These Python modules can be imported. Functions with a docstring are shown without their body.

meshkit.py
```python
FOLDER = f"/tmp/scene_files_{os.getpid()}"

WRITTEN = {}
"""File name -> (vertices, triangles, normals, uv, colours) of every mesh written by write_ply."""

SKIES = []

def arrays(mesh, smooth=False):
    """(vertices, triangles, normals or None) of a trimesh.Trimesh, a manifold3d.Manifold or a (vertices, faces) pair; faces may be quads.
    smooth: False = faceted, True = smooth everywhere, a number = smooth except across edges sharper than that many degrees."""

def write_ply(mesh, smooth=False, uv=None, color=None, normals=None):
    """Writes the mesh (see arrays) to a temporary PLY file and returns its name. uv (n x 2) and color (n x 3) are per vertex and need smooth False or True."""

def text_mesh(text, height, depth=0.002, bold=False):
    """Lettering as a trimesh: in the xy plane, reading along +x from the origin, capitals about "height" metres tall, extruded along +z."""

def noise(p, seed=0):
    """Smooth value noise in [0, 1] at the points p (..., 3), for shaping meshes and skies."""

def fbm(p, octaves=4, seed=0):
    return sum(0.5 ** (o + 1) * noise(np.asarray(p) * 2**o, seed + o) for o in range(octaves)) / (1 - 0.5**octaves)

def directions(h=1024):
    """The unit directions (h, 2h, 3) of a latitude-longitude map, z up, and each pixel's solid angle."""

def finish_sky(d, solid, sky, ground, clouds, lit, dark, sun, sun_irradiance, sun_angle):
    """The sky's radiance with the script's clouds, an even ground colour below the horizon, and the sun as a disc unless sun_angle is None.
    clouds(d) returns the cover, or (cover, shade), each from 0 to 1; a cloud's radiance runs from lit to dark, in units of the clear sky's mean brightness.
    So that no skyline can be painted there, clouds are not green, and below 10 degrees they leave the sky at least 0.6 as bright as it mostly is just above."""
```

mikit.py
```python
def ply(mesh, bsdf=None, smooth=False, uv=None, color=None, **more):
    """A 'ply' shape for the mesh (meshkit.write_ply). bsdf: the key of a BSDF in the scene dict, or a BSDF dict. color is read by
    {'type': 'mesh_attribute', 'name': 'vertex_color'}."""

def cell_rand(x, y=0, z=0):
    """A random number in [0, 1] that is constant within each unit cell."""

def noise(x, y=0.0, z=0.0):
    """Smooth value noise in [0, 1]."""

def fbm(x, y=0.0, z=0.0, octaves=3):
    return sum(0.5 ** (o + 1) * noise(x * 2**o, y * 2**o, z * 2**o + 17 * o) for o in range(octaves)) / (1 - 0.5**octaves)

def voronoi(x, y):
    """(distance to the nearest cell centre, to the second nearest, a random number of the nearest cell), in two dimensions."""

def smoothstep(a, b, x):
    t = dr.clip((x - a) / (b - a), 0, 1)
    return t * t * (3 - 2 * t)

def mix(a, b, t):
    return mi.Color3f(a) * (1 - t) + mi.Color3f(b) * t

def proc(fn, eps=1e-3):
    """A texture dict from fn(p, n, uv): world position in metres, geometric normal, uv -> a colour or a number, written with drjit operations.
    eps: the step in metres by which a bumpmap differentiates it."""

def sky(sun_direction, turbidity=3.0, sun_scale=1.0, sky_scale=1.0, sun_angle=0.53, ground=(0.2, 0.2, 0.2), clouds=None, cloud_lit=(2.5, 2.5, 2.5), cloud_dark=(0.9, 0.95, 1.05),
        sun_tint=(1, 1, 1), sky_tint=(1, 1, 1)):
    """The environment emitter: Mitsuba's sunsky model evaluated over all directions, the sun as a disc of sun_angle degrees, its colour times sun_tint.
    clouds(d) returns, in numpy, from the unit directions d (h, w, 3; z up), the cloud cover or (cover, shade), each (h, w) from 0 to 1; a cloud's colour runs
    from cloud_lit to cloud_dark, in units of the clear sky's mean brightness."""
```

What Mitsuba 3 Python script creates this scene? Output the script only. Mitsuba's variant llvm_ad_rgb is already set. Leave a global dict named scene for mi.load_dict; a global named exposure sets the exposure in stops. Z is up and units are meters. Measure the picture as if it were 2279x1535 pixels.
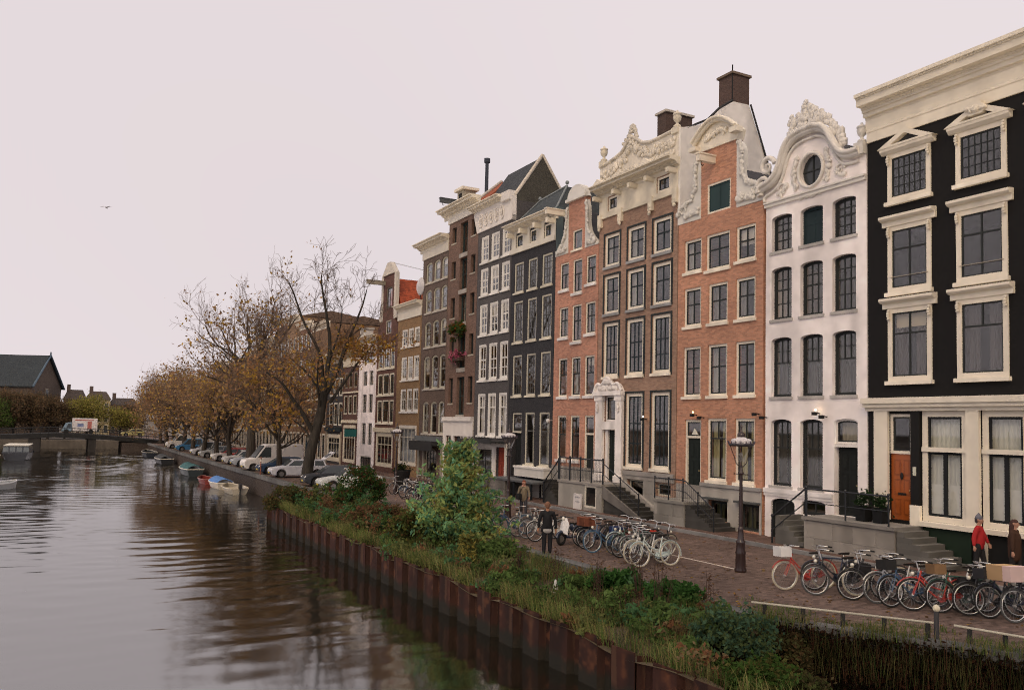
import math, random, numpy as np, drjit as dr, trimesh, shapely, manifold3d
import mitsuba as mi, mikit, meshkit
from shapely.geometry import Polygon, box as rbox
from mikit import noise, fbm, cell_rand, smoothstep, mix
T = mi.ScalarTransform4f
scene, labels = {}, {}
rng = np.random.default_rng(7)
PI = math.pi

# ---------------------------------------------------------------- camera, sky, exposure
EYE = np.array([0.0, 0.0, 4.35])
_y, _p, _r = math.radians(28.217), math.radians(3.35), math.radians(1.25)
_f = np.array([math.sin(_y) * math.cos(_p), math.cos(_y) * math.cos(_p), math.sin(_p)])
_rt = np.array([math.cos(_y), -math.sin(_y), 0.0]); _up = np.cross(_rt, _f)
_up = -math.sin(_r) * _rt + math.cos(_r) * _up
scene['camera'] = {'type': 'perspective', 'fov': 2 * math.degrees(math.atan(1139.5 / 1900)), 'fov_axis': 'x', 'near_clip': 0.1, 'far_clip': 2000.0,
                   'principal_point_offset_y': -0.0464, 'to_world': T().look_at(origin=EYE.tolist(), target=(EYE + _f).tolist(), up=_up.tolist())}
scene['sky'] = mikit.sky([-0.55, -0.55, 0.62], turbidity=3, sun_scale=0.225, sun_angle=34, sun_tint=(1.0, 0.92, 0.80), clouds=lambda d: (1.0 + 0 * d[..., 2], np.clip(.02 + .025 * np.sin(d[..., 0] * 4.1 + 2.2 * np.sin(d[..., 1] * 3.3)) + .03 * np.sin(d[..., 2] * 7 + d[..., 0] * 2.7) + .06 * np.clip(d[..., 2], 0, 1), 0, 1)),
                         cloud_lit=(2.5, 2.25, 2.31), cloud_dark=(1.0, .9, .95), ground=(0.1, 0.09, 0.08))
exposure = 2.0

# ---------------------------------------------------------------- materials: colour and kind of surface ride in the uv
PAINT, BRICK, STONE, TILE, BARK, RUST, LEAF, CLOTH, PAVE, SLATE = range(10)

def enc(c, k=0):
    r, g, b = [math.sqrt(min(max(float(x), 0), 1)) for x in c]
    return (math.floor(r * 255) + 0.25 + 0.5 * g, k + 0.25 + 0.5 * b)

def dec(uv):
    fu, fv = dr.floor(uv.x), dr.floor(uv.y)
    return mi.Color3f(dr.square(fu / 255.0), dr.square(2 * (uv.x - fu - 0.25)), dr.square(2 * (uv.y - fv - 0.25))), fv

def surface(p, n, uv):
    c, k = dec(uv)
    h = dr.select(dr.abs(n.x) > dr.abs(n.y), p.y, p.x)
    big = fbm(p.x * 0.45, p.y * 0.45, p.z * 0.45)
    fine = fbm(h * 3.1, p.z * 3.1, p.x * 0.7)
    # brick courses
    row = dr.floor(p.z / 0.066); sh = row * 0.5 - dr.floor(row * 0.5)
    bx = h / 0.22 + sh
    rb = cell_rand(dr.floor(bx), row, 3)
    mort = dr.maximum(smoothstep(0.90, 0.98, dr.abs(2 * (bx - dr.floor(bx)) - 1)), smoothstep(0.72, 0.92, dr.abs(2 * (p.z / 0.066 - row) - 1)))
    tone = mi.Float(0.90) + 0.16 * (fine - 0.5) + 0.12 * (noise(h * 2.3, p.z * 0.25, 4.0) - 0.3)                                   # paint
    brick = (0.80 + 0.40 * rb) * (0.72 + 0.56 * big)
    streak = noise(h * 2.3, p.z * 0.25, 4.0)
    stone = (0.60 + 0.5 * big + 0.30 * fine) * (0.82 + 0.36 * streak)
    tr = dr.floor(p.z / 0.17)
    tile = (0.66 + 0.5 * cell_rand(dr.floor(h / 0.24), tr, 5)) * (0.65 + 0.5 * (p.z / 0.17 - tr))
    bark = 0.55 + 0.9 * noise(h * 9, p.z * 2.2, p.x * 9)
    rust = (0.45 + 0.9 * streak) * (0.6 + 0.8 * fine)
    leaf = 0.62 + 0.76 * noise(p.x * 2.1, p.y * 2.1, p.z * 2.1)
    py, px = dr.floor(p.y / 0.10), p.x / 0.21
    px = px + py * 0.5 - dr.floor(py * 0.5)
    pave = (0.66 + 0.68 * cell_rand(dr.floor(px), py, 9)) * (0.62 + 0.76 * big)
    for kk, tt in ((1, brick), (2, stone), (3, tile), (4, bark), (5, rust), (6, leaf), (8, pave), (9, 0.6 + 0.4 * rb + 0.4 * big)):
        tone = dr.select(k == kk, tt, tone)
    c = c * tone
    c = dr.select(k == 1, mix(c, mi.Color3f(0.33, 0.31, 0.29) * (0.5 + dr.minimum(mi.luminance(c) * 2.2, 0.6)), 0.38 * mort), c)
    c = dr.select(k == 5, mix(c, mi.Color3f(0.12, 0.045, 0.018), 0.5 * smoothstep(0.55, 0.8, fine)), c)
    tide = smoothstep(-1.12, -1.38, p.z + 0.16 * (streak - 0.5))
    c = dr.select(k == 5, mix(c, mi.Color3f(0.010, 0.011, 0.007), 0.85 * tide), c)
    c = dr.select(k == 5, mix(c, mi.Color3f(0.07, 0.035, 0.02), 0.6 * smoothstep(0.62, 0.8, noise(h * 5.5, p.z * 0.5, 8.0)) * (1 - tide)), c)
    return dr.clip(c, 0, 0.95)

def flatcol(p, n, uv):
    return dec(uv)[0]

TEX, FLAT = mikit.proc(surface), mikit.proc(flatcol)
def two(d): return {'type': 'twosided', 'bsdf': d}
scene['matte'] = two({'type': 'principled', 'base_color': TEX, 'roughness': 0.75, 'specular': 0.25})
scene['gloss'] = two({'type': 'principled', 'base_color': FLAT, 'roughness': 0.22, 'specular': 0.5, 'clearcoat': 0.5, 'clearcoat_gloss': 0.9})
scene['metal'] = two({'type': 'principled', 'base_color': FLAT, 'roughness': 0.28, 'metallic': 0.9})
scene['glass'] = {'type': 'thindielectric', 'int_ior': 1.62}
scene['leaf'] = {'type': 'principledthin', 'base_color': TEX, 'roughness': 0.55, 'diff_trans': 0.7, 'spec_trans': 0.0}

scene['water_surface'] = {'type': 'roughplastic', 'distribution': 'ggx', 'alpha': 0.006, 'int_ior': 4.2, 'diffuse_reflectance': {'type': 'rgb', 'value': [0.012, 0.010, 0.006]}, 'nonlinear': False}

# ---------------------------------------------------------------- mesh builder
def tri2d(poly):
    """Triangles of a shapely polygon (with holes): points, faces."""
    out_v, out_f, n = [], [], 0
    for g in getattr(poly, 'geoms', [poly]):
        if g.geom_type != 'Polygon' or g.area < 1e-6: continue
        v, f = trimesh.creation.triangulate_polygon(g, engine='earcut')
        v, f = np.asarray(v, float), np.asarray(f, int)
        a = v[f]; cr = (a[:, 1, 0] - a[:, 0, 0]) * (a[:, 2, 1] - a[:, 0, 1]) - (a[:, 1, 1] - a[:, 0, 1]) * (a[:, 2, 0] - a[:, 0, 0])
        f[cr < 0] = f[cr < 0][:, ::-1]
        out_v.append(v); out_f.append(f + n); n += len(v)
    return (np.vstack(out_v), np.vstack(out_f)) if out_v else (np.zeros((0, 2)), np.zeros((0, 3), int))

class G:
    """Collects shapes of one part; a vertex keeps the colour that was set when it was added."""
    def __init__(s, c=(.5, .5, .5), k=0): s.V, s.F, s.U, s.n = [], [], [], 0; s.col(c, k)
    def col(s, c, k=0): s.e = enc(c, k); return s
    def add(s, v, f, e=None):
        v, f = np.asarray(v, float).reshape(-1, 3), np.asarray(f, int)
        if f.ndim == 2 and f.shape[1] == 4: f = np.vstack([f[:, [0, 1, 2]], f[:, [0, 2, 3]]])
        s.V.append(v); s.F.append(f + s.n); s.n += len(v)
        s.U.append(np.tile(s.e, (len(v), 1)) if e is None else np.asarray(e)); return s
    def quad(s, a, b, c, d): return s.add([a, b, c, d], [[0, 1, 2, 3]])
    def box(s, x0, x1, y0, y1, z0, z1):
        x0, x1 = sorted((x0, x1)); y0, y1 = sorted((y0, y1)); z0, z1 = sorted((z0, z1))
        P = np.array([[x, y, z] for x in (x0, x1) for y in (y0, y1) for z in (z0, z1)])
        q = [[0, 1, 3, 2], [4, 6, 7, 5], [0, 4, 5, 1], [2, 3, 7, 6], [0, 2, 6, 4], [1, 5, 7, 3]]
        return s.add(np.vstack([P[i] for i in q]), np.arange(24).reshape(6, 4))
    def hull(s, P):
        """Convex hull with flat faces."""
        m = trimesh.convex.convex_hull(np.asarray(P, float)); t = m.triangles.reshape(-1, 3)
        return s.add(t, np.arange(len(t)).reshape(-1, 3))
    def ext(s, poly, d0, d1, M=None):
        """Extrudes a polygon in (y, z) along x from d0 to d1; M maps (p, q, d) to another frame."""
        if not isinstance(poly, shapely.geometry.base.BaseGeometry): poly = Polygon(poly)
        if poly.is_empty: return s
        v, f = tri2d(poly)
        P = []; 
        def put(a, d): return np.column_stack([np.full(len(a), d), a[:, 0], a[:, 1]])
        vs, fs, n = [put(v, d0), put(v, d1)], [f[:, ::-1], f + len(v)], 2 * len(v)
        for g in getattr(poly, 'geoms', [poly]):
            if g.geom_type != 'Polygon': continue
            g = shapely.geometry.polygon.orient(g)
            for r in [g.exterior, *g.interiors]:
                a = np.array(r.coords); m = len(a) - 1
                w = np.stack([put(a[:-1], d0), put(a[1:], d0), put(a[1:], d1), put(a[:-1], d1)], 1).reshape(-1, 3)
                i = np.arange(m)[:, None] * 4 + n
                vs.append(w); fs.append(np.vstack([i + [0, 1, 2], i + [0, 2, 3]])); n += len(w)
        v = np.vstack(vs)
        if M is not None: v = M(v)
        return s.add(v, np.vstack(fs))
    def tube(s, P, R, n=6, cap=True, loop=False):
        P = np.asarray(P, float); R = np.broadcast_to(R, (len(P),)).astype(float)
        t = np.roll(P, -1, 0) - np.roll(P, 1, 0) if loop else np.gradient(P, axis=0)
        t /= np.linalg.norm(t, axis=1, keepdims=True) + 1e-12
        m = t.mean(0); m = m / (np.linalg.norm(m) + 1e-9)
        ref = np.eye(3)[np.argmin(np.abs(m) if np.abs(m).max() > .3 else np.abs(t).sum(0))]
        a = np.cross(t, ref); a /= np.linalg.norm(a, axis=1, keepdims=True) + 1e-12; b = np.cross(t, a)
        an = np.arange(n) * 2 * PI / n
        v = (P[:, None] + R[:, None, None] * (np.cos(an)[None, :, None] * a[:, None] + np.sin(an)[None, :, None] * b[:, None])).reshape(-1, 3)
        L = len(P); i, j = np.meshgrid(np.arange(L if loop else L - 1), np.arange(n), indexing='ij'); k = (i + 1) % L
        f = np.stack([i * n + j, i * n + (j + 1) % n, k * n + (j + 1) % n, k * n + j], -1).reshape(-1, 4)[:, ::-1]
        s.add(v, f)
        if cap and not loop:
            for q, o in ((0, 1), (L - 1, -1)):
                s.add(np.vstack([v[q * n:q * n + n], P[q]]), np.array([[j, (j + 1) % n, n][::o] for j in range(n)]))
        return s
    def wires(s, Ps, Rs, n=3):
        """Many uncapped tubes with equally many points each, built at once."""
        P, R = np.asarray(Ps, float), np.asarray(Rs, float); m, L = P.shape[:2]
        t = np.gradient(P, axis=1); t /= np.linalg.norm(t, axis=2, keepdims=True) + 1e-12
        a = np.cross(t, np.where(np.abs(t[:, :1, 2:]) < .8, [0, 0, 1.0], [1.0, 0, 0])); a /= np.linalg.norm(a, axis=2, keepdims=True) + 1e-12; b = np.cross(t, a)
        an = np.arange(n) * 2 * PI / n
        v = P[:, :, None] + R[:, :, None, None] * (np.cos(an)[:, None] * a[:, :, None] + np.sin(an)[:, None] * b[:, :, None])
        i, j = np.meshgrid(np.arange(L - 1), np.arange(n), indexing='ij')
        f = np.stack([i * n + j, (i + 1) * n + j, (i + 1) * n + (j + 1) % n, i * n + (j + 1) % n], -1).reshape(-1, 4)
        return s.add(v.reshape(-1, 3), (np.arange(m)[:, None, None] * L * n + f).reshape(-1, 4))
    def rev(s, prof, c=(0, 0, 0), n=12, arc=None):
        """Surface of revolution about the upright axis through c; prof = [(radius, z)]."""
        pr = np.asarray(prof, float); an = np.arange(n) * 2 * PI / n
        v = np.stack([pr[:, None, 0] * np.cos(an) + c[0], pr[:, None, 0] * np.sin(an) + c[1], np.broadcast_to(pr[:, None, 1] + c[2], (len(pr), n))], -1).reshape(-1, 3)
        i, j = np.meshgrid(np.arange(len(pr) - 1), np.arange(n), indexing='ij')
        return s.add(v, np.stack([i * n + j, i * n + (j + 1) % n, (i + 1) * n + (j + 1) % n, (i + 1) * n + j], -1).reshape(-1, 4))
    def ball(s, c, r, n=8):
        r = np.broadcast_to(r, 3); a = np.linspace(-PI / 2, PI / 2, max(4, n // 2 + 1))
        G.rev(s, [(math.cos(t), math.sin(t)) for t in a], n=n)
        s.V[-1] = s.V[-1] * r + np.asarray(c, float); return s
    def move(s, fn, start=0):
        s.V = s.V[:start] + [fn(v) for v in s.V[start:]]; return s
    def mesh(s): return np.vstack(s.V), np.vstack(s.F), np.vstack(s.U)
    def shape(s, bsdf='matte', **k):
        v, f, u = s.mesh()
        return mikit.ply((v, f), bsdf, smooth=True, uv=u, **k)

used = {}
def key(name, parent=None):
    """A free key: name, name_001, name_002 ... under the parent."""
    k = f'{parent}__{name}' if parent else name
    n = used.get(k, 0); used[k] = n + 1
    return k if n == 0 else f'{k}_{n:03d}'
def put(name, g, bsdf='matte', parent=None, label=None, **k):
    kk = key(name, parent)
    scene[kk] = g.shape(bsdf, **k) if isinstance(g, G) else {**g, **k}
    if label: labels[kk] = {'label': label}
    return kk
def tag(k, label=None, cat=None, group=None, kind=None):
    d = labels.setdefault(k, {})
    for a, b in (('label', label), ('category', cat), ('group', group), ('kind', kind)):
        if b: d[a] = b
    return k
def thing(name, label, cat, group=None): return tag(key(name), label, cat, group)
def solo(name, g, label, cat, group=None, bsdf='matte', kind=None): return tag(put(name, g, bsdf), label, cat, group, kind)

WHITE, CREAM, DIM = (.78, .74, .69), (.80, .74, .62), (.55, .52, .47)
BLACK, IRON = (.018, .018, .02), (.022, .021, .022)

# ---------------------------------------------------------------- setting: water, land, quay, street
XF, WZ = 26.0, -1.6
def water_height(x, y):
    q = np.random.default_rng(42); h = np.zeros_like(x)
    px, py = x + .5 * np.sin(y * .31 + 1) + .3 * np.sin(x * .7), y + .6 * np.sin(x * .27) + .4 * np.sin(y * .45 + 2)
    for i in range(44):
        l = .48 * (6.0 ** q.random()); th = PI / 2 + q.normal(0, .42); k = 2 * PI / l
        h += .0072 * (l ** .35) / k * np.sin(k * (px * math.cos(th) + py * math.sin(th)) + q.uniform(0, 6.3))
    calm = .55 + .45 * np.sin(x * .23 + .8 * np.sin(y * .11)) * np.sin(y * .17 + 1.5) + .25 * np.sin(y * .05 + x * .1)
    return h * np.clip(calm, .2, 1.2) * (.42 + .8 * np.clip((y - 22) / 55, 0, 1))
g = G((.02, .02, .015)); wy = np.concatenate([np.arange(6, 60, .085), np.arange(60, 184.1, .14)]); wx = np.arange(-13.0, 15.7, .11)
XX, YY = np.meshgrid(wx, wy); nx_, ny_ = len(wx), len(wy); ii, jj = np.meshgrid(np.arange(ny_ - 1), np.arange(nx_ - 1), indexing='ij')
edge = np.clip((XX + 13) / 1.5, 0, 1) * np.clip((YY - 6) / 1.5, 0, 1) * np.clip((184 - YY) / 3, 0, 1)
g.add(np.stack([XX, YY, WZ + water_height(XX, YY) * edge], -1).reshape(-1, 3), np.stack([ii * nx_ + jj, ii * nx_ + jj + 1, (ii + 1) * nx_ + jj + 1, (ii + 1) * nx_ + jj], -1).reshape(-1, 4))
for a, b, c, d in ((-260, -13.0, -30, 420), (-13.0, 60, -30, 6.0)): g.quad((a, c, WZ), (b, c, WZ), (b, d, WZ), (a, d, WZ))
tag(put('canal_water', g, 'water_surface'), kind='structure')
QUAY = [(19.6, 2.0), (18.3, 8.0), (17.35, 10.4), (16.5, 12.0), (14.8, 15.0), (14.75, 18.0), (14.95, 22.4), (14.85, 29.0), (15.0, 50.5), (15.0, 90), (15.4, 168), (15.4, 420)]
qa = np.array(QUAY)
def quay_x(y): return float(np.interp(y, qa[:, 1], qa[:, 0]))
g = G((.095, .066, .055), PAVE)
land = Polygon(QUAY + [(24.0, 420), (24.0, 2.0)])
def flat(z0, z1): return lambda v: np.column_stack([v[:, 1], v[:, 2], v[:, 0] * (z1 - z0) + z0])
v, f = tri2d(land); g.add(np.column_stack([v, np.zeros(len(v))]), f)
tag(put('street', g), kind='structure')
g = G((.10, .062, .05), PAVE).box(24.13, 26.4, 2, 420, -.5, .13)
pv = put('pavement', g); tag(pv, kind='structure')
kb = G((.20, .19, .18), STONE)
yy = 8.0
while yy < 62:
    L = 0.98 + .1 * rng.random(); d = .01 * rng.random()
    put('kerb_stone', G((.17 + .05 * rng.random(),) * 3, STONE).box(23.98, 24.126, yy, yy + L - .014, -.3, .128 + d), parent=pv); yy += L
put('kerb_strip', G((.19, .18, .17), STONE).box(23.98, 24.126, yy, 420, -.3, .13), parent=pv)
g = G((.40, .355, .31), STONE)
for y0 in np.arange(20.3, 46, 1.0):
    if rng.random() < .93: g.box(19.29 + .02 * rng.random(), 19.40, y0, y0 + .97, -.05, .006)
tag(put('road_marking', g), kind='structure')
# the quay wall and its coping stones
g = G((.030, .021, .017), BRICK)
for (x0, y0), (x1, y1) in zip(QUAY[:-1], QUAY[1:]):
    g.quad((x0, y0, -3), (x0, y0, -.02), (x1, y1, -.02), (x1, y1, -3))
qw = solo('quay_wall', g, 'dark brick quay wall under the street edge, overgrown with brown creeper', 'wall')
for i in range(len(QUAY) - 1):
    a, b = np.array(QUAY[i]), np.array(QUAY[i + 1])
    if a[1] > 168: break
    Ls = np.linalg.norm(b - a); t = (b - a) / Ls; nrm = np.array([t[1], -t[0]])
    step = 1.05 if a[1] < 90 else 2.1
    m = max(1, int(round(Ls / step)))
    if a[1] >= 50: m = max(1, m // 2)
    for j in range(m):
        p0, p1 = a + t * (Ls * j / m + .008), a + t * (Ls * (j + 1) / m - .008)
        h = .035 + .03 * rng.random(); sh = .03 * rng.random()
        pts = [p0 - nrm * (.09 + sh), p1 - nrm * (.09 + sh), p1 + nrm * .34, p0 + nrm * .34]
        put('coping_stone', G((.075 + .04 * rng.random(),) * 3, STONE).hull([(p[0], p[1], z) for p in pts for z in (-.25, h)]), parent=qw)
# sheet piling: each pan a piece
PX, y = 11.5, 4.0
pw = thing('sheet_pile_wall', 'rusty brown sheet pile wall holding the overgrown bank above the canal', 'wall')
edges = [4.2, 5.6, 7.0, 8.35, 9.7, 11.05, 12.4, 13.7, 15.1, 16.54, 17.9, 19.26, 20.62, 21.93, 23.33, 24.77]
while edges[-1] < 49.4: edges.append(edges[-1] + 1.37)
edges[-1] = 50.4
for y0, y1 in zip(edges[:-1], edges[1:]):
    w = y1 - y0; z1 = -.43 + .09 * (rng.random() - .5); dz = -.03 * rng.random(); sk = .03 * (rng.random() - .5)
    out = [(PX - .24, y0), (PX - .26, y0 + .58 * w), (PX - .07, y0 + .70 * w), (PX - .03, y0 + .84 * w), (PX - .07, y0 + w * .94), (PX - .24, y1 - .004)]
    th = [(x + .022, yv) for x, yv in out][::-1]
    P2 = Polygon(out + th)
    tone = .8 + .4 * rng.random()
    g = G((.031 * tone, .0098 * tone, .0058 * tone), RUST); gg = G(); 
    g.ext(P2, -3.0, z1, lambda v, dz=dz, sk=sk, y0=y0: np.column_stack([v[:, 1] + sk * (v[:, 0] + 3), v[:, 2], v[:, 0] + dz * (v[:, 2] - y0)]))
    put('sheet_pile', g, parent=pw)
for k_, (x0, x1) in enumerate(((11.2, 12.4), (12.4, 13.6), (13.6, 14.9))):
    put('end_pile', G((.034, .0135, .0095), RUST).box(x0, x1 - .01, 50.42 + .12 * (k_ % 2), 50.5 + .12 * (k_ % 2), -3, -.5), parent=pw)
# filled bank between the piling and the quay wall
def bank_z(x, y):
    t = np.clip((x - PX) / 3.2, 0, 1)
    z = -.55 + .42 * t ** .8 + .10 * np.sin(y * 1.3) * np.sin(x * 2.1 + y * .4)
    return z - 2.2 * np.clip((14.9 - y) / 2.6, 0, 1) * np.clip(t * 1.9, 0, 1)
ys, ts = np.linspace(3, 50.45, 170), np.linspace(0, 1, 14)
gx = np.array([[11.22 + (quay_x(yv) + .05 - 11.22) * t for t in ts] for yv in ys]); gy = np.repeat(ys[:, None], 14, 1)
vv = np.stack([gx, gy, bank_z(gx, gy)], -1).reshape(-1, 3)
ii, jj = np.meshgrid(np.arange(169), np.arange(13), indexing='ij')
g = G((.075, .058, .036), STONE).add(vv, np.stack([ii * 14 + jj, ii * 14 + jj + 1, (ii + 1) * 14 + jj + 1, (ii + 1) * 14 + jj], -1).reshape(-1, 4))
tag(put('bank_ground', g), kind='structure')
# land beyond and on the left bank
g = G((.10, .085, .07), STONE)
g.box(-400, 15.3, 184, 420, -3, -.01).box(-400, 400, 420, 1500, -3, .02).box(26.4, 400, 2, 420, -3, -.02)
tag(put('far_ground', g), kind='structure')
# ---------------------------------------------------------------- houses: helpers
def wpoly(y0, y1, z0, z1, arch=0):
    if not arch: return rbox(y0, z0, y1, z1)
    t = np.linspace(0, PI, 9)
    c, r = (y0 + y1) / 2, (y1 - y0) / 2
    return Polygon([(y0, z0), (y1, z0)] + [(c + r * math.cos(a), z1 - arch + arch * math.sin(a)) for a in t])

SASH = (.03, .034, .034)
def window(h, y0, y1, z0, z1, fw=.09, fc=CREAM, sc=SASH, sw=.055, split=.45, up=(2, 1), lo=(2, 1), arch=0, rec=.10, sill=None, curtain=None, blind=None, xf=XF, bar=.028, sillc=None, name='window', glass=True, lit=None):
    """One window: frame > sash, sill, each pane, curtain."""
    O = wpoly(y0, y1, z0, z1, arch); I = O.buffer(-fw, join_style=2)
    w = put(name, G(fc).ext(O.buffer(.004, join_style=2).difference(I), xf + rec, xf + rec + .12), parent=h)
    J = I.buffer(-sw, join_style=2); a0, b0, a1, b1 = J.bounds
    cells = []
    zs = b1 - split * (b1 - b0) if split else b0
    hw = sw * .6 if split else 0
    for (za, zb, (nc, nr)) in ([(zs + hw, b1, up), (b0, zs - hw, lo)] if split else [(b0, b1, lo)]):
        for i in range(nc):
            for j in range(nr):
                cw, ch = (a1 - a0) / nc, (zb - za) / nr
                c = rbox(a0 + i * cw + (bar if i else 0), za + j * ch + (bar if j else 0), a0 + (i + 1) * cw - (bar if i < nc - 1 else 0), za + (j + 1) * ch - (bar if j < nr - 1 else 0)).intersection(J)
                if c.area > 1e-3: cells.append(c)
    S = I.difference(shapely.union_all(cells))
    put('sash', G(sc).ext(S, xf + rec + .035, xf + rec + .085), parent=w)
    for c in cells if glass else ():
        v, f = tri2d(c.buffer(.006, join_style=2))
        put('pane', G().add(np.column_stack([np.full(len(v), xf + rec + .06), v]), f), 'glass', parent=w)
    if sill:
        d, t = sill
        put('sill', G(sillc or fc, STONE).box(xf - d, xf + rec + .06, y0 - .07, y1 + .07, z0 - t, z0 + .004), parent=w)
    if curtain is None and glass and z0 > 3 and z1 - z0 > 1.2 and rng.random() < .34:
        if rng.random() < .45: put('blind', G((.5, .46, .38), CLOTH).box(xf + rec + .16, xf + rec + .175, y0 + fw, y1 - fw, z1 - (.3 + .5 * rng.random()) * (z1 - z0) * .7, z1 - fw), parent=w)
        else: curtain = ((.34, .33, .29), ((.06, .3), (.7, .94)), .97)
    if curtain:
        c, spans, zf = curtain
        for (s0, s1) in spans:
            ya, yb = y0 + (y1 - y0) * s0, y0 + (y1 - y0) * s1
            n = max(6, int((yb - ya) / .055)); yy = np.linspace(ya, yb, n); xx = xf + rec + .24 + .03 * np.sin(np.arange(n) * 2.2) + .02 * rng.random(n)
            zt, zb = z1 - .02, z1 - (z1 - z0) * zf
            V = np.concatenate([np.column_stack([xx, yy, np.full(n, zt)]), np.column_stack([xx, yy, np.full(n, zb)])]); i = np.arange(n - 1)
            put('curtain', G(c, CLOTH).add(V, np.stack([i, i + 1, i + 1 + n, i + n], 1)), parent=w)
    return w

def door(h, y0, y1, z0, z1, c, xf=XF, rec=.28, panels=3, knob=(.5, .4, .2), label=None, bs='matte', mail=False):
    g = G(c).box(xf + rec, xf + rec + .06, y0, y1, z0, z1)
    n = panels; hh = (z1 - z0 - .24) / n
    for i in range(n):
        a, b = z0 + .16 + i * hh, z0 + .16 + (i + 1) * hh - .12
        for (p, q) in ((y0 + .12, (y0 + y1) / 2 - .05), ((y0 + y1) / 2 + .05, y1 - .12)):
            g.col([x * .72 for x in c]).box(xf + rec - .012, xf + rec, p, q, a, b); g.col(c).box(xf + rec - .022, xf + rec - .012, p + .06, q - .06, a + .06, b - .06)
    d = put('door', g, bs, parent=h, label=label)
    k = G(knob).ball((xf + rec - .05, y0 + .12, z0 + (z1 - z0) * .45), .035); put('door_handle', k, 'metal', parent=d)
    if mail: put('letter_slot', G((.02, .015, .01)).box(xf + rec - .026, xf + rec, (y0 + y1) / 2 - .16, (y0 + y1) / 2 + .16, z0 + .85, z0 + .93), parent=d)
    return d

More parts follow.
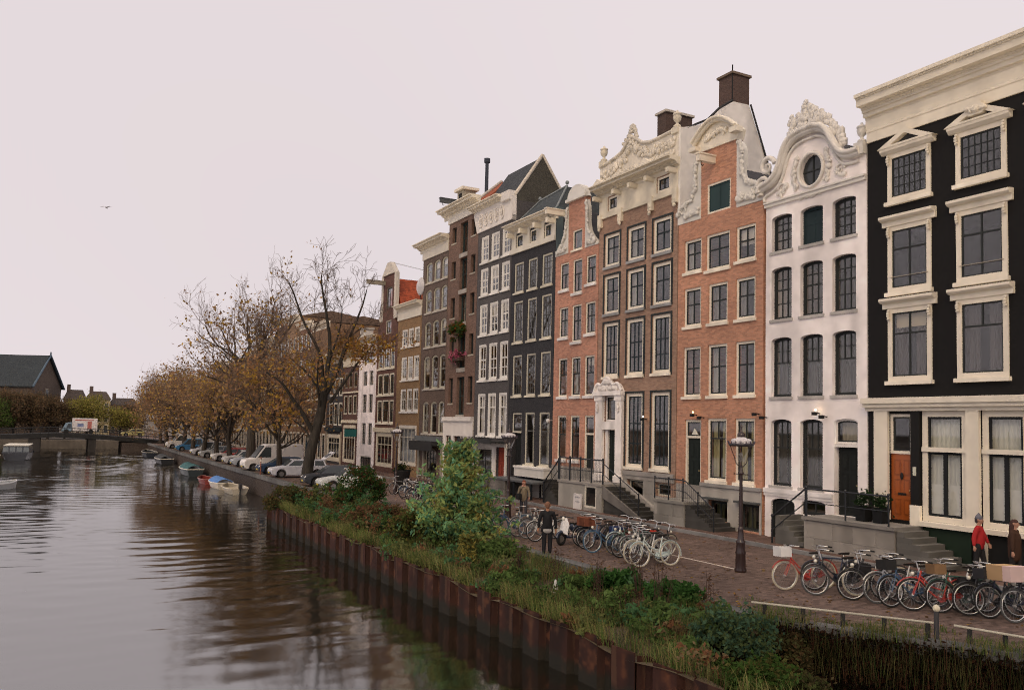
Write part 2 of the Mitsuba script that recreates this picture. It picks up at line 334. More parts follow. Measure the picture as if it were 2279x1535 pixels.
def house(name, label, y0, y1, top, c, holes, k=BRICK, outline=None, depth=11.0, base=-.1, side=None, floors=(), xf=XF, group=None, thick=.33, room=True):
    r = thing(name, label, 'house', group)
    out = outline if outline is not None else rbox(y0, base, y1, top)
    hs = shapely.union_all([wpoly(*hh) for hh in holes]) if holes else Polygon()
    g = G(c, k).ext(out.difference(hs), xf, xf + thick)
    g.col(side or c, k)
    e = top
    g.box(xf + thick, xf + depth, y0 + .003, y0 + .2, base, e).box(xf + thick, xf + depth, y1 - .2, y1 - .003, base, e).box(xf + depth - .2, xf + depth, y0 + .2, y1 - .2, base, e)
    put('wall', g, parent=r)
    if room:
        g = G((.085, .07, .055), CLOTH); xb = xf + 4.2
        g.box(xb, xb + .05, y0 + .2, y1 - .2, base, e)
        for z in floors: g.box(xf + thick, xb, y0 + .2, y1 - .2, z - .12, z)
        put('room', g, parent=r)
    return r

def cornice(h, y0, y1, z0, z1, c=CREAM, proj=.5, steps=4, xf=XF, name='cornice', k=PAINT, ends=True):
    """A moulded cornice: courses that step outwards towards the top."""
    g = G(c, k); n = steps; z = z0
    prof = [(0, .03), (.34, .06), (.40, .24), (.52, .34), (.60, .42), (.66, .80), (.86, .88), (.90, 1.0), (1.0, 1.0)]
    pts = [(xf + .1, z0)]
    for (t, p), (t2, _) in zip(prof[:-1], prof[1:]):
        pts += [(xf - proj * p, z0 + t * (z1 - z0)), (xf - proj * p, z0 + t2 * (z1 - z0))]
    pts += [(xf + .1, z1)]
    ext_y(g, pts, y0, y1); return put(name, g, parent=h)

def ext_y(g, pts, y0, y1):
    """Extrudes a polygon given in (x, z) along y."""
    return g.ext(Polygon(pts), y0, y1, lambda v: np.column_stack([v[:, 1], v[:, 0], v[:, 2]])[:, :])

def scroll(g, c, r, turns=1.4, w=.12, depth=.16, sx=1, xf=XF, a0=0):
    """A carved spiral volute on the facade."""
    t = np.linspace(0, 1, 22); a = a0 + sx * t * turns * 2 * PI; rr = r * (1 - .82 * t)
    P = np.column_stack([np.full(22, xf - depth * .4), c[0] + rr * np.cos(a), c[1] + rr * np.sin(a)])
    g.tube(P, w * (1 - .6 * t) * .5, 5); return g

def carve(g, pts, r=.11, n=3, xf=XF, seed=0, spread=.12):
    """Carved leafwork: overlapping lobes along a line."""
    q = np.random.default_rng(seed); pts = np.asarray(pts, float)
    L = np.concatenate([[0], np.cumsum(np.linalg.norm(np.diff(pts, axis=0), axis=1))])
    for s in np.arange(0, L[-1] + 1e-6, r * 1.25):
        y, z = np.interp(s, L, pts[:, 0]), np.interp(s, L, pts[:, 1])
        for _ in range(n):
            a = q.random() * 2 * PI; d = q.random() * spread
            g.ball((xf - .02 - .05 * q.random(), y + d * math.cos(a), z + d * math.sin(a)), (r * .55 * (.7 + .6 * q.random()), r * (.5 + .6 * q.random()), r * (.5 + .6 * q.random())), 6)
    return g

def urn(g, y, z, s=1.0, xf=XF - .05):
    return g.rev([(0, 0), (.22 * s, 0), (.22 * s, .12 * s), (.10 * s, .2 * s), (.08 * s, .3 * s), (.2 * s, .42 * s), (.25 * s, .62 * s), (.2 * s, .72 * s), (.26 * s, .76 * s), (.24 * s, .84 * s), (.1 * s, .9 * s), (.05 * s, 1.02 * s), (0, 1.04 * s)], (xf, y, z), 10)

def hoist_beam(h, y, z, L=1.1, c=CREAM, w=.24, xf=XF, lab=None):
    g = G(c).box(xf - L, xf + .2, y - w / 2, y + w / 2, z, z + .3).box(xf - L - .05, xf + .1, y - w / 2 - .05, y + w / 2 + .05, z + .3, z + .36)
    g.col(IRON).tube([(xf - L + .2, y, z), (xf - L + .2, y, z - .14), (xf - L + .28, y, z - .2), (xf - L + .34, y, z - .14)], .022, 5)
    return put('hoist_beam', g, parent=h, label=lab)

def fcurve(xs, n=40):
    """Smooth curve through (y, z) points."""
    xs = np.asarray(xs, float); t = np.arange(len(xs)); T_ = np.linspace(0, len(xs) - 1, n)
    from scipy.interpolate import PchipInterpolator, CubicSpline
    return np.column_stack([CubicSpline(t, xs[:, 0], bc_type='natural')(T_), CubicSpline(t, xs[:, 1], bc_type='natural')(T_)])

def railing(name, label, path, zf, h=.95, posts=.0, group=None, c=IRON, r=.022, bars=True, parent=None, knob=True):
    """Iron railing along a path of (x, y) with floor height zf(s in 0..1)."""
    P = np.asarray(path, float); L = np.concatenate([[0], np.cumsum(np.linalg.norm(np.diff(P, axis=0), axis=1))])
    at = lambda s: (np.interp(s, L, P[:, 0]), np.interp(s, L, P[:, 1]), zf(s / L[-1]))
    t = thing(name, label, 'railing', group) if parent is None else key(name, parent)
    up = lambda s, d: np.array(at(s)) + (0, 0, d)
    ss = np.linspace(0, L[-1], max(2, len(P) * 4))
    put('handrail', G(c).tube([up(s, h) for s in ss], r * 1.3, 6), 'gloss', parent=t)
    put('lower_rail', G(c).tube([up(s, h * .5) for s in ss], r * .8, 5), 'gloss', parent=t)
    n = max(2, int(round(L[-1] / (posts or 1.1))) + 1)
    for s in np.linspace(0, L[-1], n):
        p = up(s, 0); g = G(c).tube([p, p + (0, 0, h)], r * 1.4, 6)
        if knob: g.ball(p + (0, 0, h + .05), r * 2.4, 6)
        put('post', g, 'gloss', parent=t)
    if bars:
        g = G(c)
        for s in np.arange(.1, L[-1], .13): p = up(s, .06); g.tube([p, p + (0, 0, h - .08)], r * .35, 4, cap=False)
        tag(put('thin_bars', g, 'gloss', parent=t), kind='stuff')
    return t

def stairs(h, x0, x1, y0, y1, z0, z1, n, axis, c=(.12, .11, .10), name='step', sgn=1):
    """n single steps; axis 'y' or 'x' is the way they climb, sgn its direction."""
    for i in range(n):
        za = z0 + (z1 - z0) * (i + 1) / n
        a, b = (y0, y1) if axis == 'y' else (x0, x1)
        if sgn < 0: a, b = b, a
        p, q = a + (b - a) * i / n, b
        tn = .85 + .3 * rng.random(); g = G([x * tn for x in c], STONE)
        if axis == 'y': g.box(x0, x1, p, q, za - (z1 - z0) / n + .002, za); 
        else: g.box(p, q, y0, y1, za - (z1 - z0) / n + .002, za)
        put(name, g, parent=h)

def slab_wall(h, y0, y1, z0, z1, x0, x1, c=(.30, .28, .255), name='stone_base'):
    """A base of big stone blocks, each a piece."""
    z = z0
    for j in range(max(1, int(round((z1 - z0) / .62)))):
        n = max(1, int(round((z1 - z0) / .62))); za, zb = z0 + (z1 - z0) * j / n, z0 + (z1 - z0) * (j + 1) / n
        yy = y0 - (.4 if j % 2 else 0)
        while yy < y1 - .02:
            w = .85 + .5 * rng.random(); a, b = max(yy, y0), min(yy + w, y1); yy += w
            if b - a < .05: continue
            tn = .75 + .35 * rng.random()
            put('stone_block', G([v * tn for v in c], STONE).box(x0 + .006 * rng.random(), x1, a + .004, b - .004, za + .004, zb - .004), parent=h)

# ---------------------------------------------------------------- house with black front, nearest
A = [(18.55, 20.25), (15.92, 17.63), (13.3, 15.0)]
rows = [(12.62, 14.36), (9.37, 11.74), (6.24, 8.81)]
holes = [(a, b, z0, z1) for a, b in A for z0, z1 in rows] + [(19.36, 20.24, 1.44, 5.1), (17.34, 18.97, 1.5, 5.2), (15.35, 16.84, 1.5, 5.2), (13.0, 14.9, 1.5, 5.2), (17.3, 18.7, .1, 1.2), (15.0, 16.5, .1, 1.2)]
hA = house('canal_house', 'tall black house with white window frames, shop windows and an orange door', 12.2, 21.12, 16.2, (.0085, .0075, .0075), holes, PAINT, floors=(1.4, 5.6, 9.0, 12.3, 16))
for a, b in A:
    for r, (z0, z1) in enumerate(rows):
        kw = dict(fw=.17, fc=CREAM, rec=-.05, split=.32, up=(2, 1), lo=(2, 1), sill=(.16, .13), sw=.05, curtain=False)
        if r == 0: kw.update(split=0, lo=(2, 1), up=(2, 1)); kw.update(lo=(6, 4), bar=.012)
        if r == 2: kw.update(up=(2, 1), lo=(1, 1) if a < 18 else (2, 1), curtain=((.05, .04, .034), ((.2, .42), (.62, .9)), .98))
        w = window(hA, a, b, z0, z1, **kw)
        if r == 2 and a > 18: put('blind', G((.42, .36, .25), CLOTH).box(XF + .16, XF + .18, a + .2, b - .2, z1 - .68, z1 - .16), parent=w)
        if r == 1: put('guard_bar', G((.4, .35, .28)).tube([(XF - .07, a + .1, z0 + .55), (XF - .07, b - .1, z0 + .55)], .012, 5), parent=w)
        g = G(CREAM)
        if r:
            ext_y(g, [(XF, z1 + .001), (XF - .1, z1 + .001), (XF - .1, z1 + .18), (XF - .22, z1 + .2), (XF - .30, z1 + .26), (XF - .30, z1 + .35), (XF, z1 + .38)], a - .2, b + .2)
            put('lintel', g, parent=w)
        else:
            m, zz = (a + b) / 2, z1 + .12
            ext_y(g, [(XF, z1 + .001), (XF - .1, z1 + .001), (XF - .22, z1 + .1), (XF - .24, z1 + .2), (XF, z1 + .22)], a - .2, b + .2)
            tri = Polygon([(a - .28, z1 + .2), (b + .28, z1 + .2), (m, z1 + .74)]); inner = Polygon([(a + .28, z1 + .27), (b - .28, z1 + .27), (m, z1 + .56)])
            g.ext(tri.difference(inner), XF - .26, XF); g.col((.06, .06, .06)).ext(inner, XF - .06, XF)
            if a < 18: g.col(CREAM); carve(g, [(m - .2, z1 + .55), (m + .2, z1 + .55)], .15, 3, XF - .25); g.ext([(m - .25, z1 + .35), (m + .25, z1 + .35), (m + .18, z1 + .8), (m - .18, z1 + .8)], XF - .3, XF)
            put('pediment', g, parent=w)
        for s in (a + .06, b - .06):
            g = G(CREAM); carve(g, [(s, z1 - .35), (s, z1 - .05)], .07, 2, XF - .08, spread=.03); put('bracket', g, parent=w)
g = G(CREAM).box(XF - .06, XF + .3, 12.2, 21.12, 15.04, 15.42).box(XF - .09, XF + .3, 12.2, 21.12, 15.42, 15.5)
put('architrave', g, parent=hA)
cornice(hA, 12.0, 21.2, 15.5, 16.76, CREAM, .66)
put('roof', G((.05, .05, .055), SLATE).hull([(XF - .3, 12.2, 16.8), (XF - .3, 21.1, 16.8), (XF + 11, 12.2, 16.8), (XF + 11, 21.1, 16.8), (XF + 5, 12.2, 17.2), (XF + 5, 21.1, 17.2)]), parent=hA)
g = G(CREAM).box(XF - .28, XF, 12.2, 21.16, 5.33, 5.46).box(XF - .16, XF, 12.2, 21.14, 5.2, 5.33).box(XF - .36, XF, 12.2, 21.18, 5.46, 5.66)
put('shop_cornice', g, parent=hA)
g = G(CREAM).box(XF - .12, XF, 20.24, 20.8, 1.42, 5.2).box(XF - .16, XF, 20.2, 20.84, 1.42, 1.75); put('pilaster', g, parent=hA)
put('black_panel', G((.012, .011, .011)).box(XF - .1, XF, 19.0, 19.34, 2.0, 5.2), parent=hA)
g = G(CREAM, STONE).box(XF - .12, XF, 18.98, 19.36, 1.3, 2.0); put('pedestal', g, parent=hA)
put('name_plate', G((.6, .6, .5)).box(XF - .115, XF - .1, 19.12, 19.24, 3.0, 3.3), parent=hA)
window(hA, 19.36, 20.24, 3.72, 5.1, fw=.1, fc=CREAM, split=0, lo=(1, 1), rec=.05, name='transom_window')
door(hA, 19.36, 20.24, 1.44, 3.72, (.34, .085, .018), bs='gloss', rec=.1, label='orange front door with dark knocker', mail=True)
g = G((.02, .02, .02)).ball((XF + .06, 19.8, 2.95), (.03, .07, .13), 8); put('knocker', g, parent=hA)
CW = (.55, .56, .48)
for (a, b) in ((17.34, 18.97), (15.35, 16.84), (13.0, 14.9)):
    w = window(hA, a, b, 1.5, 5.2, fw=.2, fc=CREAM, sc=(.014, .016, .018), sw=.08, split=.36, up=(1, 1), lo=(2, 1), bar=.07, rec=.02, arch=.0, curtain=(CW, ((.06, .94),), .97), name='shop_window')
    put('frosted_strip', G((.62, .62, .55), CLOTH).box(XF + .19, XF + .2, a + .15, b - .15, 1.65, 2.75), parent=w)
    put('crossbar', G(CREAM).box(XF - .06, XF + .1, a + .02, b - .02, 3.83, 3.98), parent=w)
for y in (17.09, 15.12): put('shop_pilaster', G(CREAM).box(XF - .14, XF, y - .22, y + .22, 1.5, 5.2), parent=hA)
g = G(CREAM).box(XF - .22, XF + .02, 12.2, 18.98, 1.34, 1.498); put('shop_sill', g, parent=hA)
g = G((.015, .03, .018)).box(XF - .05, XF, 17.2, 18.9, -.05, 1.34).col(CREAM).box(XF - .2, XF, 16.65, 16.98, -.05, 1.34).col((.012, .012, .012)).box(XF - .04, XF, 12.4, 16.65, -.05, 1.34); put('base_panels', g, parent=hA)
# ---------------------------------------------------------------- white bell gable house
def sample(pts, n=60): return fcurve(pts, n)
Bc = [(24.78, 25.88), (23.2, 24.33), (21.65, 22.75)]
rows = [(11.8, 13.3), (8.98, 11.12), (5.81, 8.23), (2.22, 4.9)]
holes = [(a, b, z0, z1, .14) for a, b in Bc for z0, z1 in rows if not (a < 22 and z0 < 3)] + [(21.59, 22.66, 1.33, 4.93, .14), (24.6, 25.87, .1, 1.72, .2), (23.08, 24.25, 1.2, 1.76, .1)]
left = sample([(26.2, 13.9), (26.42, 14.45), (26.15, 14.62), (25.75, 14.75), (25.35, 15.15), (25.05, 15.85), (24.65, 16.25), (24.1, 16.38)], 30)
right = sample([(23.5, 16.38), (23.05, 16.2), (22.7, 15.75), (22.3, 15.1), (21.85, 14.85), (21.2, 14.85)], 26)
out = Polygon([(26.2, -.1)] + [tuple(p) for p in left] + [(23.8, 16.4)] + [tuple(p) for p in right] + [(21.17, 13.9), (21.17, -.1)])
ov = Polygon([(23.78 + .56 * math.cos(a), 14.75 + .62 * math.sin(a)) for a in np.linspace(0, 2 * PI, 25)[:-1]])
hB = house('canal_house', 'white plastered house with an ornate bell gable and oval attic window', 21.17, 26.2, 13.4, (.84, .78, .755), holes, STONE, outline=out.difference(ov), floors=(1.4, 5.2, 8.5, 11.5, 13.5))
for a, b in Bc:
    for r, (z0, z1) in enumerate(rows):
        if a < 22 and r == 3: continue
        mid = a > 23 and a < 24
        kw = dict(fw=.06, fc=(.03, .032, .034), rec=.17, arch=.14, sill=(.06, .12), sillc=(.42, .40, .38), up=(3, 2), lo=(3, 2), bar=.02, split=.42, curtain=((.09, .085, .07), ((.06, .5),), .97))
        if r == 0 and mid: kw.update(up=(2, 1), lo=(2, 1), glass=False, fc=(.02, .035, .04), sc=(.022, .04, .046), curtain=None)
        if r >= 2: kw.update(up=(3, 2), lo=(1, 1), curtain=((.055, .05, .038), ((.05, .48), (.52, .95)), .98))
        w = window(hB, a, b, z0, z1, **kw)
        if r == 0 and mid: put('shutter_leaf', G((.02, .036, .042)).box(XF + .22, XF + .25, a + .1, 23.76, z0 + .06, z1 - .16).box(XF + .22, XF + .25, 23.77, b - .1, z0 + .06, z1 - .16), parent=w)
        if r == 1 and a < 22:
            for q in (.35, .6): put('lit_bulb', {'type': 'sphere', 'center': [XF + .9, a + q * 1.0, 10.1], 'radius': .05, 'emitter': {'type': 'area', 'radiance': {'type': 'rgb', 'value': [14, 9, 4]}}}, parent=w)
window(hB, 21.59, 22.66, 4.0, 4.93, fw=.07, fc=WHITE, rec=.1, arch=.14, split=0, lo=(1, 1), name='transom_window', curtain=((.3, .27, .2), ((.1, .9),), .95))
door(hB, 21.64, 22.6, 1.33, 3.86, (.012, .014, .013), rec=.2)
g = G(WHITE).box(XF + .02, XF + .3, 21.6, 22.65, 3.87, 3.99); put('door_lintel', g, parent=hB)
window(hB, 24.6, 25.87, .1, 1.72, fw=.08, fc=(.012, .014, .014), rec=.1, arch=.2, split=0, lo=(2, 1), glass=False, name='cellar_door')
put('cellar_leaf', G((.012, .013, .013)).box(XF + .16, XF + .2, 24.65, 25.82, .12, 1.6), parent=hB)
window(hB, 23.08, 24.25, 1.2, 1.76, fw=.06, fc=(.02, .02, .02), rec=.1, arch=.1, split=0, lo=(2, 1), name='cellar_window')
g = G((.70, .67, .65), STONE).box(XF - .1, XF, 22.7, 26.22, 1.92, 2.1).box(XF - .06, XF, 22.7, 26.21, 1.8, 1.92); put('plinth_moulding', g, parent=hB)
# the moulded gable
GW = (.72, .69, .64)
g = G(GW, PAINT)
for path, rr in ((np.vstack([left[3:], right[:-1]]), .0),):
    P = np.column_stack([np.full(len(path), XF - .12), path[:, 0], path[:, 1] - .05]); g.tube(P, .16, 6)
    P = np.column_stack([np.full(len(path), XF - .26), path[:, 0], path[:, 1] + .06]); g.tube(P, .11, 6)
    P = np.column_stack([np.full(len(path), XF - .05), path[:, 0] * .94 + 23.75 * .06, path[:, 1] - .34]); g.tube(P, .07, 5)
put('gable_moulding', g, parent=hB)
g = G(GW)
scroll(g, (26.28, 14.72), .36, 1.5, .2, .3, 1); scroll(g, (26.05, 15.45), .42, 1.3, .24, .25, -1, a0=3)
put('volute', g, parent=hB)
g = G(GW)
carve(g, [(24.9, 16.5), (24.6, 17.0), (24.1, 16.95), (23.4, 16.9), (22.9, 16.5), (22.5, 15.9), (22.1, 15.3)], .2, 4, XF + .05, 3, .18)
carve(g, [(24.35, 17.0), (24.0, 17.35), (23.6, 17.1)], .19, 4, XF + .05, 4, .16); carve(g, [(24.5, 16.6), (23.2, 16.6)], .24, 4, XF + .05, 5, .2)
carve(g, [(24.9, 16.9), (24.75, 17.25)], .12, 3, XF, 8, .06); carve(g, [(24.1, 17.4), (24.0, 17.62)], .12, 3, XF, 9, .05)
put('crest', g, parent=hB)
g = G(GW)
an = np.linspace(0, 2 * PI, 25)[:-1]
g.tube(np.column_stack([np.full(24, XF - .04), 23.78 + .62 * np.cos(an), 14.75 + .68 * np.sin(an)]), .075, 6, loop=True)
carve(g, [(24.55, 14.2), (24.7, 14.8), (24.5, 15.4)], .12, 3, XF, 5, .1); carve(g, [(23.0, 14.2), (22.85, 14.8), (23.05, 15.4)], .12, 3, XF, 6, .1)
carve(g, [(25.4, 14.15), (25.0, 14.5)], .12, 3, XF, 7, .12); carve(g, [(22.5, 14.3), (22.1, 14.1)], .12, 3, XF, 8, .12); carve(g, [(24.3, 13.75), (23.2, 13.75)], .1, 3, XF, 9, .06)
scroll(g, (25.25, 14.35), .24, 1.4, .1, .14, 1); scroll(g, (22.35, 14.4), .24, 1.4, .1, .14, -1, a0=PI)
put('carved_leafwork', g, parent=hB)
g = G((.016, .02, .022)).ext(ov.buffer(-.03), XF + .14, XF + .18); put('attic_window', g, 'gloss', parent=hB)
g = G(SASH).box(XF + .1, XF + .14, 23.76, 23.8, 14.15, 15.35).box(XF + .1, XF + .14, 23.3, 24.3, 14.73, 14.77); put('attic_bars', g, parent=hB)
g = G(GW).box(XF - .1, XF, 21.17, 26.22, 13.72, 13.86).box(XF - .16, XF, 21.17, 26.22, 13.86, 13.93); put('gable_string_course', g, parent=hB)
g = G((.66, .64, .6)).box(XF - .2, XF + .2, 21.18, 21.6, 14.7, 15.15); urn(g, 21.38, 15.15, .75, XF); put('corner_urn', g, parent=hB)
put('roof', G((.06, .058, .06), TILE).ext([(26.1, 13.3), (21.2, 13.3), (23.7, 16.1)], XF + .33, XF + 10.8), parent=hB)

# ---------------------------------------------------------------- orange neck gable house
OR = (.455, .225, .14)
rows = [(11.75, 13.28), (9.2, 11.0), (5.93, 8.24), (2.18, 4.93)]
Cc = [(30.25, 31.45), (28.5, 29.75), (26.8, 27.98)]
holes = []
for j, (a, b) in enumerate(Cc):
    for r, (z0, z1) in enumerate(rows):
        if j == 0 and r == 3: continue
        if j == 1 and r == 0: a2, b2 = 28.38, 29.93
        else: a2, b2 = a, b
        holes.append((a2, b2, z0 - (.12 if (j == 1 and r == 0) else 0), z1))
wl = list(holes)
holes = holes + [(30.17, 31.3, 1.33, 4.87), (28.35, 29.9, 14.24, 15.63), (28.41, 29.58, .43, 1.31), (26.5, 27.64, .2, 1.33)]
neck = Polygon([(31.9, -.1), (31.9, 14.15), (30.3, 14.15), (30.3, 17.3), (27.95, 17.25), (27.95, 14.15), (26.35, 14.13), (26.35, -.1)])
hC = house('canal_house', 'orange brick house with a white trimmed neck gable and a tall roof chimney', 26.35, 31.9, 14.0, OR, holes, BRICK, outline=neck, floors=(1.4, 5.3, 8.6, 11.5, 13.9))
for (a, b, z0, z1) in wl:
    r = [i for i, q in enumerate(rows) if abs(q[1] - z1) < .01][0]
    cur = {0: None, 1: ((.2, .19, .17), ((.05, .3), (.7, .95)), .9), 2: None, 3: ((.30, .27, .13), ((.08, .45), (.6, .95)), .98)}[r]
    window(hC, a, b, z0, z1, fw=.11, fc=CREAM, rec=.06, up=(2, 1) if r else (2, 1), lo=(2, 1) if r < 3 else (1, 1), split=.42 if r != 3 else .3, sill=(.09, .13), curtain=cur)
window(hC, 28.35, 29.9, 14.24, 15.63, fw=.09, fc=CREAM, sc=(.028, .055, .06), rec=.04, split=0, lo=(2, 1), glass=False, name='loft_shutter')
put('shutter_leaf', G((.03, .058, .062)).box(XF + .1, XF + .13, 28.48, 29.12, 14.37, 15.5).box(XF + .1, XF + .13, 29.13, 29.78, 14.37, 15.5), parent=hC)
w = window(hC, 30.17, 31.3, 4.03, 4.87, fw=.1, fc=CREAM, rec=.06, split=0, lo=(1, 1), name='transom_window')
put('lamp_box', G((.7, .68, .6)).hull([(XF + .1, 30.5, 4.15), (XF + .1, 30.95, 4.15), (XF + .1, 30.73, 4.5), (XF + .2, 30.5, 4.15), (XF + .2, 30.95, 4.15)]), parent=w)
g = G(CREAM).box(XF + .06, XF + .2, 30.17, 30.28, 1.33, 4.03).box(XF + .06, XF + .2, 31.19, 31.3, 1.33, 4.03); put('door_frame', g, parent=hC)
door(hC, 30.28, 31.19, 1.33, 4.02, (.013, .02, .018), rec=.15)
for q in (holes[-2], holes[-1]): window(hC, *q, fw=.07, fc=(.05, .055, .05), rec=.12, split=0, lo=(2, 1), name='cellar_window', curtain=((.1, .1, .05), ((.5, .9),), .95))
slab_wall(hC, 29.6, 31.88, -.1, 1.9, XF - .03, XF + .0)
g = G((.36, .34, .31), STONE).box(XF - .05, XF, 26.36, 28.38, 1.36, 1.88).box(XF - .05, XF, 29.62, 30.1, -.1, 1.88).box(XF - .05, XF, 26.36, 26.48, -.1, 1.36).box(XF - .05, XF, 27.68, 28.38, -.1, 1.36).box(XF - .05, XF, 28.38, 29.62, 1.34, 1.88).box(XF - .05, XF, 28.38, 29.62, -.1, .42); put('stone_plinth', g, parent=hC)
g = G((.27, .26, .25), STONE).box(XF - .13, XF, 26.36, 30.1, 1.9, 2.05); put('plinth_moulding', g, parent=hC)
for a, b in ((28.3, 29.7), (26.4, 27.75)): put('cellar_hood', G((.08, .085, .085)).box(XF - .3, XF, a, b, 1.36, 1.44), parent=hC)
# neck top: segmental pediment and claw pieces
g = G(CREAM)
arc = [(30.65 - 2.9 * t, 17.42 + .98 * math.sin(PI * (t * .86 + .07))) for t in np.linspace(0, 1, 18)]
g.ext(Polygon([(30.35, 17.25)] + arc + [(27.9, 17.2)]).buffer(0), XF - .08, XF + .33)
g.tube([(XF - .2, y, z + .03) for y, z in arc], .13, 6).tube([(XF - .34, y, z + .1) for y, z in arc], .08, 6)
g.box(XF - .4, XF, 30.3, 30.75, 17.3, 17.5).box(XF - .4, XF, 27.6, 28.05, 17.45, 17.68); carve(g, [(29.9, 17.7), (29.1, 17.95), (28.4, 17.75)], .14, 4, XF - .08, 2, .14)
put('neck_pediment', g, parent=hC)
hoist_beam(hC, 29.45, 16.5, .95, CREAM)
for s, (ya, yb), lab in ((1, (30.3, 31.9), 5), (-1, (27.95, 26.35), 6)):
    cl = sample([(ya, 17.2), (ya + .38 * s, 16.7), (ya + .35 * s, 15.9), (ya + .6 * s, 15.2), (yb - .1 * s, 14.8), (yb, 14.2)], 24)
    g = G((.7, .68, .63)).ext(Polygon([(ya, 14.15)] + [tuple(p) for p in cl] + [(yb, 14.15)]).buffer(0), XF - .03, XF + .25)
    carve(g, [tuple(p) for p in cl[2:-2:3]], .13, 3, XF - .04, lab, .1); carve(g, [(ya + .25 * s, 14.5), (yb - .4 * s, 14.5)], .16, 4, XF - .04, lab + 3, .16)
    scroll(g, (yb - .35 * s, 14.75), .3, 1.3, .13, .15, s); put('claw_piece', g, parent=hC)
put('roof', G((.05, .05, .055), SLATE).ext([(31.7, 13.9), (26.5, 13.9), (29.1, 16.4)], XF + .34, XF + 10.8), parent=hC)

# ---------------------------------------------------------------- grey brown house with the carved attic
GB = (.30, .185, .13)
rows = [(13.05, 14.8), (10.5, 12.57), (7.13, 10.0), (2.47, 6.2)]
Dc = [(36.72, 38.1), (34.55, 35.98), (32.42, 33.85)]
holes = [(a, b, z0, z1) for a, b in Dc for z0, z1 in rows if not (a > 36 and z0 < 3)] + [(36.72, 37.88, 1.6, 6.14), (37.0, 37.85, 16.1, 16.85), (32.6, 33.6, 16.1, 16.85), (34.43, 35.71, .4, 1.84), (32.3, 33.4, 1.2, 1.8)]
hD = house('canal_house', 'wide grey-brown brick house with cream carved attic and white stone portal', 31.95, 38.66, 17.0, GB, holes, BRICK, floors=(1.6, 6.6, 10.2, 12.8, 15.8))
for a, b in Dc:
    for r, (z0, z1) in enumerate(rows):
        if a > 36 and r == 3: continue
        window(hD, a, b, z0, z1, fw=.16, fc=CREAM, sc=(.022, .03, .034), rec=.05, up=(2, 1) if r < 2 else (3, 1), lo=(2, 1) if r < 2 else (3, 2), split=.4, sill=(.1, .14), sillc=(.3, .3, .3) if r < 2 else CREAM, curtain=((.15, .14, .12), ((.05, .35),), .95) if r > 1 else None)
        g = G((.03, .035, .036)).box(XF - .03, XF + .02, a - .13, a - .002, z0 - .1, z1 + .1).box(XF - .03, XF + .02, b + .002, b + .1, z0 - .1, z1 + .1).box(XF - .03, XF + .02, a - .13, b + .1, z1 + .002, z1 + .1); put('window_surround', g, parent=hD)
# portal
PW = (.78, .74, .71)
g = G(PW, STONE)
for a, b in ((37.9, 38.55), (36.15, 36.7)): g.box(XF - .16, XF, a, b, 1.6, 6.1).box(XF - .22, XF, a - .06, b + .06, 1.6, 1.95).box(XF - .22, XF, a - .05, b + .05, 5.85, 6.12)
g.box(XF - .14, XF, 36.7, 37.9, 4.32, 4.75).box(XF - .3, XF, 36.05, 38.66, 6.12, 6.35)
top = sample([(38.6, 6.35), (38.3, 6.75), (37.9, 6.7), (37.4, 7.08), (36.9, 6.7), (36.5, 6.75), (36.1, 6.35)], 26)
g.ext(Polygon([tuple(p) for p in top]).buffer(0), XF - .18, XF); g.tube([(XF - .2, y, z) for y, z in top], .09, 6); carve(g, [(38.1, 6.5), (36.6, 6.5)], .15, 3, XF - .2, 3, .1); carve(g, [(37.6, 6.85), (37.2, 6.85)], .16, 3, XF - .2, 4, .1)
carve(g, [(38.3, 5.3), (38.35, 5.75)], .1, 2, XF - .17, 4, .05); carve(g, [(36.4, 5.3), (36.4, 5.75)], .1, 2, XF - .17, 5, .05)
put('portal', g, parent=hD, label='white carved stone door portal')
window(hD, 36.72, 37.88, 4.76, 6.13, fw=.1, fc=PW, rec=.08, split=0, lo=(1, 1), name='transom_window')
g = G(PW).box(XF + .04, XF + .2, 36.72, 36.86, 1.6, 4.31).box(XF + .04, XF + .2, 37.62, 37.88, 1.6, 4.31); put('door_frame', g, parent=hD)
door(hD, 36.86, 37.62, 1.6, 4.3, (.014, .02, .018), rec=.15)
for q in holes[-2:]: window(hD, *q, fw=.07, fc=(.5, .48, .4), rec=.14, split=0, lo=(1, 1), name='cellar_window')
g = G((.3, .28, .26), STONE).box(XF - .12, XF, 32.0, 36.1, 2.06, 2.28).box(XF - .07, XF, 32.0, 36.1, 1.86, 2.06); put('plinth_moulding', g, parent=hD)
slab_wall(hD, 35.74, 36.9, -.1, 1.86, XF - .05, XF, (.36, .34, .31)); slab_wall(hD, 33.45, 34.4, -.1, 1.86, XF - .05, XF, (.36, .34, .31)); slab_wall(hD, 31.97, 33.42, -.1, 1.18, XF - .05, XF, (.34, .32, .3)); slab_wall(hD, 37.0, 38.6, -.1, 1.6, XF - .05, XF)
